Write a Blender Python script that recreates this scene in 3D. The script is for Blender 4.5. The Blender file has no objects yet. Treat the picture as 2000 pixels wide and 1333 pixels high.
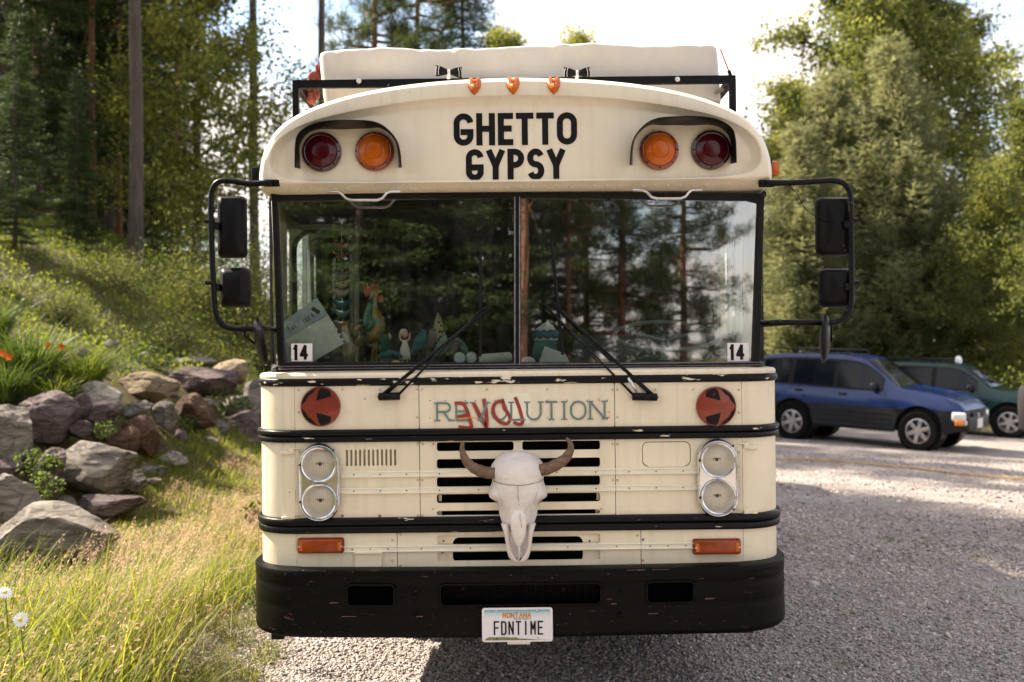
import bpy, bmesh, math, random
import numpy as np
from mathutils import Vector, Matrix, noise as mnoise
R = math.radians
random.seed(7)
rng = np.random.default_rng(11)
scene = bpy.context.scene
COL = scene.collection

# ------------------------------------------------------------------ camera, sky, sun, exposure
F = 1944.0            # focal length in photograph pixels (35 mm lens on a 36 mm sensor)
CAMZ = 1.80
cam = bpy.data.cameras.new('camera')
cam.lens = 35.0; cam.sensor_width = 36.0
cam.clip_start = 0.05; cam.clip_end = 3000
cam.dof.use_dof = True; cam.dof.focus_distance = 4.72; cam.dof.aperture_fstop = 2.2
cam.shift_y = 0.0018
camo = bpy.data.objects.new('camera', cam)
COL.objects.link(camo)
camo.location = (0, 0, CAMZ); camo.rotation_euler = (R(90), 0, 0)
scene.camera = camo

SUN_EL = R(43)
SUN_H = Vector((-0.90, 0.44, 0)).normalized()          # horizontal direction towards the sun
SUN_DIR = Vector((SUN_H.x * math.cos(SUN_EL), SUN_H.y * math.cos(SUN_EL), math.sin(SUN_EL)))
world = bpy.data.worlds.new('World'); scene.world = world
world.use_nodes = True
wn = world.node_tree; wn.nodes.clear()
def N(tree, typ, **kw):
    n = tree.nodes.new(typ)
    for k, v in kw.items(): setattr(n, k, v)
    return n
w_out = N(wn, 'ShaderNodeOutputWorld'); w_bg = N(wn, 'ShaderNodeBackground')
sky = N(wn, 'ShaderNodeTexSky'); sky.sky_type = 'NISHITA'; sky.sun_disc = False
sky.sun_elevation = SUN_EL; sky.sun_rotation = math.atan2(SUN_H.x, SUN_H.y)
sky.altitude = 900; sky.air_density = 1.2; sky.dust_density = 3.5; sky.ozone_density = 1.0
w_tc = N(wn, 'ShaderNodeTexCoord'); w_map = N(wn, 'ShaderNodeMapping')
w_map.inputs['Scale'].default_value = (1.0, 1.0, 2.4)
w_map.inputs['Location'].default_value = (0.35, 0.2, 0.1)
w_no = N(wn, 'ShaderNodeTexNoise'); w_no.inputs['Scale'].default_value = 2.6
w_no.inputs['Detail'].default_value = 7; w_no.inputs['Roughness'].default_value = 0.55
w_rm = N(wn, 'ShaderNodeValToRGB')
w_rm.color_ramp.elements[0].position = 0.40; w_rm.color_ramp.elements[1].position = 0.56
w_mx = N(wn, 'ShaderNodeMix', data_type='RGBA')
w_mx.inputs[7].default_value = (4.5, 4.12, 3.8, 1)
L = wn.links.new
L(w_tc.outputs['Generated'], w_map.inputs['Vector']); L(w_map.outputs['Vector'], w_no.inputs['Vector'])
L(w_no.outputs['Fac'], w_rm.inputs['Fac']); L(w_rm.outputs['Color'], w_mx.inputs[0])
L(sky.outputs['Color'], w_mx.inputs[6]); L(w_mx.outputs[2], w_bg.inputs['Color'])
w_bg.inputs['Strength'].default_value = 0.10
L(w_bg.outputs['Background'], w_out.inputs['Surface'])

sun = bpy.data.lights.new('sun', 'SUN'); sun.energy = 4.6; sun.angle = R(0.55); sun.color = (1.0, 0.88, 0.70)
suno = bpy.data.objects.new('sun', sun); COL.objects.link(suno)
suno.rotation_euler = (-SUN_DIR).to_track_quat('-Z', 'Y').to_euler()
suno.location = (-20, 20, 25)

scene.view_settings.view_transform = 'Standard'
try: scene.view_settings.look = 'None'
except Exception: pass
scene.view_settings.gamma = 1.0
scene.view_settings.exposure = 1.85
scene.view_settings.use_curve_mapping = False
scene.cycles.use_denoising = True
scene.cycles.use_adaptive_sampling = True; scene.cycles.adaptive_threshold = 0.025
scene.cycles.max_bounces = 8
scene.cycles.transparent_max_bounces = 12
scene.cycles.diffuse_bounces = 4
scene.cycles.glossy_bounces = 4
scene.cycles.caustics_reflective = False
scene.cycles.caustics_refractive = False
scene.cycles.sample_clamp_indirect = 6.0

# ------------------------------------------------------------------ materials
MATS = {}
def mat(name, col, rough=0.5, metal=0.0, var=0.0, vs=6.0, bump=0.0, bs=40.0, spec=0.5, coat=0.0,
        chip=None, chip_s=30.0, chip_t=0.66, stretch=(1, 1, 1), speck=None, speck_s=120.0, speck_t=0.72, sheen=0.0, trans=0.0, streak=None, streak_a=0.2, dents=0.0):
    """Principled with noise-driven colour variation, worn chips, specks and fine relief."""
    m = bpy.data.materials.new(name); m.use_nodes = True
    t = m.node_tree; b = t.nodes['Principled BSDF']; k = t.links.new
    b.inputs['Roughness'].default_value = rough; b.inputs['Metallic'].default_value = metal
    b.inputs['Specular IOR Level'].default_value = spec
    b.inputs['Coat Weight'].default_value = coat
    b.inputs['Sheen Weight'].default_value = sheen
    tc = N(t, 'ShaderNodeTexCoord'); mp = N(t, 'ShaderNodeMapping')
    mp.inputs['Scale'].default_value = stretch
    k(tc.outputs['Object'], mp.inputs['Vector']); V = mp.outputs['Vector']
    c = (col[0], col[1], col[2], 1)
    cur = None
    def rgb(cc):
        n = N(t, 'ShaderNodeRGB'); n.outputs[0].default_value = (*cc[:3], 1); return n.outputs[0]
    if var > 0:
        no = N(t, 'ShaderNodeTexNoise'); no.inputs['Scale'].default_value = vs; no.inputs['Detail'].default_value = 6
        no.inputs['Roughness'].default_value = 0.65
        k(V, no.inputs['Vector'])
        rp = N(t, 'ShaderNodeValToRGB')
        rp.color_ramp.elements[0].position = 0.3; rp.color_ramp.elements[1].position = 0.72
        rp.color_ramp.elements[0].color = tuple(min(1, x * (1 - var)) for x in col) + (1,)
        rp.color_ramp.elements[1].color = tuple(min(1, x * (1 + var)) for x in col) + (1,)
        k(no.outputs['Fac'], rp.inputs['Fac']); cur = rp.outputs['Color']
    else:
        cur = rgb(c)
    def over(cur, cc, s, th, soft=0.03, detail=4):
        no = N(t, 'ShaderNodeTexNoise'); no.inputs['Scale'].default_value = s; no.inputs['Detail'].default_value = detail
        k(V, no.inputs['Vector'])
        rp = N(t, 'ShaderNodeValToRGB'); rp.color_ramp.elements[0].position = th; rp.color_ramp.elements[1].position = th + soft
        k(no.outputs['Fac'], rp.inputs['Fac'])
        mx = N(t, 'ShaderNodeMix', data_type='RGBA'); k(rp.outputs['Color'], mx.inputs[0])
        k(cur, mx.inputs[6]); mx.inputs[7].default_value = (*cc, 1)
        return mx.outputs[2]
    if streak:                                   # rain-washed grime running down the sheet metal
        mp2 = N(t, 'ShaderNodeMapping'); mp2.inputs['Scale'].default_value = (22, 22, 1.3); k(tc.outputs['Object'], mp2.inputs['Vector'])
        ns = N(t, 'ShaderNodeTexNoise'); ns.inputs['Scale'].default_value = 1.0; ns.inputs['Detail'].default_value = 5; k(mp2.outputs['Vector'], ns.inputs['Vector'])
        ms = N(t, 'ShaderNodeMapRange'); ms.inputs[1].default_value = 0.5; ms.inputs[2].default_value = 0.78; ms.inputs[4].default_value = streak_a; k(ns.outputs['Fac'], ms.inputs[0])
        sx_ = N(t, 'ShaderNodeMix', data_type='RGBA'); k(ms.outputs[0], sx_.inputs[0]); k(cur, sx_.inputs[6]); sx_.inputs[7].default_value = (*streak, 1); cur = sx_.outputs[2]
    if chip: cur = over(cur, chip, chip_s, chip_t)
    if speck: cur = over(cur, speck, speck_s, speck_t, 0.02, 2)
    k(cur, b.inputs['Base Color'])
    if trans: b.inputs['Transmission Weight'].default_value = trans
    if bump > 0:
        no = N(t, 'ShaderNodeTexNoise'); no.inputs['Scale'].default_value = bs; no.inputs['Detail'].default_value = 5
        k(V, no.inputs['Vector'])
        bp = N(t, 'ShaderNodeBump'); bp.inputs['Strength'].default_value = bump; bp.inputs['Distance'].default_value = 0.02
        k(no.outputs['Fac'], bp.inputs['Height']); k(bp.outputs['Normal'], b.inputs['Normal'])
        if dents:                                # long shallow waves of old sheet metal
            n3 = N(t, 'ShaderNodeTexNoise'); n3.inputs['Scale'].default_value = 5.0; n3.inputs['Detail'].default_value = 2; k(V, n3.inputs['Vector'])
            b3 = N(t, 'ShaderNodeBump'); b3.inputs['Strength'].default_value = dents; b3.inputs['Distance'].default_value = 0.05
            k(n3.outputs['Fac'], b3.inputs['Height']); k(b3.outputs['Normal'], bp.inputs['Normal'])
    MATS[name] = m
    return m

def glass_mat(name, tint=(1, 1, 1), refl=0.12, rough=0.0, fres=True, dirt=0.0):
    """Thin window pane: clear transmission with a mirror reflection on top, and a little dust."""
    m = bpy.data.materials.new(name); m.use_nodes = True
    t = m.node_tree; t.nodes.clear(); k = t.links.new
    o = N(t, 'ShaderNodeOutputMaterial'); mx = N(t, 'ShaderNodeMixShader')
    tr = N(t, 'ShaderNodeBsdfTransparent'); tr.inputs['Color'].default_value = (*tint, 1)
    gl = N(t, 'ShaderNodeBsdfGlossy'); gl.inputs['Roughness'].default_value = rough
    gl.inputs['Color'].default_value = (1, 1, 1, 1)
    fr = N(t, 'ShaderNodeFresnel'); fr.inputs['IOR'].default_value = 1.5
    ma = N(t, 'ShaderNodeMath', operation='ADD'); ma.inputs[1].default_value = refl
    ma.use_clamp = True
    k(fr.outputs['Fac'], ma.inputs[0]); k(ma.outputs[0], mx.inputs['Fac'])
    k(tr.outputs['BSDF'], mx.inputs[1]); k(gl.outputs['BSDF'], mx.inputs[2])
    last = mx.outputs[0]
    if dirt > 0:
        tc = N(t, 'ShaderNodeTexCoord'); no = N(t, 'ShaderNodeTexNoise'); no.inputs['Scale'].default_value = 5
        no.inputs['Detail'].default_value = 8; no.inputs['Roughness'].default_value = 0.7
        k(tc.outputs['Object'], no.inputs['Vector'])
        mr = N(t, 'ShaderNodeMapRange'); mr.inputs[1].default_value = 0.45; mr.inputs[2].default_value = 0.8
        mr.inputs[3].default_value = 0.0; mr.inputs[4].default_value = dirt
        k(no.outputs['Fac'], mr.inputs[0])
        no2 = N(t, 'ShaderNodeTexNoise'); no2.inputs['Scale'].default_value = 45; no2.inputs['Detail'].default_value = 2
        k(tc.outputs['Object'], no2.inputs['Vector'])
        rp = N(t, 'ShaderNodeValToRGB'); rp.color_ramp.elements[0].position = 0.74; rp.color_ramp.elements[1].position = 0.78
        k(no2.outputs['Fac'], rp.inputs['Fac'])
        ad = N(t, 'ShaderNodeMath', operation='MULTIPLY_ADD'); ad.inputs[1].default_value = 0.12
        k(rp.outputs['Color'], ad.inputs[0]); k(mr.outputs[0], ad.inputs[2])
        df = N(t, 'ShaderNodeBsdfDiffuse'); df.inputs['Color'].default_value = (0.5, 0.48, 0.44, 1)
        m2 = N(t, 'ShaderNodeMixShader'); k(ad.outputs[0], m2.inputs['Fac'])
        k(last, m2.inputs[1]); k(df.outputs['BSDF'], m2.inputs[2]); last = m2.outputs[0]
    k(last, o.inputs['Surface'])
    MATS[name] = m
    return m

def leaf_mat(name, c1, c2, trans=0.45, scale=0.6, rough=0.55, c3=None):
    """Foliage: colour differs from leaf to leaf (per-face attribute) and from clump to clump; light passes through."""
    m = bpy.data.materials.new(name); m.use_nodes = True
    t = m.node_tree; t.nodes.clear(); k = t.links.new
    o = N(t, 'ShaderNodeOutputMaterial'); mx = N(t, 'ShaderNodeMixShader')
    at = N(t, 'ShaderNodeAttribute'); at.attribute_name = 'tone'
    tc = N(t, 'ShaderNodeTexCoord'); no = N(t, 'ShaderNodeTexNoise'); no.inputs['Scale'].default_value = scale
    no.inputs['Detail'].default_value = 3
    k(tc.outputs['Object'], no.inputs['Vector'])
    ad = N(t, 'ShaderNodeMath', operation='MULTIPLY_ADD'); ad.inputs[1].default_value = 0.5
    k(at.outputs['Fac'], ad.inputs[0])
    sc = N(t, 'ShaderNodeMath', operation='MULTIPLY'); sc.inputs[1].default_value = 0.5
    k(no.outputs['Fac'], sc.inputs[0]); k(sc.outputs[0], ad.inputs[2])
    rp = N(t, 'ShaderNodeValToRGB')
    rp.color_ramp.elements[0].position = 0.25; rp.color_ramp.elements[1].position = 0.75
    rp.color_ramp.elements[0].color = (*c1, 1); rp.color_ramp.elements[1].color = (*c2, 1)
    if c3:
        e = rp.color_ramp.elements.new(0.93); e.color = (*c3, 1)
    k(ad.outputs[0], rp.inputs['Fac'])
    df = N(t, 'ShaderNodeBsdfPrincipled'); df.inputs['Roughness'].default_value = rough
    df.inputs['Specular IOR Level'].default_value = 0.25
    k(rp.outputs['Color'], df.inputs['Base Color'])
    tl = N(t, 'ShaderNodeBsdfTranslucent')
    br = N(t, 'ShaderNodeHueSaturation'); br.inputs['Value'].default_value = 1.7; br.inputs['Saturation'].default_value = 1.1
    br.inputs['Hue'].default_value = 0.485
    k(rp.outputs['Color'], br.inputs['Color']); k(br.outputs['Color'], tl.inputs['Color'])
    mx.inputs['Fac'].default_value = trans
    k(df.outputs['BSDF'], mx.inputs[1]); k(tl.outputs['BSDF'], mx.inputs[2]); k(mx.outputs[0], o.inputs['Surface'])
    MATS[name] = m
    return m

# ------------------------------------------------------------------ object helpers
def new_obj(name, me, m=None, parent=None):
    o = bpy.data.objects.new(name, me); COL.objects.link(o)
    if m is not None and me is not None:
        for mm in (m if isinstance(m, (list, tuple)) else [m]):
            me.materials.append(MATS[mm] if isinstance(mm, str) else mm)
    if parent is not None: o.parent = parent
    return o
def tag(o, label, cat, group=None):
    o['label'] = label; o['category'] = cat
    if group: o['group'] = group
    return o
def empty(name, loc=(0, 0, 0), rot=(0, 0, 0)):
    o = bpy.data.objects.new(name, None); COL.objects.link(o); o.location = loc; o.rotation_euler = rot
    o.empty_display_size = 0.1
    return o
def struct(o): o['kind'] = 'structure'; return o
def stuff(o): o['kind'] = 'stuff'; return o

class MB:
    """Collects simple shapes into one mesh."""
    def __init__(s): s.v = []; s.f = []; s.mi = []; s.cur = 0
    def add(s, vs, fs):
        b = len(s.v); s.v += [tuple(p) for p in vs]; s.f += [tuple(b + i for i in f) for f in fs]; s.mi += [s.cur] * len(fs)
        return s
    def box(s, c, d, rot=None, bev=0.0):
        hx, hy, hz = d[0] / 2, d[1] / 2, d[2] / 2
        if bev > 0:
            bm = bmesh.new(); bmesh.ops.create_cube(bm, size=1.0)
            for v in bm.verts: v.co = Vector((v.co.x * d[0], v.co.y * d[1], v.co.z * d[2]))
            bmesh.ops.bevel(bm, geom=list(bm.edges), offset=bev, segments=2, affect='EDGES', profile=0.5)
            bm.verts.index_update()
            vs = [v.co.copy() for v in bm.verts]; fs = [[v.index for v in f.verts] for f in bm.faces]; bm.free()
        else:
            vs = [Vector((x, y, z)) for x in (-hx, hx) for y in (-hy, hy) for z in (-hz, hz)]
            fs = [(0, 1, 3, 2), (4, 6, 7, 5), (0, 4, 5, 1), (2, 3, 7, 6), (0, 2, 6, 4), (1, 5, 7, 3)]
        M = rot if rot is not None else Matrix.Identity(3)
        return s.add([M @ Vector(p) + Vector(c) for p in vs], fs)
    def quad(s, a, b, c, d): return s.add([a, b, c, d], [(0, 1, 2, 3)])
    def loft(s, rings, cap=True, closed=True):
        """rings: list of equal-length point lists."""
        n = len(rings[0]); vs = [p for r in rings for p in r]; fs = []
        m = n if closed else n - 1
        for i in range(len(rings) - 1):
            for j in range(m):
                fs.append((i * n + j, i * n + (j + 1) % n, (i + 1) * n + (j + 1) % n, (i + 1) * n + j))
        if cap and closed:
            fs.append(tuple(range(n - 1, -1, -1))); fs.append(tuple((len(rings) - 1) * n + j for j in range(n)))
        return s.add(vs, fs)
    def tube(s, pts, r, n=8, flat=1.0, up=None, cap=True):
        pts = [Vector(p) for p in pts]; k = len(pts)
        rs = r if isinstance(r, (list, tuple)) else [r] * k
        rings = []; prev = None
        for i, p in enumerate(pts):
            t = (pts[min(i + 1, k - 1)] - pts[max(i - 1, 0)])
            if t.length < 1e-9: t = Vector((0, 0, 1))
            t.normalize()
            if prev is None:
                u = Vector(up) if up else (Vector((0, 0, 1)) if abs(t.z) < 0.9 else Vector((0, 1, 0)))
            else: u = prev
            a = u - t * u.dot(t)
            if a.length < 1e-6: a = t.orthogonal()
            a.normalize(); b = t.cross(a); prev = a
            rr = rs[i]; ra, rb = (rr if isinstance(rr, (list, tuple)) else (rr, rr * flat))
            rings.append([p + a * (ra * math.cos(2 * math.pi * j / n)) + b * (rb * math.sin(2 * math.pi * j / n)) for j in range(n)])
        return s.loft(rings, cap)
    def lathe(s, prof, c, axis='y', n=24, sx=1.0):
        """prof: (radius, height along axis)."""
        rings = []
        for r, h in prof:
            ring = []
            for j in range(n):
                a = 2 * math.pi * j / n; u, w = r * math.cos(a) * sx, r * math.sin(a)
                q = {'y': (u, h, w), 'z': (u, w, h), 'x': (h, u, w)}[axis]
                ring.append((c[0] + q[0], c[1] + q[1], c[2] + q[2]))
            rings.append(ring)
        return s.loft(rings, True)
    def ball(s, c, r, n=10, m=6):
        rr = r if isinstance(r, (list, tuple)) else (r, r, r)
        rings = []
        for i in range(m + 1):
            a = math.pi * (i / m) ; q = max(0.02, math.sin(a))
            rings.append([(c[0] + rr[0] * q * math.cos(2 * math.pi * j / n), c[1] + rr[1] * q * math.sin(2 * math.pi * j / n),
                           c[2] - rr[2] * math.cos(a)) for j in range(n)])
        return s.loft(rings)
    def prism(s, poly, y0, y1):
        """Outline in x,z pushed from y0 to y1."""
        n = len(poly)
        vs = [(x, y0, z) for x, z in poly] + [(x, y1, z) for x, z in poly]
        fs = [tuple(range(n)), tuple(range(2 * n - 1, n - 1, -1))] + [(j, j + n, (j + 1) % n + n, (j + 1) % n) for j in range(n)]
        return s.add(vs, fs)
    def build(s, name, m, parent=None, smooth=False, angle=None):
        me = bpy.data.meshes.new(name); me.from_pydata(s.v, [], s.f); me.validate()
        bm = bmesh.new(); bm.from_mesh(me); bmesh.ops.recalc_face_normals(bm, faces=bm.faces); bm.to_mesh(me); bm.free()
        if len(s.mi) == len(me.polygons): me.polygons.foreach_set('material_index', s.mi)
        if smooth:
            me.polygons.foreach_set('use_smooth', [True] * len(me.polygons))
            if angle is not None: me.set_sharp_from_angle(angle=R(angle))
        o = new_obj(name, me, m, parent)
        return o

def fill_mesh(name, outer, holes, thick, d, plane='xz', bevel=0.0):
    """Flat plate with holes: outline and holes in 2-D, filled as a 2-D curve, thickened; front face at depth d."""
    cu = bpy.data.curves.new(name, 'CURVE'); cu.dimensions = '2D'; cu.fill_mode = 'BOTH'
    cu.extrude = thick / 2 - bevel; cu.bevel_depth = bevel; cu.bevel_resolution = 0
    if bevel: cu.offset = -bevel
    for poly in [outer] + list(holes):
        sp = cu.splines.new('POLY'); sp.points.add(len(poly) - 1)
        for p, (a, b) in zip(sp.points, poly): p.co = (a, b, 0, 1)
        sp.use_cyclic_u = True
    ob = bpy.data.objects.new(name + '_c', cu)
    me = bpy.data.meshes.new_from_object(ob)
    bpy.data.objects.remove(ob); bpy.data.curves.remove(cu)
    n = len(me.vertices); co = np.empty(n * 3); me.vertices.foreach_get('co', co); co = co.reshape(-1, 3)
    out = np.empty_like(co)
    if plane == 'xz': out[:, 0] = co[:, 0]; out[:, 2] = co[:, 1]; out[:, 1] = d + thick / 2 - co[:, 2]
    elif plane == 'yz': out[:, 1] = co[:, 0]; out[:, 2] = co[:, 1]; out[:, 0] = d + co[:, 2]
    me.vertices.foreach_set('co', out.reshape(-1)); me.update(); me.name = name
    bm = bmesh.new(); bm.from_mesh(me); bmesh.ops.recalc_face_normals(bm, faces=bm.faces); bm.to_mesh(me); bm.free()
    return me
def rrect(x0, z0, x1, z1, r, n=5):
    x0, x1 = min(x0, x1), max(x0, x1); z0, z1 = min(z0, z1), max(z0, z1)
    p = []
    for cx, cz, a0 in ((x1 - r, z1 - r, 0), (x0 + r, z1 - r, 90), (x0 + r, z0 + r, 180), (x1 - r, z0 + r, 270)):
        for i in range(n + 1):
            a = R(a0 + 90 * i / n); p.append((cx + r * math.cos(a), cz + r * math.sin(a)))
    return p
def circ(cx, cz, r, n=28): return [(cx + r * math.cos(2 * math.pi * i / n), cz + r * math.sin(2 * math.pi * i / n)) for i in range(n)]

# ------------------------------------------------------------------ stroke lettering
def arc(cx, cy, rx, ry, a0, a1, n=10):
    return [(cx + rx * math.cos(R(a0 + (a1 - a0) * i / n)), cy + ry * math.sin(R(a0 + (a1 - a0) * i / n))) for i in range(n + 1)]
def glyph(ch, w, h):
    r = min(w / 2, h / 2)
    up = {
     'O': [arc(w/2, h-r, r, r, 0, 180) + arc(w/2, r, r, r, 180, 360) + [(w, h-r)]],
     'G': [arc(w/2, h-r, r, r, 5, 180) + arc(w/2, r, r, r, 180, 360) + [(w, h*.40)], [(w, h*.40), (w*.50, h*.40)]],
     'H': [[(0, 0), (0, h)], [(w, 0), (w, h)], [(0, h*.52), (w, h*.52)]],
     'E': [[(0, 0), (0, h)], [(0, h), (w, h)], [(0, h*.52), (w*.85, h*.52)], [(0, 0), (w, 0)]],
     'F': [[(0, 0), (0, h)], [(0, h), (w, h)], [(0, h*.52), (w*.8, h*.52)]],
     'T': [[(0, h), (w, h)], [(w/2, h), (w/2, 0)]],
     'I': [[(w/2, h), (w/2, 0)]],
     'Y': [[(0, h), (w/2, h*.45)], [(w, h), (w/2, h*.45)], [(w/2, h*.45), (w/2, 0)]],
     'P': [[(0, 0), (0, h)], [(0, h), (w-h*.26, h)] + arc(w-h*.26, h*.74, h*.26, h*.26, 90, -90) + [(0, h*.48)]],
     'R': [[(0, 0), (0, h)], [(0, h), (w*.9-h*.25, h)] + arc(w*.9-h*.25, h*.75, h*.25, h*.25, 90, -90) + [(0, h*.5)], [(w*.45, h*.5), (w*.8, h*.06), (w, 0)]],
     'S': [arc(w/2, h*.75, w/2, h*.25, 20, 270, 14) + arc(w/2, h*.25, w/2, h*.25, 90, -160, 14)[1:]],
     'N': [[(0, 0), (0, h)], [(0, h), (w, 0)], [(w, 0), (w, h)]],
     'M': [[(0, 0), (0, h)], [(0, h), (w/2, h*.4)], [(w/2, h*.4), (w, h)], [(w, h), (w, 0)]],
     'D': [[(0, 0), (0, h)], [(0, h), (w*.45, h)] + arc(w*.45, h-w*.55, w*.55, w*.55, 90, 0) + arc(w*.45, w*.55, w*.55, w*.55, 0, -90) + [(0, 0)]],
     'V': [[(0, h), (w/2, 0)], [(w/2, 0), (w, h)]],
     'A': [[(0, 0), (w/2, h)], [(w/2, h), (w, 0)], [(w*.2, h*.36), (w*.8, h*.36)]],
     'L': [[(0, h), (0, 0)], [(0, 0), (w, 0)]],
     'U': [[(0, h), (0, r)] + arc(w/2, r, r, r, 180, 360) + [(w, h)]],
     'B': [[(0, 0), (0, h)], [(0, h), (w*.6, h)] + arc(w*.6, h*.76, w*.35, h*.24, 90, -90) + [(0, h*.52)], [(w*.6, h*.52)] + arc(w*.6, h*.26, w*.4, h*.26, 90, -90) + [(0, 0)]],
     'C': [arc(w/2, h-r, r, r, 30, 180) + arc(w/2, r, r, r, 180, 330)],
     'K': [[(0, 0), (0, h)], [(w, h), (0, h*.4)], [(w*.35, h*.6), (w, 0)]],
     '1': [[(w*.05, h*.82), (w*.55, h)], [(w*.55, h*1.0), (w*.55, 0)]],
     '4': [[(w*.72, 0), (w*.72, h)], [(w*.72, h), (0, h*.3)], [(0, h*.28), (w, h*.28)]],
     ',': [[(w*.3, h*.08), (w*.2, -h*.12)]], '.': [[(w*.3, 0), (w*.3, h*.06)]],
     'o': [arc(w/2, h*.3, w/2, h*.3, 0, 360, 14)],
     'u': [[(0, h*.6), (0, h*.2)] + arc(w/2, h*.2, w/2, h*.2, 180, 360) + [(w, h*.6)], [(w, h*.6), (w, 0)]],
     'r': [[(w*.2, 0), (w*.2, h*.6)], [(w*.2, h*.4)] + arc(w*.6, h*.4, w*.4, h*.2, 180, 60, 6)],
     'e': [[(0, h*.3), (w, h*.3)] + arc(w/2, h*.3, w/2, h*.3, 0, 320, 12)],
     's': [arc(w/2, h*.45, w*.45, h*.15, 20, 270, 8) + arc(w/2, h*.15, w*.45, h*.15, 90, -160, 8)[1:]],
     'f': [[(w*.4, 0), (w*.4, h*.8)] + arc(w*.7, h*.8, w*.3, h*.2, 180, 60, 5), [(w*.1, h*.58), (w*.8, h*.58)]],
     'i': [[(w/2, 0), (w/2, h*.6)], [(w/2, h*.8), (w/2, h*.88)]],
     'g': [arc(w/2, h*.3, w/2, h*.3, 0, 360, 12), [(w, h*.6), (w, -h*.1)] + arc(w/2, -h*.1, w/2, h*.15, 0, -150, 6)],
     'y': [[(0, h*.6), (w/2, 0)], [(w, h*.6), (w*.3, -h*.25)]],
     'k': [[(0, 0), (0, h)], [(w, h*.6), (0, h*.25)], [(w*.35, h*.4), (w, 0)]],
     'n': [[(0, 0), (0, h*.6)], [(0, h*.4)] + arc(w/2, h*.4, w/2, h*.2, 180, 0, 6) + [(w, 0)]],
     't': [[(w*.45, h*.9), (w*.45, h*.1), (w*.8, 0)], [(w*.1, h*.6), (w*.85, h*.6)]],
    }
    return up.get(ch, [])
def ribbon(mb, pts, wd, put, off):
    """Flat stroke of constant width along 2-D pts with mitred joins; put(x, y, off) gives the 3-D point."""
    p = [Vector((a, b)) for a, b in pts]
    q = [p[0]]
    for a in p[1:]:
        if (a - q[-1]).length > 1e-7: q.append(a)
    p = q; k = len(p); closed = (p[0] - p[-1]).length < 1e-6 and k > 3
    vs = []
    for i in range(k):
        if closed:
            d0 = (p[i] - p[i - 1 if i > 0 else k - 2]).normalized(); d1 = (p[(i + 1) if i < k - 1 else 1] - p[i]).normalized()
        else:
            d0 = (p[i] - p[i - 1]).normalized() if i > 0 else (p[1] - p[0]).normalized()
            d1 = (p[i + 1] - p[i]).normalized() if i < k - 1 else d0
        n0 = Vector((-d0.y, d0.x)); n1 = Vector((-d1.y, d1.x)); m = (n0 + n1)
        if m.length < 1e-6: m = n0
        m.normalize(); sc = wd / 2 / max(0.4, m.dot(n0))
        vs += [put(*(p[i] + m * sc), off), put(*(p[i] - m * sc), off)]
    mb.add(vs, [(2 * i, 2 * i + 1, 2 * i + 3, 2 * i + 2) for i in range(k - 1)])
def text_mb(mb, txt, w, h, gap, wd, put, serif=0.0, widths=None, ext=True):
    """Letters whose outer size is w x h, advance w+gap; strokes wd wide; starts at 0,0 of put's plane."""
    x = 0; c = 0
    for ch in txt:
        if ch == ' ': x += w * 0.6 + gap; continue
        lw = (widths or {}).get(ch, 1.0) * w
        for st in glyph(ch, lw - wd, h - wd):
            pts = [(a + wd / 2, b + wd / 2) for a, b in st]
            if ext and len(pts) == 2 and ch not in 'VAYNMK4':      # square ends reach the letter's outer edge
                d = Vector((pts[1][0] - pts[0][0], pts[1][1] - pts[0][1])).normalized() * (wd / 2)
                pts = [(pts[0][0] - d.x, pts[0][1] - d.y), (pts[1][0] + d.x, pts[1][1] + d.y)]
            elif ext and len(pts) == 2:
                d = Vector((pts[1][0] - pts[0][0], pts[1][1] - pts[0][1])).normalized() * (wd * 0.35)
                pts = [(pts[0][0] - d.x, pts[0][1] - d.y), (pts[1][0] + d.x, pts[1][1] + d.y)]
            pts = [(a + x, b) for a, b in pts]
            ribbon(mb, pts, wd, put, 0.00025 * (c % 6)); c += 1
            if serif > 0 and ch in 'RVLUTIN':
                for e in (st[0], st[-1]):
                    if e[1] < 1e-6 or e[1] > h - wd - 1e-6:
                        ex, ey = e[0] + wd / 2 + x, e[1] + wd / 2
                        if (ch == 'R' and e is st[-1] and len(st) > 4): continue
                        if ch == 'T' and e[1] > h / 2:
                            continue
                        ribbon(mb, [(ex - serif, ey), (ex + serif, ey)], wd * 0.7, put, 0.00025 * (c % 6)); c += 1
        x += lw + gap
    return x - gap
# ------------------------------------------------------------------ the bus
CREAM = (0.725, 0.63, 0.47)
mat('cream_paint', CREAM, 0.42, var=0.07, vs=2.2, streak=(0.42, 0.32, 0.19), streak_a=0.28, dents=0.12, chip=(0.26, 0.15, 0.09), chip_s=16, chip_t=0.755, bump=0.012, bs=300, speck=(0.30, 0.20, 0.11), speck_s=75, speck_t=0.745, coat=0.1)
mat('cream_cap', (0.75, 0.66, 0.515), 0.40, var=0.06, vs=1.8, streak=(0.48, 0.38, 0.25), streak_a=0.25, dents=0.10, bump=0.012, bs=260, speck=(0.34, 0.24, 0.14), speck_s=60, speck_t=0.755, coat=0.1)
mat('rivet_shade_grime', (0.50, 0.41, 0.28), 0.45)  # dirty cream; its darker tone also stands in for shade round each rivet
mat('black_strip', (0.0055, 0.005, 0.006), 0.36, spec=0.16, var=0.4, vs=14, chip=(0.62, 0.55, 0.44), chip_s=9, chip_t=0.685, stretch=(1, 2, 5), bump=0.05, bs=60)
mat('black_strip_worn', (0.0055, 0.005, 0.006), 0.38, spec=0.16, var=0.4, vs=14, chip=(0.62, 0.55, 0.44), chip_s=11, chip_t=0.60, stretch=(1, 2, 4), bump=0.05, bs=60)
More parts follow.
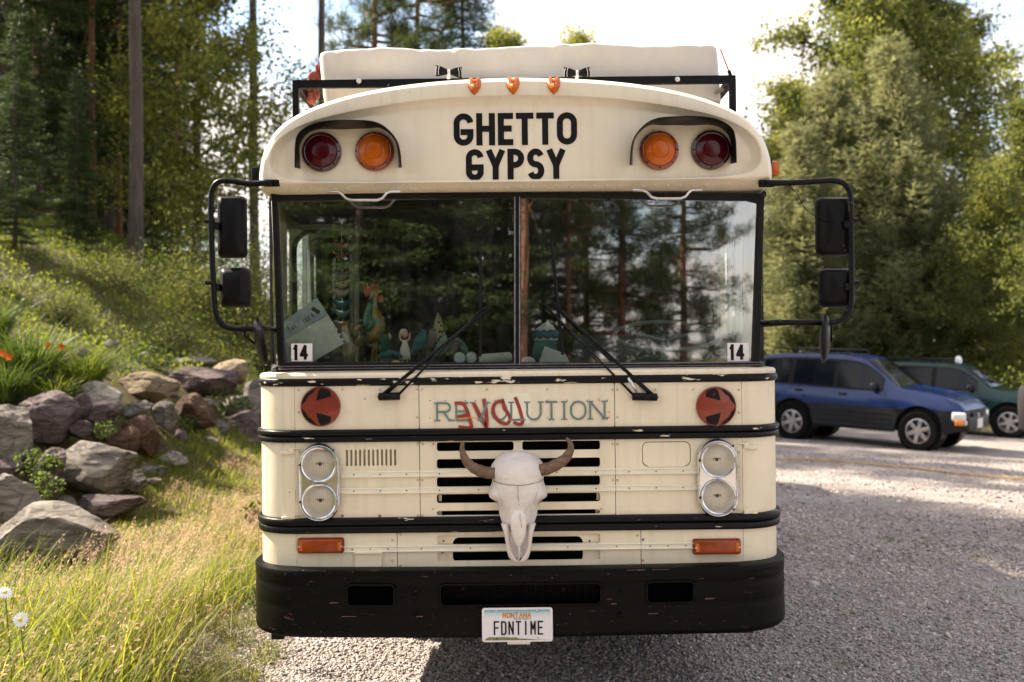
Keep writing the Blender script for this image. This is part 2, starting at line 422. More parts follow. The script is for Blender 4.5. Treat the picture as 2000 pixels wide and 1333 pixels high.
mat('black_bumper', (0.0022, 0.0018, 0.0016), 0.45, spec=0.10, var=0.5, vs=9, chip=(0.07, 0.032, 0.022), chip_s=8, chip_t=0.69, stretch=(1, 1, 7), speck=(0.35, 0.33, 0.33), speck_s=60, speck_t=0.75, bump=0.10, bs=22)
mat('black_metal', (0.004, 0.004, 0.005), 0.38, spec=0.16, var=0.4, vs=20, speck=(0.4, 0.4, 0.42), speck_s=70, speck_t=0.76, bump=0.03, bs=80)
mat('black_plastic', (0.0035, 0.003, 0.0035), 0.45, spec=0.14, bump=0.05, bs=150, speck=(0.2, 0.2, 0.2), speck_s=90, speck_t=0.74)
mat('rubber', (0.008, 0.007, 0.0075), 0.5, spec=0.16, var=0.5, vs=9, stretch=(1, 1, 1), bump=0.08, bs=50)
mat('void', (0.0015, 0.0015, 0.0015), 0.95, spec=0.05)
mat('radiator', (0.004, 0.0036, 0.0036), 0.8, spec=0.1)
mat('chrome', (0.72, 0.72, 0.74), 0.14, 1.0, bump=0.015, bs=40)
mat('alu', (0.62, 0.60, 0.58), 0.38, 0.9, var=0.12, vs=25, bump=0.02, bs=200)
mat('trim_paint', (0.76, 0.70, 0.56), 0.33, var=0.10, vs=4, stretch=(0.6, 1, 1))
mat('red_lens', (0.060, 0.0025, 0.007), 0.18, var=0.25, vs=9, coat=0.15, spec=0.3, bump=0.06, bs=120)
mat('amber_lens', (0.50, 0.105, 0.005), 0.20, var=0.25, vs=9, coat=0.15, spec=0.3, bump=0.08, bs=140)
mat('amber_dark', (0.24, 0.038, 0.004), 0.22, var=0.35, vs=12, coat=0.15, spec=0.3, bump=0.08, bs=140)
mat('amber_rim', (0.22, 0.036, 0.006), 0.25, var=0.2, vs=12, coat=0.5)
mat('red_rim', (0.045, 0.004, 0.006), 0.25, var=0.2, vs=12, coat=0.5)
mat('orange_lens', (0.19, 0.022, 0.008), 0.30, var=0.25, vs=14, coat=0.3, bump=0.10, bs=160)
mat('letter_black', (0.005, 0.004, 0.0045), 0.45, spec=0.2, var=0.2, vs=10, speck=(0.5, 0.42, 0.3), speck_s=60, speck_t=0.765)
mat('letter_teal', (0.125, 0.190, 0.175), 0.6, var=0.15, vs=18)
mat('letter_red', (0.26, 0.028, 0.020), 0.6, var=0.25, vs=20)
mat('letter_orange', (0.75, 0.22, 0.05), 0.6)
mat('sticker_white', (0.74, 0.70, 0.70), 0.5, var=0.04, vs=20)
mat('reflector', (0.95, 0.94, 0.91), 0.015, 1.0)
glass_mat('windshield_glass', (0.82, 0.85, 0.81), refl=0.29, dirt=0.045)
glass_mat('side_glass', (0.70, 0.80, 0.76), refl=0.16, dirt=0.05)
glass_mat('lamp_glass', (0.97, 0.97, 0.95), refl=0.05)

TH = 0.0113
FY = 4.65
BX = 0.026
def K(px, py, d=0.0):
    """Photograph pixel on the vertical plane d metres behind the bus front -> bus-local x, z."""
    Y = FY + d
    x = (px - 1000) * Y / F - BX; z = (670 - py) * Y / F
    return (x * math.cos(TH) + z * math.sin(TH), CAMZ - x * math.sin(TH) + z * math.cos(TH))
def KX(px, py=670, d=0.0): return K(px, py, d)[0]
def KZ(py, d=0.0): return CAMZ + (670 - py) * (FY + d) / F
BUS_ROT = Matrix.Rotation(-TH, 4, 'Y')
BUS_M = Matrix.Translation((BX + CAMZ * math.sin(TH), FY, CAMZ - CAMZ * math.cos(TH))) @ BUS_ROT
bus = empty('school_bus'); bus.matrix_world = BUS_M
tag(bus, 'cream school bus with black trim and split windshield, parked facing the viewer', 'bus')
def on_bus(name, label, cat, loc, group=None, rz=0.0):
    e = empty(name); e.matrix_world = BUS_M @ Matrix.Translation(loc) @ Matrix.Rotation(rz, 4, 'Z')
    return tag(e, label, cat, group)

HW = 1.245; CR = 0.20
def plan(hw=HW, cr=CR, back=9.4, bow=0.0, front=0.0, n=8):
    """Top-view outline of the bus from its left side round the front to its right side."""
    p = [(-hw, back), (-hw, 3.0), (-hw, 1.0)]
    for i in range(n + 1):
        a = R(180 + 90 * i / n)
        p.append((-hw + cr + cr * math.cos(a), front + cr + cr * math.sin(a)))
    w = hw - cr
    for i in range(1, 12):
        x = -w + 2 * w * i / 12
        p.append((x, front - bow * (1 - (x / w) ** 2)))
    for i in range(n + 1):
        a = R(270 + 90 * i / n)
        p.append((hw - cr + cr * math.cos(a), front + cr + cr * math.sin(a)))
    p += [(hw, 1.0), (hw, 3.0), (hw, back)]
    return p
def normals2(p):
    o = []
    for i in range(len(p)):
        a = Vector(p[max(i - 1, 0)]); b = Vector(p[min(i + 1, len(p) - 1)]); t = (b - a).normalized()
        o.append(Vector((t.y, -t.x)))
    return o
def sweep(path, prof, name, m, parent, smooth=True, angle=40, cap=True, drop=None):
    nn = normals2(path); mb = MB()
    rings = [[(p[0] + n.x * o, p[1] + n.y * o, z) for o, z in prof] for p, n in zip(path, nn)]
    k = len(prof); vs = [q for r in rings for q in r]; fs = []
    for i in range(len(rings) - 1):
        for j in range(k - 1):
            if drop and drop(path[i], path[i + 1], prof[j], prof[j + 1]): continue
            fs.append((i * k + j, i * k + j + 1, (i + 1) * k + j + 1, (i + 1) * k + j))
    mb.add(vs, fs)
    return mb.build(name, m, parent, smooth, angle)
zA0, zA1 = KZ(750), KZ(735)
zB0, zB1 = KZ(860), KZ(836)
zC0, zC1 = KZ(1038), KZ(1008)
zBOT = KZ(1126)
zSILL = KZ(718, 0.10)

# ---- front panels (each a plate with its own openings)
SEAM = 0.0016
xs_l, xs_r = KX(820, 930), KX(1202, 930)
xe = HW - CR
def panel(x0, x1, z0, z1, holes=(), m='cream_paint', name='front_panel', r=0.004):
    me = fill_mesh(name, rrect(x0 + SEAM, z0 + SEAM, x1 - SEAM, z1 - SEAM, r, 2), holes, 0.012, 0.0)
    return new_obj(name, me, m, bus)
badge_hole = rrect(*K(975, 832), *K(1044, 765), 0.03, 5)
panel(-xe, xs_l, zB1, zA0); panel(xs_l, xs_r, zB1, zA0); panel(xs_r, xe, zB1, zA0)
louv = [rrect(KX(675.5 + 8.55 * i, 890), KZ(907), KX(679.8 + 8.55 * i, 890), KZ(875), 0.0048, 3) for i in range(12)]
lp = panel(-xe, xs_l, zC1, zB0, louv)
acc = (KX(1254, 890), KZ(914.5), KX(1349, 890), KZ(866))
rp_ = panel(xs_r, xe, zC1, zB0, [rrect(*acc, 0.028)])
slots = []
for y0, y1, spans in ((862.5, 880, ((853, 1003), (1020, 1172))), (895.5, 914, ((853, 1172),)), (931, 949.5, ((853, 1172),)),
                      (964, 981.5, ((853, 1172),)), (996.5, 1014, ((853, 1172),))):
    for a, b in spans:
        z_lo = max(KZ(y1), zC1 + 0.006)
        slots.append(rrect(KX(a, y0), z_lo, KX(b, y0), KZ(y0), 0.011, 4))
grille_panel = panel(xs_l, xs_r, zC1, zB0, slots)
low = []
for y0, y1 in ((1044, 1062.5), (1077, 1094.5)):
    low.append(rrect(KX(854, y0), KZ(y1), KX(1172, y0), KZ(y0), 0.011, 4))
x3l, x3r = KX(776, 1075), KX(1252, 1075)
panel(-xe, x3l, zBOT, zC0); panel(x3l, x3r, zBOT, zC0, low); panel(x3r, xe, zBOT, zC0)
# access hatch in the right panel
mb = MB(); mb.prism(rrect(acc[0] + 0.0035, acc[1] + 0.0035, acc[2] - 0.0035, acc[3] - 0.0035, 0.026, 5), 0.001, 0.012)
hatch = mb.build('access_hatch', 'cream_paint', bus)
mb = MB(); mb.box(((acc[0] + acc[2]) / 2, 0.0005, acc[1] + 0.001), (0.17, 0.007, 0.006), bev=0.002); mb.build('hinge', 'cream_paint', hatch)
# black sheet standing in for the shade behind the panels, radiator core and the plate behind the lower slots
mb = MB(); mb.box((0, 0.085, (zBOT + zA0) / 2), (2 * xe, 0.01, zA0 - zBOT)); mb.build('cavity_shade_sheet', 'void', bus)
rad = MB(); rad.box((0, 0.075, (zC1 + zB0) / 2), (KX(1165) - KX(858), 0.008, zB0 - zC1))
rad = rad.build('radiator', 'radiator', bus)
fm = MB()
for i in range(118):
    x = KX(862) + (KX(1162) - KX(862)) * i / 117
    fm.box((x, 0.066, (zC1 + zB0) / 2), (0.0016, 0.012, zB0 - zC1 - 0.004))
stuff(fm.build('cooling_fins', 'black_plastic', rad))
ih = rrect(KX(884, 1070), KZ(1100), KX(1139, 1070), KZ(1050), 0.03, 5)
me = fill_mesh('recess_plate', rrect(KX(846, 1070), KZ(1104), KX(1180, 1070), KZ(1041), 0.006, 2), [ih], 0.004, 0.016)
rpl = new_obj('recess_plate', me, 'cream_paint', bus)
mb = MB()
for px, py in ((864, 1042), (866, 1058), (864, 1081), (1152, 1058)):
    x, z = K(px, py); mb.lathe([(0.004, 0.0125), (0.004, 0.0165)], (x, 0, z), 'y', 8)
stuff(mb.build('bolt_holes', 'void', rpl))
fm = MB()
for i in range(86):
    x = KX(886) + (KX(1137) - KX(886)) * i / 85
    fm.box((x, 0.05, KZ(1072)), (0.0016, 0.012, 0.11))
stuff(fm.build('cooling_fins', 'black_plastic', rpl))
# bracket ears seen in the slots
for px, py, w, h in ((858, 1005, 8, 18), (1168, 1005, 8, 18), (859, 975, 6, 12), (1169, 972, 6, 14)):
    mb = MB(); x, z = K(px, py); mb.box((x, 0.03, z), (w * 0.0024, 0.003, h * 0.0024)); mb.build('radiator_bracket', 'cream_paint', bus)

mb = MB(); mb.box((KX(723, 890), 0.030, KZ(890)), (0.25, 0.004, 0.10)); mb.build('louver_baffle', 'cream_paint', bus)
# ---- rounded corners of the body (one each side) and the flanks
cpath = plan()
i0 = next(i for i, p in enumerate(cpath) if p[1] <= CR + 1e-6 and p[0] < 0)
left_arc = cpath[3:12]; right_arc = [(-x, y) for x, y in left_arc[::-1]]
def arc_panel(arc_, z0, z1):
    prof = [(-0.012, z0), (0.0, z0), (0.0, z1), (-0.012, z1)]
    return sweep(arc_, prof, 'corner_panel', 'cream_paint', bus, True, 50)
for a_ in (left_arc, right_arc):
    for z0, z1 in ((zB1, zA0), (zC1, zB0), (zBOT, zC0)): arc_panel(a_, z0 + SEAM, z1 - SEAM)
# ---- mouldings
ap = plan(back=9.4)
apath = [(-HW, 1.6)] + ap[2:-2] + [(HW, 1.6)]
def rib(z0, z1, out, double):
    h = z1 - z0; p = [(-0.004, z0)]
    if not double:
        for i in range(9):
            a = math.pi * i / 8; p.append((out * math.sin(a) ** 0.6 + 0.001, z0 + h * (1 - math.cos(a)) / 2))
    else:
        for k in range(2):
            zz = z0 + h * (0.52 * k); hh = h * (0.48)
            for i in range(8):
                a = math.pi * i / 7; p.append(((out if k else out * 0.85) * (0.35 + 0.65 * math.sin(a) ** 0.55), zz + hh * (1 - math.cos(a)) / 2))
    p.append((-0.004, z1))
    return p
sweep(apath, rib(zA0, zA1, 0.012, False), 'belt_molding', 'black_strip_worn', bus, True, 60)
sweep(apath, rib(zB0, zB1, 0.020, True), 'rub_rail', 'black_strip', bus, True, 60)
sweep(apath, rib(zC0, zC1, 0.022, True), 'rub_rail', 'black_strip', bus, True, 60)
# the large bare patch of flaked paint on the upper rail, over the grille
def flake(name, pxy, d):
    mb = MB(); poly = [K(a, b, d) for a, b in pxy]
    mb.add([(x, d, z) for x, z in poly], [tuple(range(len(poly)))]); return mb.build(name, 'trim_paint', bus)
# ---- windshield ledge
wpath = [(-HW, 0.62)] + ap[3:-3] + [(HW, 0.62)]
ledge = sweep(wpath, [(-0.13, zA1 - 0.02), (0.004, zA1 - 0.002), (0.006, zA1 + 0.012), (-0.004, zA1 + 0.024), (-0.05, zSILL - 0.012), (-0.115, zSILL - 0.006), (-0.16, zSILL - 0.006)], 'windshield_ledge', 'cream_paint', bus, True, 35)

# ---- bumper with its three openings
BHW = 1.275
bp = [(-BHW, 0.75), (-BHW, 0.42)]
for i in range(13):
    a = R(180 + 82 * i / 12); bp.append((-BHW + 0.31 + 0.31 * math.cos(a), 0.20 + 0.31 * math.sin(a)))
xb = [KX(675, 1160, -.14), KX(692, 1160, -.14), KX(755, 1160, -.14), KX(772, 1160, -.14), KX(860, 1160, -.14), KX(878, 1160, -.14)]
cxs = sorted(set([round(v, 4) for v in xb + [-v for v in xb]] + [-0.88, -0.6, -0.2, -0.1, 0, 0.1, 0.2, 0.6, 0.88]))
bp += [(x, -0.112 - 0.03 * (1 - (x / 0.95) ** 2)) for x in cxs if abs(x) < 0.93]
nb = [p for p in bp if p[0] < -1e-6]
bp = nb + [(0.0, -0.142)] + [(-x, y) for x, y in nb[::-1]]
bprof = [(-0.09, 0.770), (-0.010, 0.773), (0.001, 0.770), (0.0045, 0.763), (0.005, 0.744), (0.0045, 0.722), (0.003, 0.714), (-0.001, 0.708),
         (-0.001, 0.692), (0.002, 0.684), (0.0035, 0.672), (0.004, 0.648), (0.0035, 0.626), (0.001, 0.616), (-0.001, 0.608), (-0.001, 0.594), (0.002, 0.584),
         (0.0035, 0.572), (0.004, 0.540), (0.004, 0.512), (0.003, 0.490), (0.001, 0.474), (-0.006, 0.466), (-0.12, 0.464)]
bprof = [(o * (0.45 if 3 < i < 20 else 1), z) for i, (o, z) in enumerate(bprof)]
hx = [(KX(677, 1160, -.14), KX(770, 1160, -.14)), (-abs(KX(860, 1160, -.14)), abs(KX(860, 1160, -.14))), (-KX(770, 1160, -.14), -KX(677, 1160, -.14))]
def drop(a, b, p, q):
    xm = (a[0] + b[0]) / 2; zm = (p[1] + q[1]) / 2
    return 0.620 < zm < 0.705 and any(h0 - 1e-3 < xm < h1 + 1e-3 for h0, h1 in hx)
bumper = sweep(bp, bprof, 'bumper', 'black_bumper', bus, True, 45, drop=drop)
mb = MB()
for h0, h1 in hx:
    poly = rrect(h0, 0.612, h1, 0.708, 0.02, 4); yy = -0.150 if h0 < -0.3 and h1 > 0.3 else -0.140
    pts = [(x, (-0.112 - 0.03 * (1 - (x / 0.95) ** 2)) - 0.006, z) for x, z in poly] ; pts.append(pts[0])
    mb.tube(pts, 0.0055, 6)
mb.build('opening_lip', 'black_bumper', bumper, True)
mb = MB(); mb.box((0, -0.06, 0.66), (2.0, 0.01, 0.13)); mb.build('bumper_backing', 'void', bumper)
fm = MB()
for i in range(96):
    x = hx[1][0] + 0.01 + (hx[1][1] - hx[1][0] - 0.02) * i / 95; fm.box((x, -0.075, 0.66), (0.0022, 0.02, 0.10))
stuff(fm.build('air_intake_fins', 'black_plastic', bumper))
for px, py in ((808, 1165), (808, 1205), (1212, 1158), (1212, 1202), (1100, 1150), (905, 1150)):
    mb = MB(); x, z = K(px, py, -0.15); mb.lathe([(0.010, -0.162), (0.008, -0.168), (0.001, -0.170)], (x, 0.03 * (x / .95) ** 2 + 0.006, z), 'y', 8); mb.build('bumper_bolt', 'black_bumper', bumper)
mb = MB(); x, z = K(542, 1245, -0.0); mb.box((x, 0.05, 0.455), (0.06, 0.10, 0.06), bev=0.005); mb.build('tow_bracket', 'black_metal', bumper)
mb = MB(); mb.box((-0.01, -0.10, 0.445), (0.105, 0.05, 0.035), bev=0.003); mb.build('plate_bracket', 'alu', bumper)
# grime and rust scuffs along the rib edges
mat('rust_scuff', (0.10, 0.042, 0.028), 0.6, var=0.5, vs=40)
sc = MB(); rr = random.Random(5)
for i in range(30):
    zc = rr.choice([0.714, 0.714, 0.628, 0.614, 0.566, 0.508, 0.765]); x0 = rr.uniform(-1.0, 1.0); w = rr.uniform(0.02, 0.09)
    if any(h0 - .03 < x0 < h1 + .03 or h0 - .03 < x0 + w < h1 + .03 for h0, h1 in hx) and 0.6 < zc < 0.72: continue
    def yf(x): return -0.112 - 0.03 * (1 - min(1, (x / 0.95) ** 2)) - 0.0075
    h = rr.uniform(0.0015, 0.0035)
    if abs(x0 + w) < 0.92 and abs(x0) < 0.92:
        oy = 0.0 if zc in (0.566, 0.508, 0.765) else 0.0
        sc.add([(x0, yf(x0), zc - h), (x0 + w, yf(x0 + w), zc - h * .6), (x0 + w * 1.05, yf(x0 + w), zc + h * .7), (x0 + w * .1, yf(x0), zc + h)], [(0, 1, 2, 3)])
stuff(sc.build('rust_scuffs', 'rust_scuff', bumper))

# ---- trim bars between the lamps
for y0, y1, xa, xb_ in ((917, 930, 666, 1360), (949.5, 962, 666, 1360), (1062.5, 1076, 671, 1356)):
    za, zb = KZ(y1), KZ(y0); xl, xr = KX(xa, y0), KX(xb_, y0); h = zb - za
    prof = [(0.0, za), (0.010, za + 0.002), (0.012, za + h * .15), (0.006, za + h * .25), (0.006, za + h * .75), (0.012, za + h * .85), (0.010, zb - 0.002), (0.0, zb)]
    segs = [xl] + [v for v in ((xs_l, xs_r) if y0 < 1000 else (x3l, x3r))] + [xr]
    for i in range(3):
        a, b = segs[i] + (0.0008 if i else 0), segs[i + 1] - (0.0008 if i < 2 else 0)
        bar = sweep([(a, 0), (b, 0)], prof, 'trim_bar', 'trim_paint', bus, True, 30)
        sm = MB(); n = 3 if i != 1 else 5
        for j in range(n):
            x = a + (b - a) * (j + 0.5) / n
            sm.lathe([(0.0034, -0.0065), (0.0028, -0.0085), (0.0005, -0.009)], (x, 0, (za + zb) / 2), 'y', 7)
        stuff(sm.build('screws', 'rubber', bar))
# ---- rivets
def rivets(pts, r=0.0062, d=0.0, name='rivets', m='rivet_shade_grime', parent=None):
    mb = MB()
    for x, z in pts: mb.lathe([(r, d + 0.001), (r * 0.9, d - r * 0.35), (r * 0.5, d - r * 0.6), (r * 0.05, d - r * 0.65)], (x, 0, z), 'y', 8)
    o = mb.build(name, m, parent or bus, True); return stuff(o)
rv = [K(*p) for p in ((583, 762), (583, 805), (669, 761), (742, 761), (815, 761), (824, 761), (951, 761), (1069, 761), (1196, 761), (1206, 761), (1280, 761), (1354, 761), (1443, 761),
      (815, 815), (1206, 815), (713, 779), (1443, 806), (816, 868), (825, 868), (846, 868), (1197, 868), (1206, 868), (816, 938), (825, 938), (1197, 938), (1206, 938),
      (816, 1007), (825, 1007), (669, 1007), (741, 1007), (1206, 1007), (1280, 1007), (1354, 1007), (585, 883), (1443, 883), (1443, 912), (1443, 940), (1443, 965), (584, 1008), (1443, 1007),
      (846, 994), (1175, 994), (782, 1044), (782, 1104), (767, 1055), (1245, 1046), (1256, 1094), (1245, 1104), (766, 1095))]
rivets(rv)
mat('rust_bolt', (0.22, 0.09, 0.05), 0.6, var=0.4, vs=60)
rivets([K(669, 1007.5), K(1256, 1054), K(742, 1007.5)], 0.0062, -0.002, 'rusty_bolts', 'rust_bolt')
mb = MB()
for px, py in ((840, 783), (870, 783), (909, 783), (929, 783), (967, 783), (840, 817), (967, 817), (1069, 782), (1108, 782), (1147, 782), (1186, 782), (1069, 816), (1186, 816), (576, 1039), (1403, 1072), (1056, 790)):
    x, z = K(px, py); mb.lathe([(0.0027, -0.0004), (0.0027, 0.001)], (x, 0, z), 'y', 7)
stuff(mb.build('drilled_holes', 'void', bus))
# ---- small blank box, hood badge plate
mb = MB(); x0, z0 = K(694, 1110); x1, z1 = K(746, 1077); mb.box(((x0 + x1) / 2, -0.008, (z0 + z1) / 2), (x1 - x0, 0.016, z1 - z0), bev=0.003)
mb.box(((x0 + x1) / 2, -0.012, z1 - 0.004), (x1 - x0 + 0.006, 0.026, 0.006), bev=0.002); mb.build('junction_box', 'cream_paint', bus)
mb = MB(); mb.prism(badge_hole, -0.0015, 0.0); hb = mb.build('hood_latch_plate', 'cream_paint', bus)
mb = MB(); mb.prism(rrect(*K(985, 829), *K(1036, 767), 0.02, 4), -0.004, -0.0015); mb.build('latch_face', 'trim_paint', hb)

# ---- hood latches
for sx in (-1, 1):
    for py in (874, 1003):
        mb = MB(); x, z = K(1470, py); x = abs(x) * sx
        mb.box((x - sx * 0.000, 0.004, z), (0.045, 0.02, 0.020), bev=0.004)
        mb.box((x - sx * 0.03, -0.004, z + 0.008), (0.025, 0.010, 0.030), bev=0.003)
        mb.tube([(x - sx * 0.03, -0.006, z + 0.018), (x - sx * 0.075, -0.006, z + 0.020)], 0.0035, 6)
        mb.build('hood_latch', 'cream_paint', bus, True, 40)

# ---- round warning lamps on the cap, arrow lamps, head lamps
def warning(px, py, r, d, lens, rim, name):
    x, z = K(px, py, d); mb = MB()
    mb.lathe([(r * 1.0, d + 0.01), (r * 1.0, d - 0.012), (r * 0.965, d - 0.020), (r * 0.86, d - 0.024), (r * 0.80, d - 0.022)], (x, 0, z), 'y', 36)
    o = mb.build(name, rim, bus, True, 35)
    mb = MB(); mb.lathe([(r * 0.81, d - 0.018), (r * 0.78, d - 0.028), (r * 0.62, d - 0.037), (r * 0.45, d - 0.042), (r * 0.44, d - 0.039), (r * 0.42, d - 0.042), (r * 0.2, d - 0.045), (0.001, d - 0.0455)], (x, 0, z), 'y', 36)
    # fine moulded prism lines
    mb.build('lens', lens, o, True, 35)
    sm = MB()
    for i in range(8):
        a = R(45 * i + 90); sm.lathe([(0.0042, d - 0.022), (0.0035, d - 0.027), (0.0003, d - 0.0275)], (x + r * .90 * math.cos(a), 0, z + r * .90 * math.sin(a)), 'y', 7)
    stuff(sm.build('screws', 'void', o))
    return o
DF = 0.034    # depth of the recessed header panel
warning(629, 298, 0.093, DF, 'red_lens', 'red_rim', 'warning_light')
warning(732, 297, 0.092, DF, 'amber_lens', 'amber_rim', 'warning_light')
warning(1287, 295, 0.092, DF, 'amber_lens', 'amber_rim', 'warning_light')
warning(1388, 294, 0.093, DF, 'red_lens', 'red_rim', 'warning_light')
def arrow_lamp(px, py, sgn):
    r = 0.093; x, z = K(px, py); mb = MB()
    mb.lathe([(r, 0.004), (r, -0.014), (r * .97, -0.019), (r * .93, -0.020)], (x, 0, z), 'y', 36)
    o = mb.build('arrow_signal_light', 'orange_lens', bus, True, 35)
    mb = MB(); mb.lathe([(r * .935, -0.016), (r * .92, -0.021), (r * .5, -0.025), (0.001, -0.0265)], (x, 0, z), 'y', 36); mb.build('lens', 'orange_lens', o, True, 35)
    def P(a, b):                       # -1..1 disc coordinates, arrow to the left for sgn = -1
        rr_ = math.hypot(a, b)
        return (x - sgn * a * r, -0.0275 + 0.006 * rr_ * rr_, z + b * r)
    mk = MB()
    for s in (1, -1):
        outer = [(0.93 * math.cos(R(t)), s * 0.93 * math.sin(R(t))) for t in range(174, 92, -9)]
        mk.add([P(a, b) for a, b in outer + [(-0.22, s * 0.86), (-0.60, s * 0.42), (-0.93, s * 0.06)]], [tuple(range(len(outer) + 3))])
        outer = [(0.93 * math.cos(R(t)), s * 0.93 * math.sin(R(t))) for t in range(88, 48, -8)]
        mk.add([P(a, b) for a, b in outer + [(0.55, s * 0.50), (-0.19, s * 0.30), (-0.08, s * 0.78)]], [tuple(range(len(outer) + 3))])
    mk.build('arrow_mask', 'letter_black', o)
    return o
arrow_lamp(627, 794, -1); arrow_lamp(1398, 794, 1)

def headlight_pod(pxc, sx):
    xc, zt = K(pxc, 902); _, zb_ = K(pxc, 973)
    if abs(xc) > 0: pass
    x0 = xc; w = 0.097
    def stad(h, off=0.0):
        p = arc(x0, KZ(902), h, h, 0, 180, 16) + arc(x0, KZ(973), h, h, 180, 360, 16); return p
    rings = []
    for h, d in ((w, 0.004), (w, -0.018), (w * .975, -0.030), (w * .93, -0.036), (w * .87, -0.032), (w * .85, -0.022)):
        rings.append([(a, d, b) for a, b in stad(h)])
    mb = MB(); mb.loft(rings, False); o = mb.build('headlight_bezel', 'chrome', bus, True, 50)
    me = fill_mesh('bezel_plate', stad(w * .86), [circ(x0, KZ(902), 0.072), circ(x0, KZ(973), 0.072)], 0.004, -0.024); new_obj('bezel_plate', me, 'chrome', o)
    for py in (902, 973):
        z = KZ(py); mb = MB(); mb.lathe([(0.083, -0.022), (0.083, -0.034), (0.079, -0.040), (0.074, -0.038), (0.072, -0.030)], (x0, 0, z), 'y', 36); mb.f = mb.f[:-2]; mb.mi = mb.mi[:-2]
        h = mb.build('headlight', 'chrome', o, True, 40)
        mb = MB(); rings = [(0.073, -0.030), (0.066, 0.0), (0.050, 0.020), (0.030, 0.030), (0.004, 0.034)]
        mb.lathe(rings, (x0, 0, z), 'y', 32); mb.f = mb.f[:-2] + [mb.f[-1]]; mb.mi = mb.mi[:-1]
        mb.build('reflector_bowl', 'reflector', o, True)
        mb = MB(); mb.lathe([(0.0735, -0.031), (0.060, -0.041), (0.040, -0.0475), (0.02, -0.0505), (0.001, -0.0515)], (x0, 0, z), 'y', 32); mb.f = mb.f[:-2] + [mb.f[-1]]; mb.mi = mb.mi[:-1]
        mb.build('lens', 'lamp_lens', o, True)
        mb = MB(); mb.ball((x0, 0.002, z), (0.009, 0.012, 0.009)); mb.tube([(x0 - .016, .006, z - .02), (x0 - .016, 0.0, z + .004), (x0 + .016, 0.0, z + .004), (x0 + .016, .006, z - .02)], .0025, 5); mb.build('bulb_shield', 'black_metal', o, True)
    sm = MB()
    for px, py in ((0, -41), (-38, 0), (0, 110), (-38, 72), (30, -28), (30, 96)):
        sm.lathe([(0.005, -0.030), (0.0045, -0.041), (0.0005, -0.042)], (x0 + px * 0.0023, 0, KZ(902 + py)), 'y', 7)
    stuff(sm.build('screws', 'black_metal', o))
def lens_mat():
    """Clear head-lamp glass with a fluted gloss."""
    m = bpy.data.materials.new('lamp_lens'); m.use_nodes = True; t = m.node_tree; t.nodes.clear(); k = t.links.new
    o = N(t, 'ShaderNodeOutputMaterial'); tr = N(t, 'ShaderNodeBsdfTransparent'); gl = N(t, 'ShaderNodeBsdfGlossy'); gl.inputs['Roughness'].default_value = 0.05
    tc = N(t, 'ShaderNodeTexCoord'); wv = N(t, 'ShaderNodeTexWave'); wv.inputs['Scale'].default_value = 34; wv.inputs['Distortion'].default_value = 0.4; k(tc.outputs['Object'], wv.inputs['Vector'])
    bp_ = N(t, 'ShaderNodeBump'); bp_.inputs['Strength'].default_value = 0.9; bp_.inputs['Distance'].default_value = 0.006; k(wv.outputs['Fac'], bp_.inputs['Height']); k(bp_.outputs['Normal'], gl.inputs['Normal'])
    rp = N(t, 'ShaderNodeMapRange'); rp.inputs[3].default_value = 0.86; rp.inputs[4].default_value = 1.0; k(wv.outputs['Fac'], rp.inputs[0])
    cc = N(t, 'ShaderNodeCombineColor'); [k(rp.outputs[0], cc.inputs[i]) for i in range(3)]; k(cc.outputs[0], tr.inputs['Color'])
    m1 = N(t, 'ShaderNodeMixShader'); m1.inputs['Fac'].default_value = 0.12; k(tr.outputs['BSDF'], m1.inputs[1]); k(gl.outputs['BSDF'], m1.inputs[2]); k(m1.outputs[0], o.inputs['Surface'])
    MATS['lamp_lens'] = m
lens_mat()
headlight_pod(625, -1); headlight_pod(1400, 1)

# ---- turn signals
for xa, ya, xb_, yb in ((583, 1050, 672, 1080), (1353, 1052, 1445, 1082)):
    x0, z0 = K(xa, yb); x1, z1 = K(xb_, ya)
    mb = MB(); mb.prism(rrect(x0 - .002, z0 - .002, x1 + .002, z1 + .002, 0.012, 4), -0.010, 0.002); o = mb.build('turn_signal', 'amber_dark', bus)
    mb = MB(); cx, cz = (x0 + x1) / 2, (z0 + z1) / 2
    mb.box((cx, -0.018, cz), (x1 - x0 - 0.006, 0.026, z1 - z0 - 0.004), bev=0.009); mb.build('lens', 'amber_dark', o, True, 50)
    for s in (-1, 1):
        mb = MB(); mb.box((cx + s * ((x1 - x0) / 2 - 0.017), -0.0315, cz), (0.016, 0.003, z1 - z0 - 0.03), bev=0.001); mb.build('lens_end', 'amber_lens', o)
    sm = MB()
    for s in (-1, 1): sm.lathe([(0.005, -0.032), (0.004, -0.035), (0.0005, -0.0355)], (cx + s * ((x1 - x0) / 2 - 0.010), 0, cz), 'y', 8)
    stuff(sm.build('screws', 'alu', o))

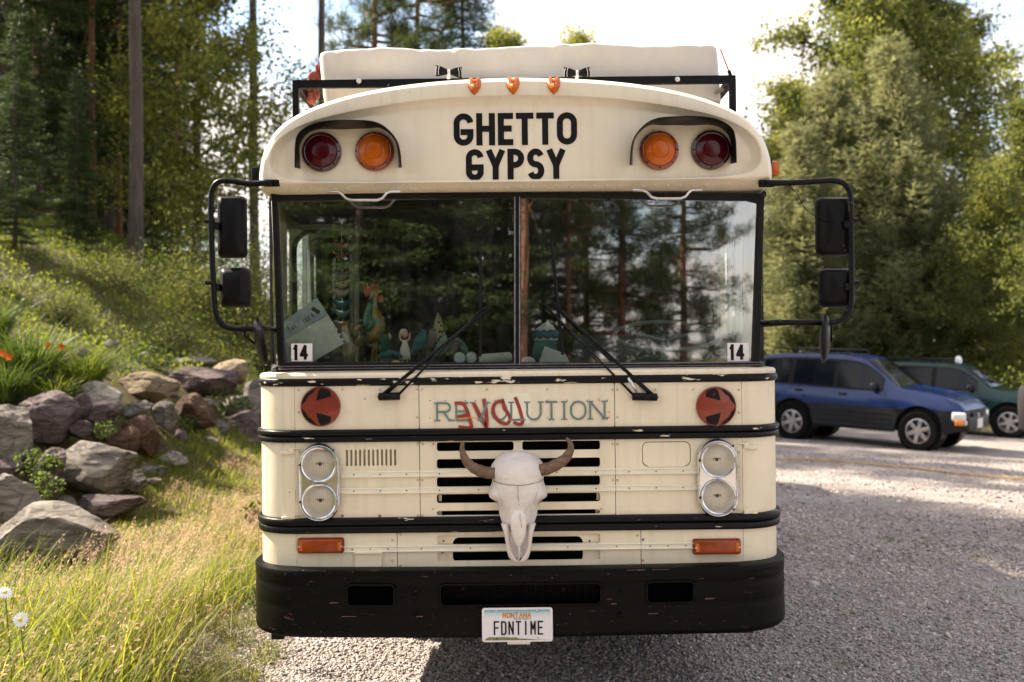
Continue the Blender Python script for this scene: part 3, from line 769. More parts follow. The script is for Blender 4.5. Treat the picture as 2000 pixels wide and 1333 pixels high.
# ---- roof cap
S1 = (FY + 0.1) / F
def half(poly):
    return [(u * S1, CAMZ + (670 - v) * S1) for u, v in poly]
outer_h = [(0, 150), (90, 152), (170, 157), (250, 166.5), (330, 182), (400, 205), (450, 232), (480, 264), (497, 302), (503.5, 340), (502, 362), (494, 374), (478, 379), (440, 380), (300, 379), (150, 378), (0, 378)]
inner_h = [(0, 196), (136, 199), (245, 211), (355, 231), (425, 254), (462, 285), (472, 320), (462, 343), (430, 356), (300, 359), (150, 359.5), (0, 359.5)]
floor_h = [(0, 213), (136, 215), (245, 225), (350, 241), (412, 260), (446, 288), (457, 318), (448, 338), (420, 350), (300, 354.5), (150, 355), (0, 355)]
def smooth_poly(p, it=2):
    for _ in range(it):
        q = [p[0]]
        for a, b in zip(p[:-1], p[1:]):
            q += [(a[0] * .75 + b[0] * .25, a[1] * .75 + b[1] * .25), (a[0] * .25 + b[0] * .75, a[1] * .25 + b[1] * .75)]
        p = q + [p[-1]]
    return p
def resample(h, n=64):
    """Right half outline -> n points by matching angle about a centre, then mirrored to a full loop."""
    h = smooth_poly(half(h)); cx, cz = 0.0, CAMZ + (670 - 290) * S1
    ang = [math.atan2((z - cz) * 4.2, x) for x, z in h]; pts = []
    for i in range(n + 1):
        a = math.pi / 2 - math.pi * i / n
        for j in range(len(h) - 1):
            if ang[j] >= a - 1e-9 >= ang[j + 1] - 1e-9:
                t = (ang[j] - a) / max(1e-9, ang[j] - ang[j + 1]); t = min(1, max(0, t))
                pts.append((h[j][0] + (h[j + 1][0] - h[j][0]) * t, h[j][1] + (h[j + 1][1] - h[j][1]) * t)); break
        else: pts.append(h[-1] if a < 0 else h[0])
    full = pts + [(-x, z) for x, z in pts[-2:0:-1]]
    return full
LO, LI, LF = resample(outer_h), resample(inner_h), resample(floor_h)
def mixl(a, b, t): return [(p[0] + (q[0] - p[0]) * t, p[1] + (q[1] - p[1]) * t) for p, q in zip(a, b)]
def inset(l, k):
    cx, cz = 0, CAMZ + 380 * S1; o = []
    for i, p in enumerate(l):
        a = Vector(l[i - 1]); b = Vector(l[(i + 1) % len(l)]); t = (b - a)
        if t.length < 1e-9: o.append(p); continue
        t.normalize(); n = Vector((t.y, -t.x)); c = Vector((cx - p[0], cz - p[1]))
        if n.dot(c) < 0: n = -n
        o.append((p[0] + n.x * k, p[1] + n.y * k))
    return o
rings = [(LO, 0.62), (LO, 0.20), (inset(LO, 0.004), 0.125), (inset(LO, 0.014), 0.068), (inset(LO, 0.030), 0.028), (inset(LO, 0.046), 0.006)]
rings += [(mixl(LO, LI, 0.90), 0.0), (LI, 0.002), (mixl(LI, LF, 0.12), 0.009), (mixl(LI, LF, 0.55), 0.024), (mixl(LI, LF, 0.85), 0.031), (LF, DF), (inset(LF, 0.012), DF), (inset(LF, 0.03), DF)]
mb = MB(); n = len(LO)
mb.loft([[(x, d, z) for x, z in l] for l, d in rings], False)
mb.f.append(tuple((len(rings) - 1) * n + j for j in range(n))); mb.mi.append(0)
cap = mb.build('roof_cap', 'cream_cap', bus, True, 34)
rivets([(KX(560 + 24 * i, 363), KZ(367, 0.02)) for i in range(39)], 0.006, 0.003, 'rivets', 'rivet_shade_grime', cap)
# main roof behind the cap
mb = MB(); top = [p for p in LO if p[1] > KZ(352, .1)]
iL = [i for i, p in enumerate(LO) if p[1] > KZ(352, .1)]
seq = sorted(top, key=lambda p: math.atan2((p[1] - 2.5) * 1.2, p[0]))
mb.loft([[(x * s_, y, (z - 2.5) * s_ + 2.5) for x, z in seq] for y, s_ in ((0.60, 0.998), (0.75, 0.99), (4, 0.99), (9.4, 0.99))], False, False)
roof = mb.build('roof', 'cream_cap', bus, True)
# clearance lamps: shield shapes
for px, py in ((927, 170), (1002, 169), (1081, 169)):
    x, z = K(px, py, 0.03); w, h = 0.037, 0.049
    out = [(-0.8, 0.75), (-0.45, 1.0), (-0.12, 0.72), (0.12, 0.72), (0.45, 1.0), (0.8, 0.75), (1.0, 0.25), (0.85, -0.25), (0.45, -0.72), (0, -1.0), (-0.45, -0.72), (-0.85, -0.25), (-1.0, 0.25)]
    rings = []
    def surf(zz): return 0.045 if zz > z + 0.02 else 0.018
    for s_, o_ in ((1.0, 0.0), (0.97, 0.022), (0.80, 0.040), (0.45, 0.052), (0.12, 0.056)):
        rings.append([(x + a * w * s_, 0.052 - o_ - 0.032 * (1 - (b + 1) / 2), z + b * h * s_) for a, b in out])
    mb = MB(); mb.loft(rings, True); o = mb.build('clearance_light', 'amber_lens', bus, True, 40)
    mb = MB(); mb.box((x, 0.03, z - h * .72), (0.018, 0.05, 0.014), bev=0.003); mb.build('lamp_base', 'amber_rim', o)
# side marker lamps
for sx, m_ in ((1, 'amber_lens'), (-1, 'black_plastic')):
    zc = KZ(336, 0.25); mb = MB(); mb.box((sx * 1.240, 0.27, zc), (0.034, 0.10, 0.086), bev=0.006); o = mb.build('side_marker', 'black_plastic', bus, True, 40)
    mb = MB(); mb.box((sx * 1.272, 0.27, zc), (0.046, 0.085, 0.072), bev=0.010); mb.build('lens', m_, o, True, 40)

# ---- hoods over the warning lamps: wall edge and projecting front edge
HA = [(577, 328), (577, 300), (577, 287), (580, 266), (591, 254), (608, 244), (632, 238), (662, 236), (692, 236), (722, 237), (740, 242), (754, 251), (766, 263), (776, 278), (781, 298), (783, 328)]
HB = [(587, 330), (586, 303), (585, 287), (590, 274), (598, 264), (610, 256), (632, 252), (662, 254), (692, 252), (722, 252), (738, 249), (750, 254), (763, 264), (773, 277), (777, 298), (778, 328)]
for sx in (-1, 1):
    dep = 0.14; A3 = smooth_poly([K(a, b, DF - dep) for a, b in HA], 2); B3 = smooth_poly([K(a, b, DF) for a, b in HB], 2)
    if sx > 0: A3 = [(-x, z) for x, z in A3]; B3 = [(-x, z) for x, z in B3]
    cx = sum(p[0] for p in B3) / len(B3); cz = min(p[1] for p in B3); rings = []
    for (ax, az), (bx_, bz) in zip(A3, B3):
        n_ = Vector((bx_ - cx, (bz - cz) * 1.2 + 0.02)).normalized() * 0.004
        rings.append([(bx_, DF + 0.004, bz), (bx_ + n_.x, DF + 0.004, bz + n_.y), (ax + n_.x, DF - dep, az + n_.y), (ax, DF - dep, az)])
    mb = MB(); mb.loft(rings, True); mb.build('lamp_hood', 'black_metal', bus, True, 35)

# ---- lettering on the cap
def put_on(x0, z0, d): return lambda a, b, o: (x0 + a, d - 0.001 - o, z0 + b)
WD = {'E': .80, 'T': .92, 'H': .98, 'G': 1.04, 'O': 1.06, 'P': .98, 'S': 1.0, 'Y': 1.06}
def fit(txt, total, gap, widths):
    k = sum(widths.get(c, 1) for c in txt); return (total - gap * (len(txt) - 1)) / k
for txt, xa, yb, xb_, yt in (('GHETTO', 886, 284, 1127, 221), ('GYPSY', 910, 352.5, 1104, 291)):
    x0, z0 = K(xa, (yb + yt) / 2, DF)[0], KZ(yb, DF); x1, z1 = K(xb_, (yb + yt) / 2, DF)[0], KZ(yt, DF)
    gap = 0.0135; w = fit(txt, x1 - x0, gap, WD); mb = MB()
    x = x0
    for i, ch in enumerate(txt):
        lw = w * WD.get(ch, 1)
        mb = MB(); text_mb(mb, ch, lw, z1 - z0, 0, 0.0285, put_on(x, z0, DF - 0.001)); mb.build('letter', 'letter_black', cap); x += lw + gap
# ---- painted word on the nose and the scrawl over it
x0, z0 = K(848, 823)[0], KZ(822); x1 = K(1187, 805)[0]
WS = {'R': 1.0, 'E': .85, 'V': 1.0, 'O': 1.0, 'L': .8, 'U': .95, 'T': .85, 'I': .38, 'N': 1.0}
gap = 0.0125; w = fit('REVOLUTION', x1 - x0 - 0.02, gap, WS)
x = x0 + 0.010
for ch in 'REVOLUTION':
    lw = w * WS[ch]; mb = MB(); text_mb(mb, ch, lw, KZ(784) - z0, 0, 0.0095, put_on(x, z0, -0.0045), serif=0.0145, ext=False); mb.build('painted_letter', 'letter_teal', bus); x += lw + gap
def scrawl(pts, wd, nm='scrawled_letter', m='letter_red', d=-0.0062):
    mb = MB(); ribbon(mb, smooth_poly([K(a, b) for a, b in pts], 2), wd, lambda a, b, o: (a, d - o, b), 0); return mb
mb = scrawl([(888, 788), (905, 787), (912, 800), (918, 820), (922, 834), (918, 837), (896, 834)], 0.016)
ribbon(mb, [K(893, 815), K(912, 811)], 0.017, lambda a, b, o: (a, -0.0068, b), 0); mb.build('scrawled_letter', 'letter_red', bus)
mb = scrawl([(925, 788), (934, 805), (948, 832), (951, 832), (950, 806), (945, 779)], 0.018); mb.build('scrawled_letter', 'letter_red', bus)
mb = scrawl([(984, 782), (968, 786), (962, 798), (966, 814), (978, 826), (992, 829), (997, 818), (992, 806), (984, 798), (983, 784)], 0.016); mb.build('scrawled_letter', 'letter_red', bus)
mb = scrawl([(1006, 776), (1013, 792), (1018, 810), (1022, 828), (1010, 829), (1003, 824)], 0.016); mb.build('scrawled_letter', 'letter_red', bus)
mb = MB(); ribbon(mb, [K(890, 818), K(912, 816), K(933, 817)], 0.004, lambda a, b, o: (a, -0.0075, b), 0)
ribbon(mb, [K(1188, 806), K(1191, 804)], 0.006, lambda a, b, o: (a, -0.0045, b), 0); ribbon(mb, [K(1187, 816), K(1191, 815)], 0.006, lambda a, b, o: (a, -0.0045, b), 0)
ribbon(mb, [K(1169, 778), K(1170, 784)], 0.005, lambda a, b, o: (a, -0.0045, b), 0)
stuff(mb.build('paint_smear', 'letter_orange', bus))

# ---- windshield: frame, two panes, quarter windows
DW = 0.10
def KP(l, d): return [K(a, b, d) for a, b in l]
frm_out = KP([(529, 376), (1493, 378), (1483, 720), (543, 720)], DW)
h1 = KP([(541, 395), (560, 393), (760, 389), (1003, 387), (1003, 708), (556, 708)], DW)
h2 = KP([(1018, 387), (1250, 389), (1460, 392), (1480, 397), (1469, 708), (1018, 708)], DW)
me = fill_mesh('windshield', frm_out, [h1, h2], 0.035, DW - 0.005, bevel=0.004)
wsh = new_obj('windshield', me, 'rubber', bus)
for hh in (h1, h2):
    cxm = sum(p[0] for p in hh) / len(hh); czm = sum(p[1] for p in hh) / len(hh)
    big = [(cxm + (x - cxm) * 1.012, czm + (z - czm) * 1.02) for x, z in hh]
    mb = MB(); mb.add([(x, DW + 0.014, z) for x, z in big], [tuple(range(len(big)))]); mb.build('pane', 'windshield_glass', wsh)
# bright alloy insert strips on the centre post and along the sill
mb = MB()
for px in (1005.5, 1015): 
    a = K(px, 385, DW); b = K(px, 712, DW); mb.tube([(a[0], DW - 0.007, a[1]), (b[0], DW - 0.007, b[1])], 0.0035, 6)
for py in (712, 717):
    a = K(545, py + 4, DW); b = K(1482, py - 4, DW); mb.tube([(a[0], DW - 0.007, a[1]), (b[0], DW - 0.007, b[1])], 0.003, 6)
mb.build('frame_strip', 'alu_dull', wsh) if 'alu_dull' in MATS else (mat('alu_dull', (0.16, 0.15, 0.16), 0.4, 0.6, var=0.4, vs=30), mb.build('frame_strip', 'alu_dull', wsh))
for s_ in (0, 1):
    t = frm_out[0] if s_ == 0 else frm_out[1]; b = frm_out[3] if s_ == 0 else frm_out[2]; sx = -1 if s_ == 0 else 1
    A = Vector((t[0], DW + 0.005, t[1])); Bq = Vector((b[0], DW + 0.005, b[1] - 0.002)); C = Vector((sx * 1.243, 0.43, b[1])); D = Vector((sx * 1.243, 0.43, t[1]))
    mb = MB(); mb.quad(A, Bq, C, D); q = mb.build('quarter_window', 'side_glass', bus)
    mb = MB(); e = 0.012
    mb.tube([D, C], 0.016, 6); mb.tube([A + Vector((0, .01, 0)), D], 0.014, 6); mb.tube([Bq + Vector((0, .01, 0)), C], 0.016, 6)
    mb.build('quarter_frame', 'rubber', q)
    mb = MB(); mb.box((sx * 1.225, 0.50, (KZ(378, .4) + zSILL) / 2), (0.045, 0.12, KZ(378, .4) - zSILL + 0.1), bev=0.01); mb.build('corner_post', 'cream_paint', bus)
# rain-gutter grab handles
for xa, xb_, yy in ((641, 782, 374), (1236, 1372, 371)):
    pts = [(xa, yy), (xa + 20, yy + 1), (xa + 27, yy + 6), (xa + 36, yy + 15), (xa + 46, yy + 18), (xb_ - 44, yy + 18), (xb_ - 34, yy + 14), (xb_ - 26, yy + 4), (xb_ - 18, yy), (xb_, yy)]
    p3 = []
    for i, (a, b) in enumerate(pts):
        x, z = K(a, b, 0.0); p3.append((x, -0.012 if 1 < i < 8 else 0.002, z))
    mb = MB(); mb.tube(smooth_poly3 if False else p3, 0.0062, 8); o = mb.build('grab_handle', 'alu', bus, True)

# ---- stickers with the number
for xa, xb_, ya, yb in ((568, 609, 671, 706.5), (1422, 1463, 670, 706.5)):
    x0, z0 = K(xa, yb, DW); x1, z1 = K(xb_, ya, DW); dd = DW + 0.012
    mb = MB(); mb.quad((x0, dd, z0), (x1, dd, z0), (x1, dd, z1), (x0, dd, z1)); o = mb.build('number_sticker', 'sticker_white', bus)
    mb = MB(); text_mb(mb, '14', 0.034, z1 - z0 - 0.012, 0.006, 0.0145, put_on(x0 + 0.010, z0 + 0.006, dd), widths={'1': .72, '4': 1.22}); mb.build('numerals', 'letter_black', o)

# ---- wipers
def wiper(piv, tip, piv2, tip2, blade, end):
    d = 0.02
    def P(p, dd): x, z = K(p[0], p[1], dd); return Vector((x, dd, z))
    a = P(piv, -0.02); b = P(tip, 0.075); mid = a.lerp(b, 0.55) + Vector((0, -0.02, 0.0))
    mb = MB(); mb.tube([a, a.lerp(mid, .35), mid, b], [0.011, 0.009, 0.0065, 0.0055], 8, flat=0.6)
    o = mb.build('wiper', 'black_metal', bus, True)
    a2 = P(piv2, -0.02); b2 = P(tip2, 0.07); m2 = a2.lerp(b2, 0.55) + Vector((0, -0.02, 0)); mb = MB(); mb.tube([a2, m2, b2], [0.006, 0.0042, 0.004], 7)
    mb.tube([b2, b], 0.0045, 6); mb.build('link_rod', 'black_metal', o, True)
    mb = MB(); p, q = P(blade, 0.085), P(end, 0.085); mb.tube([p, p.lerp(q, .5) + Vector((0, -0.006, 0)), q], [(0.003, 0.008)] * 3, 6); mb.build('wiper_blade', 'rubber', o)
    mb = MB(); c = a.lerp(a2, 0.5); mb.tube([a + (a - a2).normalized() * .012, a2 + (a2 - a).normalized() * .012], [(0.018, 0.02)] * 2, 10); mb.lathe([(0.017, -0.005), (0.015, -0.042), (0.004, -0.047)], (a.x, 0, a.z), 'y', 12); mb.build('pivot_base', 'black_metal', o, True)
    return o
wiper((745, 775), (958, 598), (776, 774), (940, 606), (938, 500), (938, 697))
w2 = wiper((1278, 776), (1078, 592), (1240, 775), (1065, 597), (1078, 470), (1099, 693))
mb = MB(); a = K(1226, 738, -0.03); b = K(1244, 768, -0.02); mb.tube([(a[0], -0.045, a[1]), ((a[0] * .6 + b[0] * .4), -0.046, a[1] * .6 + b[1] * .4), (b[0], -0.035, b[1])], [0.006, 0.009, 0.004], 8); mb.build('washer_nozzle', 'alu', w2, True)

# ---- mirrors
def mirror_set(sx):
    y0 = -0.02
    def P(px, py, d=y0):
        x, z = K(px, py, d); return Vector((x, d, z))
    if sx > 0:
        armpts = [(1500, 357), (1545, 358), (1600, 354), (1632, 352), (1652, 360), (1661, 378), (1662, 420), (1663, 500), (1663, 585), (1660, 608), (1648, 624), (1628, 631), (1560, 630), (1512, 630)]
        big = (1600, 383, 1671, 497); small = (1606, 524, 1675, 599)
    else:
        armpts = [(528, 356), (490, 361), (455, 354), (430, 353), (418, 362), (412, 380), (412, 430), (415, 520), (419, 600), (424, 622), (436, 638), (455, 643), (492, 643), (520, 643)]
        big = (419, 381, 476, 502); small = (424, 522, 483, 600)
    pts = smooth_poly_v([P(*p) for p in armpts], 2)
    pts[0].y += 0.03; pts[-1].y = 0.30; pts[-2].y = 0.22
    mb = MB(); mb.tube(pts, 0.0135, 10); o = mb.build('mirror_arm', 'black_metal', bus, True)
    mb = MB(); a = pts[0]; b = P(1545 if sx > 0 else 487, 357)
    mb.box((a + Vector((0, 0, 0))), (0.075, 0.02, 0.034), bev=0.006); mb.tube([a, b], [0.017, 0.010], 8)
    mb.build('arm_mount', 'black_metal', o, True, 40); mb = MB()
    e = pts[-1]; mb.tube([e + Vector((sx * .01, 0, 0)), e + Vector((sx * 0.13, -0.18, 0.0))], [0.018, 0.011], 8)
    mb.build('arm_mount', 'black_metal', o, True, 40)
    for (xa, ya, xb_, yb), dep in ((big, 0.05), (small, 0.06)):
        x0, z1 = K(xa, ya, y0 + 0.02); x1, z0 = K(xb_, yb, y0 + 0.02); rings = []
        for k_, d_ in ((1.0, 0.035), (1.0, 0.012), (0.955, -0.004), (0.80, -0.026), (0.58, -dep * .75), (0.2, -dep * .8)):
            cx, cz = (x0 + x1) / 2, (z0 + z1) / 2; w, h = (x1 - x0) / 2 * k_, (z1 - z0) / 2 * (0.5 + 0.5 * k_ if k_ > .7 else k_ * 1.2)
            rings.append([(a_, y0 + 0.055 + d_, b_) for a_, b_ in rrect(cx - w, cz - h, cx + w, cz + h, min(w, h) * 0.33, 4)])
        mb = MB(); mb.loft(rings, True); q = mb.build('mirror', 'black_plastic', o, True, 40)
        mb = MB(); mb.prism(rrect(x0 + .006, z0 + .006, x1 - .006, z1 - .006, 0.018, 4), y0 + 0.0902, y0 + 0.092); mb.build('mirror_glass', 'chrome', q)
        xm = pts[len(pts) // 2].x; mb = MB(); mb.tube([(xm + sx * 0.03, y0, (z0 + z1) / 2 + .02), (xm - sx * 0.012, y0 - 0.004, (z0 + z1) / 2 + .02)], 0.011, 8)
        mb.box((xm - sx * .015, y0 + .02, (z0 + z1) / 2), (0.035, 0.05, 0.035), bev=0.006); mb.build('mirror_clamp', 'black_metal', q)
    # round convex mirror seen almost edge-on
    c = P(1612, 661) if sx > 0 else P(508, 668)
    nrm = Vector((0.97 * -sx, 0.34, 0.05)) if sx > 0 else Vector((0.93, 0.36, 0.18)); nrm.normalize()
    a1 = nrm.cross(Vector((0, 0, 1))).normalized(); a2 = nrm.cross(a1).normalized(); rings = []
    for r_, h_ in ((0.012, 0.022), (0.06, 0.020), (0.098, 0.010), (0.112, 0.0), (0.114, -0.008), (0.108, -0.012), (0.06, -0.022), (0.004, -0.027)):
        rings.append([c + nrm * h_ * -1 + a1 * (r_ * math.cos(2 * math.pi * j / 28)) + a2 * (r_ * math.sin(2 * math.pi * j / 28)) for j in range(28)])
    mb = MB(); mb.loft(rings, True); q = mb.build('round_mirror', 'black_metal', o, True, 50)
    bk = P(1623, 640) if sx > 0 else P(478, 655); bb = P(1624, 668) if sx > 0 else P(497, 672)
    mb = MB(); mb.tube([bk + Vector((0, 0, .035)), bk, bb, c], [0.012, 0.011, 0.010, 0.009], 8, flat=.6); mb.build('mirror_bracket', 'black_metal', q)
    if sx > 0:
        mb = MB(); w = [(1541, 362), (1556, 378), (1565, 398), (1572, 412), (1590, 424), (1603, 434), (1628, 437)]
        mb.tube(smooth_poly_v([P(*p) + Vector((0, -0.03 * (i / 6), 0)) for i, p in enumerate(w)], 1), 0.0016, 5); mb.build('mirror_wire', 'void', o)
    return o
def smooth_poly_v(p, it=2):
    for _ in range(it):
        q = [p[0].copy()]
        for a, b in zip(p[:-1], p[1:]): q += [a.lerp(b, .25), a.lerp(b, .75)]
        p = q + [p[-1].copy()]
    return p
mirror_set(-1); mirror_set(1)

# ---- licence plate
x0, z0 = K(942, 1253.5, -0.155); x1, z1 = K(1079, 1185.5, -0.155); dpl = -0.163
mat('plate_white', (0.66, 0.62, 0.62), 0.4, var=0.05, vs=20)
mat('plate_blue', (0.10, 0.34, 0.40), 0.4, var=0.2, vs=12); mat('plate_orange', (0.50, 0.20, 0.035), 0.5, var=0.2, vs=50); mat('plate_green', (0.16, 0.17, 0.06), 0.5, var=0.5, vs=70)
pl = new_obj('license_plate', fill_mesh('license_plate', rrect(x0, z0, x1, z1, 0.012, 4), [], 0.003, dpl), 'plate_white', bus)
mb = MB(); w = x1 - x0; h = z1 - z0
def gradient_plate():
    m = bpy.data.materials.new('plate_sky_print'); m.use_nodes = True; t = m.node_tree; b = t.nodes['Principled BSDF']; k = t.links.new
    tc = N(t, 'ShaderNodeTexCoord'); sp = N(t, 'ShaderNodeSeparateXYZ'); k(tc.outputs['Object'], sp.inputs[0])
    mr = N(t, 'ShaderNodeMapRange'); mr.inputs[1].default_value = z0 + h * .70; mr.inputs[2].default_value = z1 - h * .05
    k(sp.outputs['Z'], mr.inputs[0]); rp = N(t, 'ShaderNodeValToRGB'); rp.color_ramp.elements[0].color = (0.66, 0.63, 0.63, 1); rp.color_ramp.elements[1].color = (0.045, 0.22, 0.28, 1)
    e = rp.color_ramp.elements.new(0.55); e.color = (0.42, 0.55, 0.57, 1)
    k(mr.outputs[0], rp.inputs['Fac']); k(rp.outputs['Color'], b.inputs['Base Color']); b.inputs['Roughness'].default_value = 0.4; MATS['plate_sky_print'] = m
gradient_plate()
mb.prism(rrect(x0 + w * .03, z0 + h * .05, x1 - w * .035, z1 - h * .06, 0.006, 3), dpl - 0.0006, dpl); mb.build('plate_print', 'plate_sky_print', pl)
tx = MB(); text_mb(tx, 'FDNTIME', 0.0245, h * .41, 0.0085, 0.0068, put_on(x0 + w * .165, z0 + h * .205, dpl - 0.0012)); tx.build('plate_characters', 'letter_black', pl)
tx = MB(); text_mb(tx, 'MONTANA', 0.0165, h * .17, 0.0022, 0.0042, put_on(x0 + w * .29, z0 + h * .70, dpl - 0.0012)); tx.build('plate_state_name', 'plate_orange', pl)
tx = MB(); text_mb(tx, 'Big Sky Country', 0.0042, h * .05, 0.0012, 0.0010, put_on(x0 + w * .45, z0 + h * .655, dpl - 0.0012)); tx.build('plate_motto', 'letter_black', pl)
gm = MB(); prof = [(0.03, .05), (0.06, .11), (0.10, .15), (0.2, .14), (0.3, .15), (0.4, .13), (0.47, .14), (0.52, .10), (0.62, .095), (0.75, .065), (0.95, .05)]
gm.add([(x0 + w * a, dpl - 0.0012, z0 + h * b) for a, b in prof], [tuple(range(len(prof)))]); gm.build('plate_grassland', 'plate_green', pl)
sm = MB()
for a, b in ((.205, .90), (.785, .91)): sm.lathe([(0.0055, dpl), (0.005, dpl - 0.004), (0.0005, dpl - 0.0055)], (x0 + w * a, 0, z0 + h * b), 'y', 10)
sm.build('plate_screws', 'alu', pl, True)
sm = MB()
for a, b in ((.205, .11), (.79, .115)): sm.lathe([(0.0028, dpl - 0.0012), (0.0028, dpl - 0.0018)], (x0 + w * a, 0, z0 + h * b), 'y', 8)
stuff(sm.build('plate_holes', 'void', pl))

# ---- flanks, floor, underbody, wheels
def side(sx):
    holes = []
    for i in range(9):
        ya = 1.35 + i * 0.86
        if ya + 0.72 < 9.2: holes.append(rrect(ya, 1.72, ya + 0.72, 2.36, 0.06, 4))
    if sx < 0: holes.insert(0, rrect(0.60, 0.80, 1.22, 2.42, 0.05, 4))     # open doorway
    else: holes.insert(0, rrect(0.64, 1.72, 1.26, 2.36, 0.06, 4))
    sk = [(0.20, 0.72), (1.55, 0.78), (1.55, 1.0), (1.8, 1.1), (2.4, 1.1), (2.62, 1.0), (2.62, 0.55), (6.4, 0.55), (6.4, 1.0), (6.65, 1.1), (7.3, 1.1), (7.55, 1.0), (7.55, 0.55), (9.4, 0.55), (9.4, 2.58), (0.5, 2.58), (0.5, 1.66), (0.20, 1.66)]
    me = fill_mesh('side_wall', sk, holes, 0.03, sx * (HW - 0.016), 'yz'); o = new_obj('side_wall', me, 'cream_paint', bus)
    for h in holes[(1 if sx < 0 else 0):]:
        mb = MB(); mb.add([(sx * (HW - 0.016), a, b) for a, b in h], [tuple(range(len(h)))]); mb.build('side_window', 'side_glass', o)
    for k_, (z0_, z1_) in enumerate(((zB0, zB1), (zC0, zC1))):
        pass
side(-1); side(1)
mat('floor_lino', (0.05, 0.045, 0.04), 0.7); mat('chassis', (0.012, 0.011, 0.011), 0.8)
mb = MB(); mb.box((0, 4.8, 0.80), (2.4, 9.0, 0.04)); mb.build('cab_floor', 'floor_lino', bus)
mb = MB(); mb.box((0.36, 4.75, 0.49), (1.62, 8.8, 0.32)); mb.box((-0.85, 5.6, 0.66), (0.7, 7.2, 0.16)); mb.box((0, 9.38, 1.7), (2.4, 0.04, 1.8)); mb.build('underbody', 'chassis', bus)  # low off-centre pan added to darken the ground under the bus
mat('tyre', (0.018, 0.017, 0.017), 0.8, bump=0.1, bs=60); mat('rim_steel', (0.35, 0.33, 0.30), 0.5, 0.3)
for yy in (2.1, 6.97):
    for sx in (-1, 1):
        mb = MB(); mb.lathe([(0.30, -0.13), (0.44, -0.14), (0.485, -0.11), (0.50, -0.06), (0.50, 0.06), (0.485, 0.11), (0.44, 0.14), (0.30, 0.13)], (sx * 1.02, yy, 0.50), 'x', 32); mb.f = mb.f[:-2]; mb.mi = mb.mi[:-2]; wv = mb.build('wheel', 'tyre', bus, True, 40)
        mb = MB(); mb.lathe([(0.29, -0.05), (0.29, 0.12), (0.24, 0.06), (0.10, 0.06), (0.09, 0.12), (0.01, 0.12)], (sx * 1.02, yy, 0.50), 'x', 24); mb.build('rim', 'rim_steel', wv, True, 40)

# ---- roof rack
DR = 0.48
xl, xr = -abs(KX(583, 157, DR)) * .5 - abs(KX(1447, 151, DR)) * .5, abs(KX(583, 157, DR)) * .5 + abs(KX(1447, 151, DR)) * .5
zt, zl = KZ(153, DR), KZ(168.5, DR)
mb = MB(); mb.box((0, DR, (zt + zl) / 2), (xr - xl, 0.025, zt - zl), bev=0.002)
rack = mb.build('roof_rack', 'black_metal', bus)
for sx in (-1, 1):
    mb = MB(); x = sx * (xr - 0.016); mb.box((x, DR - 0.002, zl - 0.11), (0.032, 0.03, 0.26), bev=0.002)
    mb.build('rack_post', 'black_metal', rack)
    mb = MB(); mb.box((x, DR + 1.5, (zt + zl) / 2), (0.030, 2.95, zt - zl), bev=0.002); mb.box((x, DR + 2.9, zl - 0.1), (0.032, 0.03, 0.24)); mb.build('side_rail', 'black_metal', rack)
    mb = MB(); x, z = K(702 if sx < 0 else 1322, 160 if sx < 0 else 157, DR); mb.lathe([(0.013, DR - 0.012), (0.013, DR - 0.018), (0.006, DR - 0.020), (0.005, DR - 0.030), (0.001, DR - 0.031)], (x, 0, z), 'y', 12); mb.build('rack_bolt', 'alu', rack)
mat('weathered_wood', (0.27, 0.24, 0.20), 0.8, var=0.35, vs=18, stretch=(0.4, 6, 6), bump=0.2, bs=30)
mb = MB(); mb.box((0, DR + 0.12, zl - 0.112), (2 * xr - 0.10, 0.09, 0.045)); mb.build('rack_plank', 'weathered_wood', rack)
mb = MB(); mb.box((0, DR + 0.95, zl - 0.112), (2 * xr - 0.10, 0.09, 0.045)); mb.build('rack_plank', 'weathered_wood', rack)
mb = MB(); mb.tube([(xr - 0.19, DR + 0.12, zl - 0.08), (xr - 0.05, DR + 0.06, zl - 0.01)], 0.012, 4); mb.build('rack_brace', 'weathered_wood', rack)
# ------------------------------------------------------------------ cab interior (parts of the bus)
mat('dash', (0.06, 0.075, 0.072), 0.55, var=0.2, vs=5)
mat('cab_green', (0.26, 0.29, 0.20), 0.5, var=0.06, vs=3)
mat('cab_white', (0.62, 0.66, 0.68), 0.5, var=0.05, vs=3)
mat('curtain', (0.012, 0.008, 0.005), 0.9, var=0.3, vs=3)
ZD = 1.700
mb = MB(); mb.box((0, 0.44, ZD - 0.045), (2.38, 0.60, 0.09), bev=0.015); dash = mb.build('dashboard', 'dash', bus)
mb = MB(); a = K(1120, 655, 0.72); b = K(1470, 655, 0.72); mb.box(((a[0] + b[0]) / 2, 0.76, a[1] - 0.09), (b[0] - a[0], 0.12, 0.18), bev=0.03); mb.build('instrument_cowl', 'dash', dash)
mat('cab_shade', (0.014, 0.012, 0.010), 0.8)
mb = MB(); mb.box((0, 0.82, 2.52), (2.3, 1.1, 0.16), bev=0.02); mb.build('ceiling_shade_box', 'cab_shade', bus)  # dark box added under the lit ceiling, standing in for shade
# dark pleated curtain across the cab
mb = MB(); n = 150; top = []; bot = []
for i in range(n + 1):
    x = -1.20 + 2.38 * i / n; y = 1.32 + 0.03 * math.sin(i * 1.05) + 0.015 * math.sin(i * 0.37 + 1)
    top.append((x, y, 2.55)); bot.append((x, y * 1.0 + 0.01 * math.sin(i), 0.85))
mb.loft([top, bot], False, False); mb.build('cab_curtain', 'curtain', bus, True)
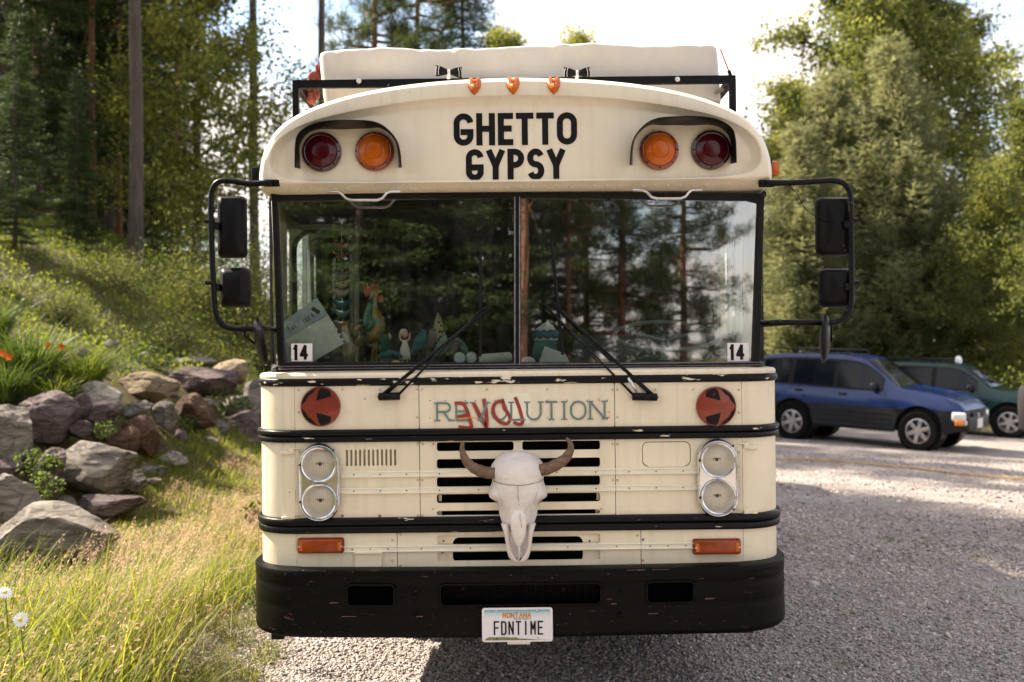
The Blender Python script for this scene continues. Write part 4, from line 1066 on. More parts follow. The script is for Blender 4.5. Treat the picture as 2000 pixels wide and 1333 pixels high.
# folded entrance door leaf with a rounded window and gasket
dd = 0.62
o_ = [K(565, 421, dd), K(689, 421, dd), K(689, 760, dd), K(565, 760, dd)]
w_ = rrect(*K(573, 740, dd), *K(681, 449, dd), 0.10, 6)
w_i = rrect(*K(580, 735, dd), *K(674, 456, dd), 0.085, 6)
leaf = new_obj('door_leaf', fill_mesh('door_leaf', o_, [w_], 0.03, dd), 'cab_green', bus)
new_obj('gasket', fill_mesh('gasket', w_, [w_i], 0.036, dd - 0.004), 'rubber', leaf)
mb = MB(); mb.add([(x, dd + 0.01, z) for x, z in w_i], [tuple(range(len(w_i)))]); mb.build('door_glass', 'side_glass', leaf)
d2 = 0.80
o2 = [K(590, 440, d2), K(700, 440, d2), K(700, 760, d2), K(590, 760, d2)]; w2_ = rrect(*K(600, 740, d2), *K(690, 464, d2), 0.08, 6)
new_obj('door_leaf', fill_mesh('door_leaf', o2, [w2_], 0.03, d2), 'cab_green', bus)
mb = MB(); a = K(555, 395, .5); b = K(556, 706, .5); mb.tube([(a[0], .5, a[1]), (b[0], .5, b[1])], 0.014, 8); mb.build('door_post', 'cab_green', bus)
# driver's side: pale window posts, header rail, steering wheel
for i, (px, w) in enumerate(((1423, 8), (1440, 14), (1462, 22))):
    a = K(px, 440 - i * 4, 0.95 - i * .2); b = K(px, 640, 0.95 - i * .2); mb = MB(); mb.box((a[0], 0.95 - i * .2, (a[1] + b[1]) / 2), (w * 0.0026, 0.03, a[1] - b[1] + 0.1), bev=0.004); mb.build('window_post', 'cab_white', bus)
a = K(1108, 427, 0.6); b = K(1405, 436, 0.9); mb = MB(); mb.tube([(a[0], 0.6, a[1]), (b[0], 0.9, b[1])], 0.008, 8); mb.build('header_rail', 'cab_green', bus)
mat('wheel_rim', (0.30, 0.36, 0.34), 0.4)
c = K(1300, 655, 0.62); pts = []
for i in range(33):
    t = 2 * math.pi * i / 32; pts.append((c[0] + 0.27 * math.cos(t), 0.62 + 0.24 * math.sin(t), c[1] + 0.075 * math.sin(t) - 0.0))
mb = MB(); mb.tube(pts, 0.011, 8); sw = mb.build('steering_wheel', 'wheel_rim', bus, True)
mb = MB(); 
for t in (0.5, 2.6, 4.7): mb.tube([(c[0], 0.62, c[1] - .03), (c[0] + .27 * math.cos(t), .62 + .24 * math.sin(t), c[1] + .075 * math.sin(t))], 0.008, 6)
mb.tube([(c[0], .62, c[1] - .03), (c[0], 0.7, c[1] - .35)], 0.025, 8); mb.build('wheel_spokes', 'wheel_rim', sw, True)

# ------------------------------------------------------------------ bison skull wired to the grille
mat('bone', (0.66, 0.60, 0.55), 0.65, var=0.14, vs=9, bump=0.22, bs=45, speck=(0.45, 0.30, 0.22), speck_s=45, speck_t=0.75)
mat('horn', (0.13, 0.075, 0.042), 0.5, var=0.6, vs=22, stretch=(1, 1, 2.5), bump=0.25, bs=70)
mat('wire', (0.05, 0.045, 0.045), 0.5, 0.6)
SKD = -0.03; SKP = 1012.0
sk_c = K(SKP, 985, SKD)
skull = on_bus('bison_skull', 'white bison skull with brown horns wired onto the bus grille', 'skull', (sk_c[0], SKD, KZ(1094, SKD)))
PS = (FY - 0.1) / F
zb_sk = 1094
def SV(u, v, y): return (u * PS, y, (zb_sk - v) * PS)
wprof = [(878, 8, .04), (881, 24, .075), (886, 35, .10), (893, 43, .125), (903, 51, .145), (913, 55, .155), (921, 54.5, .158), (929, 51, .158), (939, 51, .158), (949, 55.5, .156), (958, 58.5, .152), (966, 57, .148),
         (974, 50, .146), (983, 41, .142), (991, 38.5, .138), (1000, 38, .134), (1010, 35, .128), (1020, 31.5, .120), (1028, 27.5, .112)]
def interp(v):
    for (a, wa, fa), (b, wb, fb) in zip(wprof[:-1], wprof[1:]):
        if a <= v <= b: t = (v - a) / (b - a); return wa + (wb - wa) * t, fa + (fb - fa) * t
    return wprof[-1][1:] if v > 1000 else wprof[0][1:]
def bone_y(u, v):
    w, f = interp(v); q = min(1, abs(u) / w); c_ = q ** (1 / .85); s_ = math.sqrt(max(0, 1 - c_ * c_)); return -f * s_ ** .8
rings = []
vv = [878 + 150 * (i / 60) for i in range(61)]
for v in vv:
    w, f = interp(v); ring = []
    for j in range(44):
        a = 2 * math.pi * j / 44; ca, sa = math.cos(a), math.sin(a)
        x = w * math.copysign(abs(ca) ** .85, ca); y = -f * abs(sa) ** .8 if sa > 0 else 0.035 * abs(sa)
        if sa > 0:
            e = math.exp(-((abs(x) - 46) / 11) ** 2 - ((v - 979) / 8) ** 2); y += 0.080 * e             # hollow under the brow
            e = math.exp(-((abs(x) - 27) / 8) ** 2 - ((v - 1000) / 14) ** 2); y += 0.030 * e
            e = math.exp(-(x / 11) ** 2 - ((v - 1012) / 26) ** 2); y -= 0.014 * e                        # nasal ridge
            e = math.exp(-((abs(x) - 52) / 8) ** 2 - ((v - 957) / 9) ** 2); y -= 0.018 * e
            e = math.exp(-(x / 30) ** 2 - ((v - 884) / 7) ** 2); y += 0.02 * e
            y += 0.004 * mnoise.noise(Vector((x * .06, v * .06, 1.3))) + 0.003 * mnoise.noise(Vector((x * .15, v * .15, 7.3)))
        ring.append(SV(x, v, y))
    rings.append(ring)
mb = MB(); mb.loft(rings, True); mb.build('cranium', 'bone', skull, True, 60)
# nasal bone running to a point over the open nose, jaw struts either side
rings = []
for v, h, y in ((985, 8, -.140), (996, 14, -.150), (1008, 15, -.150), (1020, 14.5, -.146), (1030, 13.5, -.141), (1040, 11, -.135), (1048, 7.5, -.130), (1054, 3.5, -.126), (1057, 1, -.124)):
    rings.append([SV(h * math.cos(2 * math.pi * j / 14), v, y - .008 * math.sin(2 * math.pi * j / 14)) for j in range(14)])
mb = MB(); mb.loft(rings, True); mb.build('nasal_bone', 'bone', skull, True)
for s_ in (-1, 1):
    ctr = [(26, 1014, -.100, 8, .03), (23.0, 1030, -.100, 6.0, .030), (21.5, 1045, -.094, 4.8, .026), (20, 1058, -.088, 4.6, .022), (17.5, 1071, -.082, 5.0, .018), (13.5, 1081, -.078, 6.0, .015), (8.5, 1088, -.074, 6.4, .013), (3, 1091, -.073, 4.0, .010)]
    rings = []
    for u, v, y, h, dp in ctr: rings.append([SV(s_ * (u + h * math.cos(2 * math.pi * j / 12)), v, y + dp * math.sin(2 * math.pi * j / 12)) for j in range(12)])
    mb = MB(); mb.loft(rings, True); mb.build('jaw_bone', 'bone', skull, True)
pal = [(-24, 1016), (-22, 1040), (-20, 1058), (-16, 1074), (-9, 1085), (9, 1085), (16, 1074), (20, 1058), (22, 1040), (24, 1016)]
mb = MB(); mb.add([SV(u, v, -.050 + .0012 * (abs(u) - 12)) for u, v in pal] + [SV(u, v, -.02) for u, v in pal], [tuple(range(10)), tuple(range(19, 9, -1))] + [(i, (i + 1) % 10, (i + 1) % 10 + 10, i + 10) for i in range(10)]); mb.build('palate', 'bone', skull)
mb = MB(); mb.tube([SV(0, 1052, -.120), SV(1, 1066, -.098), SV(-1, 1086, -.078)], [0.004, 0.0045, 0.006], 8); mb.build('nasal_septum', 'bone', skull, True)
def hornpts(l): return [SV(px - SKP, v, -0.085 - 0.03 * (i / len(l))) for i, (px, v, t) in enumerate(l)]
for l in ([(966, 917, 11), (950, 915, 11.5), (935, 910, 11.5), (921, 902, 10), (910, 889, 8), (905, 875, 6), (904, 863, 4), (908, 851, 1)],
          [(1056, 912, 12), (1072, 908, 12), (1090, 900, 11.5), (1104, 890, 10), (1113, 877, 8), (1116, 866, 6), (1113, 856, 4), (1106, 848, 1)]):
    p = smooth_poly_v([Vector(q) for q in hornpts(l)], 2); rad = [t * PS for _, _, t in l]
    rr2 = []
    for i in range(len(p)):
        f = i / (len(p) - 1) * (len(l) - 1); k_ = min(int(f), len(l) - 2); rr2.append((rad[k_] * (1 - f + k_) + rad[k_ + 1] * (f - k_)) * (1 + 0.04 * math.sin(i * 1.7)))
    mb = MB(); mb.tube(p, rr2, 14); mb.build('horn', 'horn', skull, True)
mb = MB()
def on_bone(pts, r): mb.tube([SV(u, v, bone_y(u, v) - 0.003) for u, v in pts], r, 5)
on_bone([(u, 934 + 2.5 * math.cos(u / 25) + (0.03 * u if u < 0 else -.03 * u)) for u in range(-50, 51, 4)], 0.0011)
mb.build('tie_wire', 'wire', skull)
mb = MB(); mb.tube([SV(u, 1019 + 2.2 * math.cos(u / 12), bone_y(u, 1019) - 0.004 - .016 * math.exp(-(u / 11) ** 2)) for u in range(-30, 31, 4)], 0.0010, 5); mb.build('tie_wire', 'wire', skull)
mb = MB(); mat('crack', (0.10, 0.075, 0.06), 0.9)
crk = [(-1, 938), (0, 948), (-1, 956), (1, 966), (1, 975), (3, 984)]
mb.tube([SV(u, v, bone_y(u, v) - 0.0015) for u, v in crk], 0.0009, 4)
mb.tube([SV(u, v, -0.1585 + 0.0002 * (v - 996) - .001) for u, v in ((3, 990), (3, 1000), (5, 1010), (6, 1018))], 0.0009, 4)
for s_ in (-1, 1): mb.tube([SV(s_ * u, v, bone_y(u, v) - 0.0012) for u, v in ((40, 942), (36, 953), (34, 962), (30, 970), (31, 978))], 0.0007, 4)
stuff(mb.build('bone_sutures', 'crack', skull))

# ------------------------------------------------------------------ load on the roof rack
def canvas_mat():
    m = mat('canvas', (0.56, 0.52, 0.47), 0.85, var=0.05, vs=3, bump=0.06, bs=160, sheen=0.2)
canvas_mat()
d0 = DR + 0.06
xl_, xr_ = K(621, 140, d0)[0], K(1411, 140, d0)[0]; zt_, zb_ = KZ(84, d0), KZ(207, d0)
load = on_bus('canvas_load', 'bulky load wrapped in off-white canvas on the roof rack', 'tarp load', ((xl_ + xr_) / 2, d0 + 0.9, zb_))
W2, H_ = (xr_ - xl_) / 2, zt_ - zb_
rings = []; ns = 160
for i in range(ns + 1):
    u = -1 + 2 * i / ns; e = 1 - abs(u) ** 26; sc_ = 0.90 + 0.10 * (max(0, e) ** .5); ring = []
    for j in range(96):
        a = 2 * math.pi * j / 96; ca, sa = math.cos(a), math.sin(a); p_ = 0.12
        y = 0.9 * math.copysign(abs(ca) ** p_, ca); z = H_ / 2 * math.copysign(abs(sa) ** p_, sa)
        x = u * W2; q = Vector((x, y, z))
        fold = 0.045 * mnoise.noise(Vector((x * 2.3, y * .7, z * 1.5 + x * 1.3))) + 0.030 * (abs(mnoise.noise(Vector((x * 4.5 + z * 3.2, y, z * 1.8 + 5)))) ** .7 - .35) + 0.012 * (abs(mnoise.noise(Vector((x * 11 - z * 5, y * 2, z * 4 + 9)))) - .3)
        pull = 0.0
        for bx_ in (-0.36, 0.30):
            pull += -0.024 * math.exp(-((x - bx_ - 0.25 * (z + .1)) / 0.045) ** 2) * (0.4 + z / H_)
            pull += 0.018 * math.exp(-((x - bx_ + 0.12 + 0.2 * (z + .1)) / 0.05) ** 2) * (0.5 + z / H_)
        sag = 0.010 * math.sin(x * 3.1 + .5) + 0.006 * math.sin(x * 7.3) + 0.006 * mnoise.noise(Vector((x * 6, y * 3, 2)))
        ring.append((x - 0.02 * (z / H_) , y * sc_ - (fold - pull) * (1 if ca < 0 else .3), H_ / 2 + z * sc_ + sag * (1 if sa > 0 else .0)))
    rings.append(ring)
mb = MB(); mb.loft(rings, True); mb.build('canvas_cover', 'canvas', load, True, 60)
mat('red_cloth', (0.24, 0.055, 0.04), 0.85, var=0.6, vs=14, bump=0.3, bs=30)
b = K(607, 165, DR + .22); rb = on_bus('blanket_roll', 'crumpled red and black blanket stuffed beside the canvas load', 'blanket', (b[0], DR + .24, KZ(197, DR + .2)))
mb = MB()
for i, (px, py, r_) in enumerate(((606, 190, 11), (612, 180, 11), (604, 172, 10), (611, 164, 9), (610, 150, 10), (617, 144, 9), (621, 132, 6))):
    x, z = K(px, py, DR + .22); mb.ball((x - b[0], 0.0 + 0.02 * (i % 2), z - KZ(197, DR + .2)), (r_ * .0027, 0.05, r_ * .0032), 10, 7)
mb.build('blanket_folds', 'red_cloth', rb, True)
mat('strap_red', (0.30, 0.03, 0.03), 0.7)
a = Vector((*K(1407, 97, d0),)); b_ = K(1429, 150, DR); st = on_bus('tie_strap', 'thin red strap running from canvas load to right rack corner', 'strap', (b_[0], DR + .02, b_[1]))
mb = MB(); mb.tube([(a[0] - b_[0], 0.04, a[1] - b_[1]), (-0.01, 0.0, 0.035)], 0.0035, 5); mb.build('strap_band', 'strap_red', st)
mb = MB(); mb.box((-0.004, 0, 0.018), (0.014, 0.02, 0.04), Matrix.Rotation(R(-20), 3, 'Y'), bev=0.003); mb.build('strap_hook', 'black_metal', st)
# bow ties
mat('satin_black', (0.004, 0.0035, 0.0035), 0.4, spec=0.2, var=0.3, vs=30); mat('satin_white', (0.75, 0.73, 0.73), 0.5, speck=(0.02, 0.02, 0.02), speck_s=60, speck_t=0.7)
def bow(px, py, tilt, label):
    dB = DR - 0.035; x, z = K(px, py, dB); e = on_bus('bow_tie', label, 'bow tie', (x, dB, z - 0.02), 'bow ties on the roof rack')
    s_ = 0.00264
    for sx in (-1, 1):
        rings = []
        for u, h0, h1 in ((2, -4, 5), (8, -6.5, 7), (15, -9, 9.5), (21, -10.5, 11), (25.5, -10, 12)):
            rot = tilt * sx * (u / 25) * -1
            rings.append([(sx * u * s_, -0.004 - .008 * math.sin(u / 25 * 2.5), (h0 + rot) * s_ + .02), (sx * u * s_, -0.012 - .010 * math.sin(u / 25 * 2.5), ((h0 + h1) / 2 + rot) * s_ + .02), (sx * u * s_, -0.004 - .008 * math.sin(u / 25 * 2.5), (h1 + rot) * s_ + .02), (sx * u * s_, 0.004, ((h0 + h1) / 2 + rot) * s_ + .02)])
        mb = MB(); mb.loft(rings, True); wg = mb.build('bow_wing', 'satin_black', e, True, 50)
        mb = MB()
        for u in (20, 25): mb.tube([(sx * u * s_, -0.0135 - .010 * math.sin(u / 25 * 2.5), (-9.5 - tilt * sx * (u / 25)) * s_ + .022), (sx * u * s_, -0.0155 - .010 * math.sin(u / 25 * 2.5), (.5 - tilt * sx * (u / 25)) * s_ + .02), (sx * (u - 2) * s_, -0.0135 - .010 * math.sin(u / 25 * 2.5), (9.5 - tilt * sx * (u / 25)) * s_ + .018)], 0.0008, 4)
        mb.build('lace_edge', 'satin_white', wg)
    mb = MB(); mb.box((0, -0.014, 0.018), (0.013, 0.018, 0.028), bev=0.004); mb.box((-0.002, -0.012, -0.006), (0.018, 0.006, 0.022), bev=0.002); mb.build('bow_knot', 'satin_white', e)
    mb = MB(); mb.ball((0, -0.0235, .020), .0022, 6, 4); mb.ball((0, -0.0235, .012), .0022, 6, 4); mb.build('knot_studs', 'void', e)
bow(877, 142, 2.2, 'left black bow tie with white lace edge, tilted, on the roof rack'); bow(1127, 144, 0.0, 'right black bow tie with white studded knot on the roof rack')

# ------------------------------------------------------------------ things on the dashboard
mat('paper_blue', (0.40, 0.49, 0.53), 0.6, var=0.03, vs=6); mat('card_white', (0.60, 0.64, 0.60), 0.6)
mat('gold_glaze', (0.26, 0.17, 0.045), 0.25, var=0.5, vs=30, coat=0.5, chip=(0.02, 0.22, 0.10), chip_s=16, chip_t=0.56)
mat('green_glaze', (0.012, 0.11, 0.05), 0.2, var=0.6, vs=24, coat=0.5, chip=(0.35, 0.30, 0.08), chip_s=22, chip_t=0.62)
mat('comb_red', (0.36, 0.05, 0.025), 0.35, coat=0.4); mat('beak', (0.55, 0.45, 0.12), 0.4)
mat('hen_white', (0.36, 0.30, 0.22), 0.35, var=0.3, vs=30, coat=0.4)
mat('teal_cloth', (0.02, 0.15, 0.16), 0.8, var=0.2, vs=20); mat('grey_cloth', (0.17, 0.145, 0.15), 0.9, var=0.35, vs=40)
mat('mint_cloth', (0.16, 0.25, 0.22), 0.85, var=0.3, vs=40); mat('speckle_cloth', (0.45, 0.40, 0.22), 0.85, var=0.3, vs=30, speck=(0.03, 0.03, 0.02), speck_s=60, speck_t=0.55)
mat('plum_cloth', (0.16, 0.05, 0.07), 0.85, var=0.3, vs=30); mat('leo_cloth', (0.34, 0.22, 0.07), 0.85, speck=(0.03, 0.02, 0.01), speck_s=90, speck_t=0.52); mat('emerald_cloth', (0.01, 0.075, 0.05), 0.8, var=0.3, vs=30)
mat('doll_white', (0.62, 0.63, 0.52), 0.6, var=0.1, vs=20); mat('skin', (0.55, 0.38, 0.26), 0.5); mat('cap_blue', (0.02, 0.11, 0.17), 0.6, var=0.3, vs=15); mat('cream_pad', (0.62, 0.64, 0.54), 0.7)
def dash_thing(name, label, cat, px, d, group=None, rz=0.0):
    x = K(px, 700, d)[0]; e = on_bus(name, label, cat, (x, d, ZD), group, rz); e['_px'] = px; return e, (FY + d) / F, 670 + (CAMZ - ZD) * F / (FY + d)
def loftpx(e, s_, base, px0, pts, name, m, n=14, flat=0.7, parent=None):
    """pts: (px, py, radius px[, y offset]) chain."""
    p = [Vector(((q[0] - px0) * s_, q[3] if len(q) > 3 else 0.0, (base - q[1]) * s_)) for q in pts]; r_ = [max(0.3, q[2]) * s_ for q in pts]
    mb = MB(); mb.tube(p, r_, n, flat=flat, up=(0, 1, 0)) if False else mb.tube(p, r_, n); return mb.build(name, m, parent or e, True)
# large rooster
e, s_, bs_ = dash_thing('rooster_figurine', 'tall glazed gold and green rooster figurine with red comb on the dashboard', 'figurine', 728, 0.36)
loftpx(e, s_, bs_, 728, [(736, 560, 4), (734, 567, 8), (732, 577, 9), (729, 590, 9.5), (729, 604, 13), (733, 620, 19), (734, 636, 22), (727, 650, 20), (716, 656, 15), (706, 660, 10), (698, 672, 4)], 'body', 'gold_glaze', 18)
loftpx(e, s_, bs_, 728, [(727, 580, 3, -.022), (725, 596, 6, -.028), (722, 612, 8, -.04), (724, 630, 12, -.045), (718, 645, 9, -.04), (708, 652, 3, -.02)], 'wing', 'green_glaze', 12)
for i, (a_, b_2) in enumerate((((716, 625), (700, 632)), ((713, 632), (693, 645)), ((712, 640), (692, 660)), ((714, 648), (697, 672)))):
    loftpx(e, s_, bs_, 728, [(a_[0], a_[1], 5, .005 * i), ((a_[0] + b_2[0]) / 2 - 3, (a_[1] + b_2[1]) / 2 - 4, 5, .004 * i), (b_2[0], b_2[1], 1.5, .0)], 'tail_feather', 'gold_glaze' if i % 2 else 'green_glaze', 8)
mb = MB()
cmb = [(712, 568), (711, 553), (717, 561), (718, 550), (723, 559), (727, 549), (730, 558), (735, 551), (737, 560), (742, 556), (741, 566), (735, 570), (724, 573), (716, 577)]
mb.prism([((a - 728) * s_, (bs_ - b) * s_) for a, b in cmb], -0.006, 0.006); mb.build('comb', 'comb_red', e)
mb = MB(); mb.ball(((746 - 728) * s_, -0.004, (bs_ - 581) * s_), (6 * s_, .012, 8.5 * s_), 10, 7); mb.build('wattle', 'comb_red', e, True)
mb = MB(); mb.tube([((740 - 728) * s_, 0, (bs_ - 567) * s_), ((749 - 728) * s_, 0, (bs_ - 566) * s_)], [0.010, 0.001], 8); mb.build('beak', 'beak', e)
for q in (729, 735):
    mb = MB(); mb.tube([((q - 728) * s_, 0, (bs_ - 652) * s_), ((q - 727.5) * s_, 0, (bs_ - 680) * s_), ((q - 728) * s_, 0, .008)], [0.014, 0.009, 0.008], 8); mb.build('leg', 'gold_glaze', e, True)
mb = MB(); mb.ball((0.005, 0, 0.006), (0.055, 0.04, 0.012), 14, 6); mb.build('base', 'green_glaze', e, True)
# small hen
e, s_, bs_ = dash_thing('hen_figurine', 'small ceramic hen with red comb and white breast beside the tall rooster', 'figurine', 678, 0.30)
loftpx(e, s_, bs_, 678, [(674, 633, 5), (675, 641, 7.5), (676, 652, 8), (679, 664, 11), (682, 676, 12), (681, 690, 10), (679, 705, 7)], 'body', 'hen_white', 14)
mb = MB(); mb.prism([((a - 678) * s_, (bs_ - b) * s_) for a, b in ((668, 636), (670, 626), (674, 631), (678, 625), (681, 632), (683, 640), (676, 637))], -0.008, 0.008); mb.build('comb', 'comb_red', e)
loftpx(e, s_, bs_, 678, [(688, 655, 5, .02), (694, 640, 6, .02), (702, 632, 5, .02), (708, 638, 2, .02)], 'tail', 'gold_glaze', 10)
loftpx(e, s_, bs_, 678, [(671, 646, 4, -.012), (676, 655, 6, -.016), (681, 668, 4, -.024)], 'breast', 'card_white', 10)
# printed sheets in the corner
e, s_, bs_ = dash_thing('paper_sheet', 'pale blue printed sheet propped in the lower left windshield corner', 'paper', 608, 0.22)
def sheet(e, s_, bs_, px0, quad, y, name, m):
    mb = MB(); P_ = [((a - px0) * s_, y + 0.0003 * 0, (bs_ - b) * s_) for a, b in quad]; back = [(p[0], p[1] + 0.002, p[2]) for p in P_]
    mb.add(P_ + back, [(0, 1, 2, 3), (7, 6, 5, 4), (0, 4, 5, 1), (1, 5, 6, 2), (2, 6, 7, 3), (3, 7, 4, 0)]); return mb.build(name, m, e)
sheet(e, s_, bs_, 608, ((552, 625), (620, 577), (660, 640), (562, 706)), 0.0, 'sheet', 'paper_blue')
def diag(px, py, ang, s2, px0, s_, bs_, y):
    ca, sa = math.cos(R(ang)), math.sin(R(ang)); ox, oz = (px - px0) * s_, (bs_ - py) * s_
    return lambda a, b, o: (ox + a * ca - b * sa, y - 0.0006 - o * .3, oz + a * sa + b * ca)
mb = MB(); text_mb(mb, 'for', 0.0135, 0.036, 0.004, 0.0032, diag(567, 645, 35, 1, 608, s_, bs_, 0.0)); text_mb(mb, 'sure,', 0.0125, 0.034, 0.004, 0.0032, diag(596, 628, 35, 1, 608, s_, bs_, 0.0))
mb.add([diag(616, 602, 55, 1, 608, s_, bs_, 0.0)(a, b, 0) for a, b in ((-.008, -.026), (.012, -.026), (.012, .018), (-.008, .018))], [(0, 1, 2, 3)]); mb.build('print', 'letter_black', e)
e, s_, bs_ = dash_thing('embossed_card', 'white card embossed with a brick pattern, leaning before the blue sheet', 'card', 616, 0.19)
sheet(e, s_, bs_, 616, ((556, 660), (642, 612), (671, 668), (600, 709)), 0.0, 'card', 'card_white')
mb = MB()
O = Vector((556, 660)); U = Vector((86, -48)); V_ = Vector((36, 53))
for r_ in range(11):
    for c_ in range(9):
        u0 = (c_ + (0.5 if r_ % 2 else 0.0)) / 9.6 + 0.02; v0 = r_ / 11.3 + .03
        if u0 + .09 > 1: continue
        q = [O + U * a + V_ * b for a, b in ((u0, v0), (u0 + .085, v0), (u0 + .085, v0 + .065), (u0, v0 + .065))]
        if max(p.y for p in q) > 704: continue
        f = [((p.x - 616) * s_, -0.0022, (bs_ - p.y) * s_) for p in q]; k_ = [(p[0], -0.0001, p[2]) for p in f]
        mb.add(f + k_, [(0, 1, 2, 3), (0, 4, 5, 1), (1, 5, 6, 2), (2, 6, 7, 3), (3, 7, 4, 0)])
stuff(mb.build('embossed_bricks', 'card_white', e))
# cloth birds: a teardrop body, beak and tail
def cloth_bird(px, d, pts, m, label, extra=None, hang=False, group=None):
    e, s_, bs_ = dash_thing('cloth_bird', label, 'cloth bird', px, d, group)
    if hang: e.matrix_world = BUS_M @ Matrix.Translation((K(px, pts[0][1], d)[0], d, KZ(pts[0][1], d)))
    b0 = pts[0][1] if hang else bs_
    loftpx(e, s_, b0, px, pts, 'body', m, 12)
    if extra: loftpx(e, s_, b0, px, extra, 'beak', 'beak', 6)
    return e
cloth_bird(819, 0.36, [(806, 690, 4), (812, 682, 9), (820, 668, 12), (826, 655, 9), (829, 646, 5), (825, 641, 1)], 'teal_cloth', 'bright teal cloth bird standing upright on the dashboard')
cloth_bird(842, 0.40, [(826, 690, 3), (834, 680, 9), (842, 664, 11), (846, 650, 8), (843, 640, 3)], 'grey_cloth', 'dusty grey cloth bird just right of the teal one')
cloth_bird(857, 0.52, [(857, 668, 11), (857, 650, 13), (857, 632, 9), (857, 618, 5), (856, 609, 1)], 'speckle_cloth', 'tall speckled tan cloth bird at the back of the dashboard')
cloth_bird(864, 0.34, [(848, 694, 3), (856, 688, 9), (864, 675, 12), (868, 662, 8), (870, 652, 2)], 'mint_cloth', 'mint green cloth bird behind the left wiper arm')
cloth_bird(886, 0.40, [(873, 694, 4), (880, 684, 10), (888, 674, 11), (896, 668, 7), (903, 672, 2)], 'grey_cloth', 'grey patterned cloth bird right of the mint one')
cloth_bird(897, 0.42, [(884, 668, 3), (893, 664, 7), (901, 674, 9), (908, 686, 8), (914, 694, 2)], 'mint_cloth', 'small pale mint cloth bird lying left of the round mint tins')
# green parrot, doll, tins, pads
e, s_, bs_ = dash_thing('parrot_figurine', 'small dark green parrot figurine with yellow beak beside the rooster', 'figurine', 752, 0.34)
loftpx(e, s_, bs_, 752, [(755, 650, 6), (753, 660, 9), (750, 674, 11), (749, 690, 10), (750, 706, 6)], 'body', 'emerald_cloth', 12); loftpx(e, s_, bs_, 752, [(759, 650, 4), (762, 655, 4), (760, 662, 1.5)], 'beak', 'beak', 8)
e, s_, bs_ = dash_thing('doll_figurine', 'tiny doll in a pale pleated dress with raised arms on the dashboard', 'doll', 791, 0.27)
loftpx(e, s_, bs_, 791, [(791, 662, 5), (791, 668, 5.5), (791, 678, 9), (791, 690, 11), (791, 700, 11.5)], 'dress', 'doll_white', 16)
mb = MB(); mb.ball((0, 0, (bs_ - 650) * s_), (7 * s_, 7 * s_, 7.5 * s_), 12, 8); mb.build('head', 'skin', e, True)
mb = MB(); mb.ball((-.006, .006, (bs_ - 647) * s_), (8 * s_, 7 * s_, 7.5 * s_), 12, 8); mb.build('bonnet', 'doll_white', e, True)
for sx in (-1, 1):
    loftpx(e, s_, bs_, 791, [(791 + sx * 4, 664, 2.5), (791 + sx * 9, 660, 2.3), (791 + sx * 10, 648, 1.8)], 'arm', 'skin', 8)
    loftpx(e, s_, bs_, 791, [(791 + sx * 4, 699, 2.2), (791 + sx * 4, 709, 2.2)], 'leg', 'skin', 8)
e, s_, bs_ = dash_thing('yellow_trinket', 'small yellow domed trinket at the doll foot on the dashboard', 'trinket', 774, 0.22)
mb = MB(); mb.ball((0, 0, .010), (0.024, 0.02, 0.014), 14, 8); mb.build('shell', 'beak', e, True)
e, s_, bs_ = dash_thing('frog_figurine', 'low turquoise figurine sprawled between the rooster and the doll', 'figurine', 762, 0.24)
loftpx(e, s_, bs_, 762, [(738, 696, 3), (748, 690, 5), (762, 686, 6), (776, 690, 5), (786, 696, 2)], 'body', 'teal_cloth', 10)
for i, (px, lb) in enumerate(((898, 'round mint tin with a pale lid, left of a pair'), (920, 'round mint tin with a pale lid, right of a pair'))):
    e, s_, bs_ = dash_thing('mint_tin', lb + ' on the dashboard', 'tin', px, 0.24 + 0.02 * i, 'mint tins'); mb = MB(); mb.lathe([(0.030, -0.008), (0.030, 0.008)], (0, 0, 0.030), 'y', 24); mb.build('tin', 'mint_cloth', e, True, 40)
    mb = MB(); mb.lathe([(0.026, -0.0095), (0.026, -0.008)], (0, 0, 0.030), 'y', 24); mb.build('lid', 'card_white', e)
    mb = MB(); text_mb(mb, 'MINT', 0.006, 0.007, 0.0015, 0.0012, lambda a, b, o: (-0.015 + a, -0.0102 - o * .3, 0.022 + b)); mb.build('lid_print', 'letter_black', e) if False else None
e, s_, bs_ = dash_thing('cream_pad', 'flat cream cushion pad lying left of the centre post', 'pad', 968, 0.26); mb = MB(); mb.box((0, 0, 0.026), (0.165, 0.10, 0.05), Matrix.Rotation(R(-4), 3, 'Y'), bev=0.018); mb.build('pad', 'cream_pad', e, True, 50)
e, s_, bs_ = dash_thing('white_bowl', 'small white upturned bowl right of the centre post', 'bowl', 1031, 0.22); mb = MB(); mb.lathe([(0.038, 0.0), (0.036, 0.014), (0.026, 0.026), (0.010, 0.032), (0.001, 0.033)], (0, 0, 0), 'z', 20); mb.build('bowl', 'card_white', e, True)
e, s_, bs_ = dash_thing('white_card', 'plain pale card standing right of the centre post', 'card', 1082, 0.22); sheet(e, s_, bs_, 1082, ((1052, 710), (1064, 677), (1104, 692), (1113, 710)), 0.0, 'card', 'card_white')
e, s_, bs_ = dash_thing('capped_jar', 'teal jar wearing a blue and white patterned cap, behind the pale card', 'jar', 1068, 0.34)
loftpx(e, s_, bs_, 1068, [(1062, 706, 22), (1064, 690, 24), (1066, 668, 22), (1067, 664, 21)], 'jar', 'teal_cloth', 20)
loftpx(e, s_, bs_, 1068, [(1067, 666, 24), (1067, 655, 25), (1068, 645, 20), (1069, 636, 11), (1069, 630, 3)], 'cap', 'card_white', 20)
mb = MB()
for i in range(9):
    t = R(200 + 18 * i); mb.ball((23 * s_ * math.cos(t), 23 * s_ * math.sin(t) , (bs_ - 656 + 4 * (i % 2)) * s_), (8 * s_, 8 * s_, 7 * s_), 8, 6)
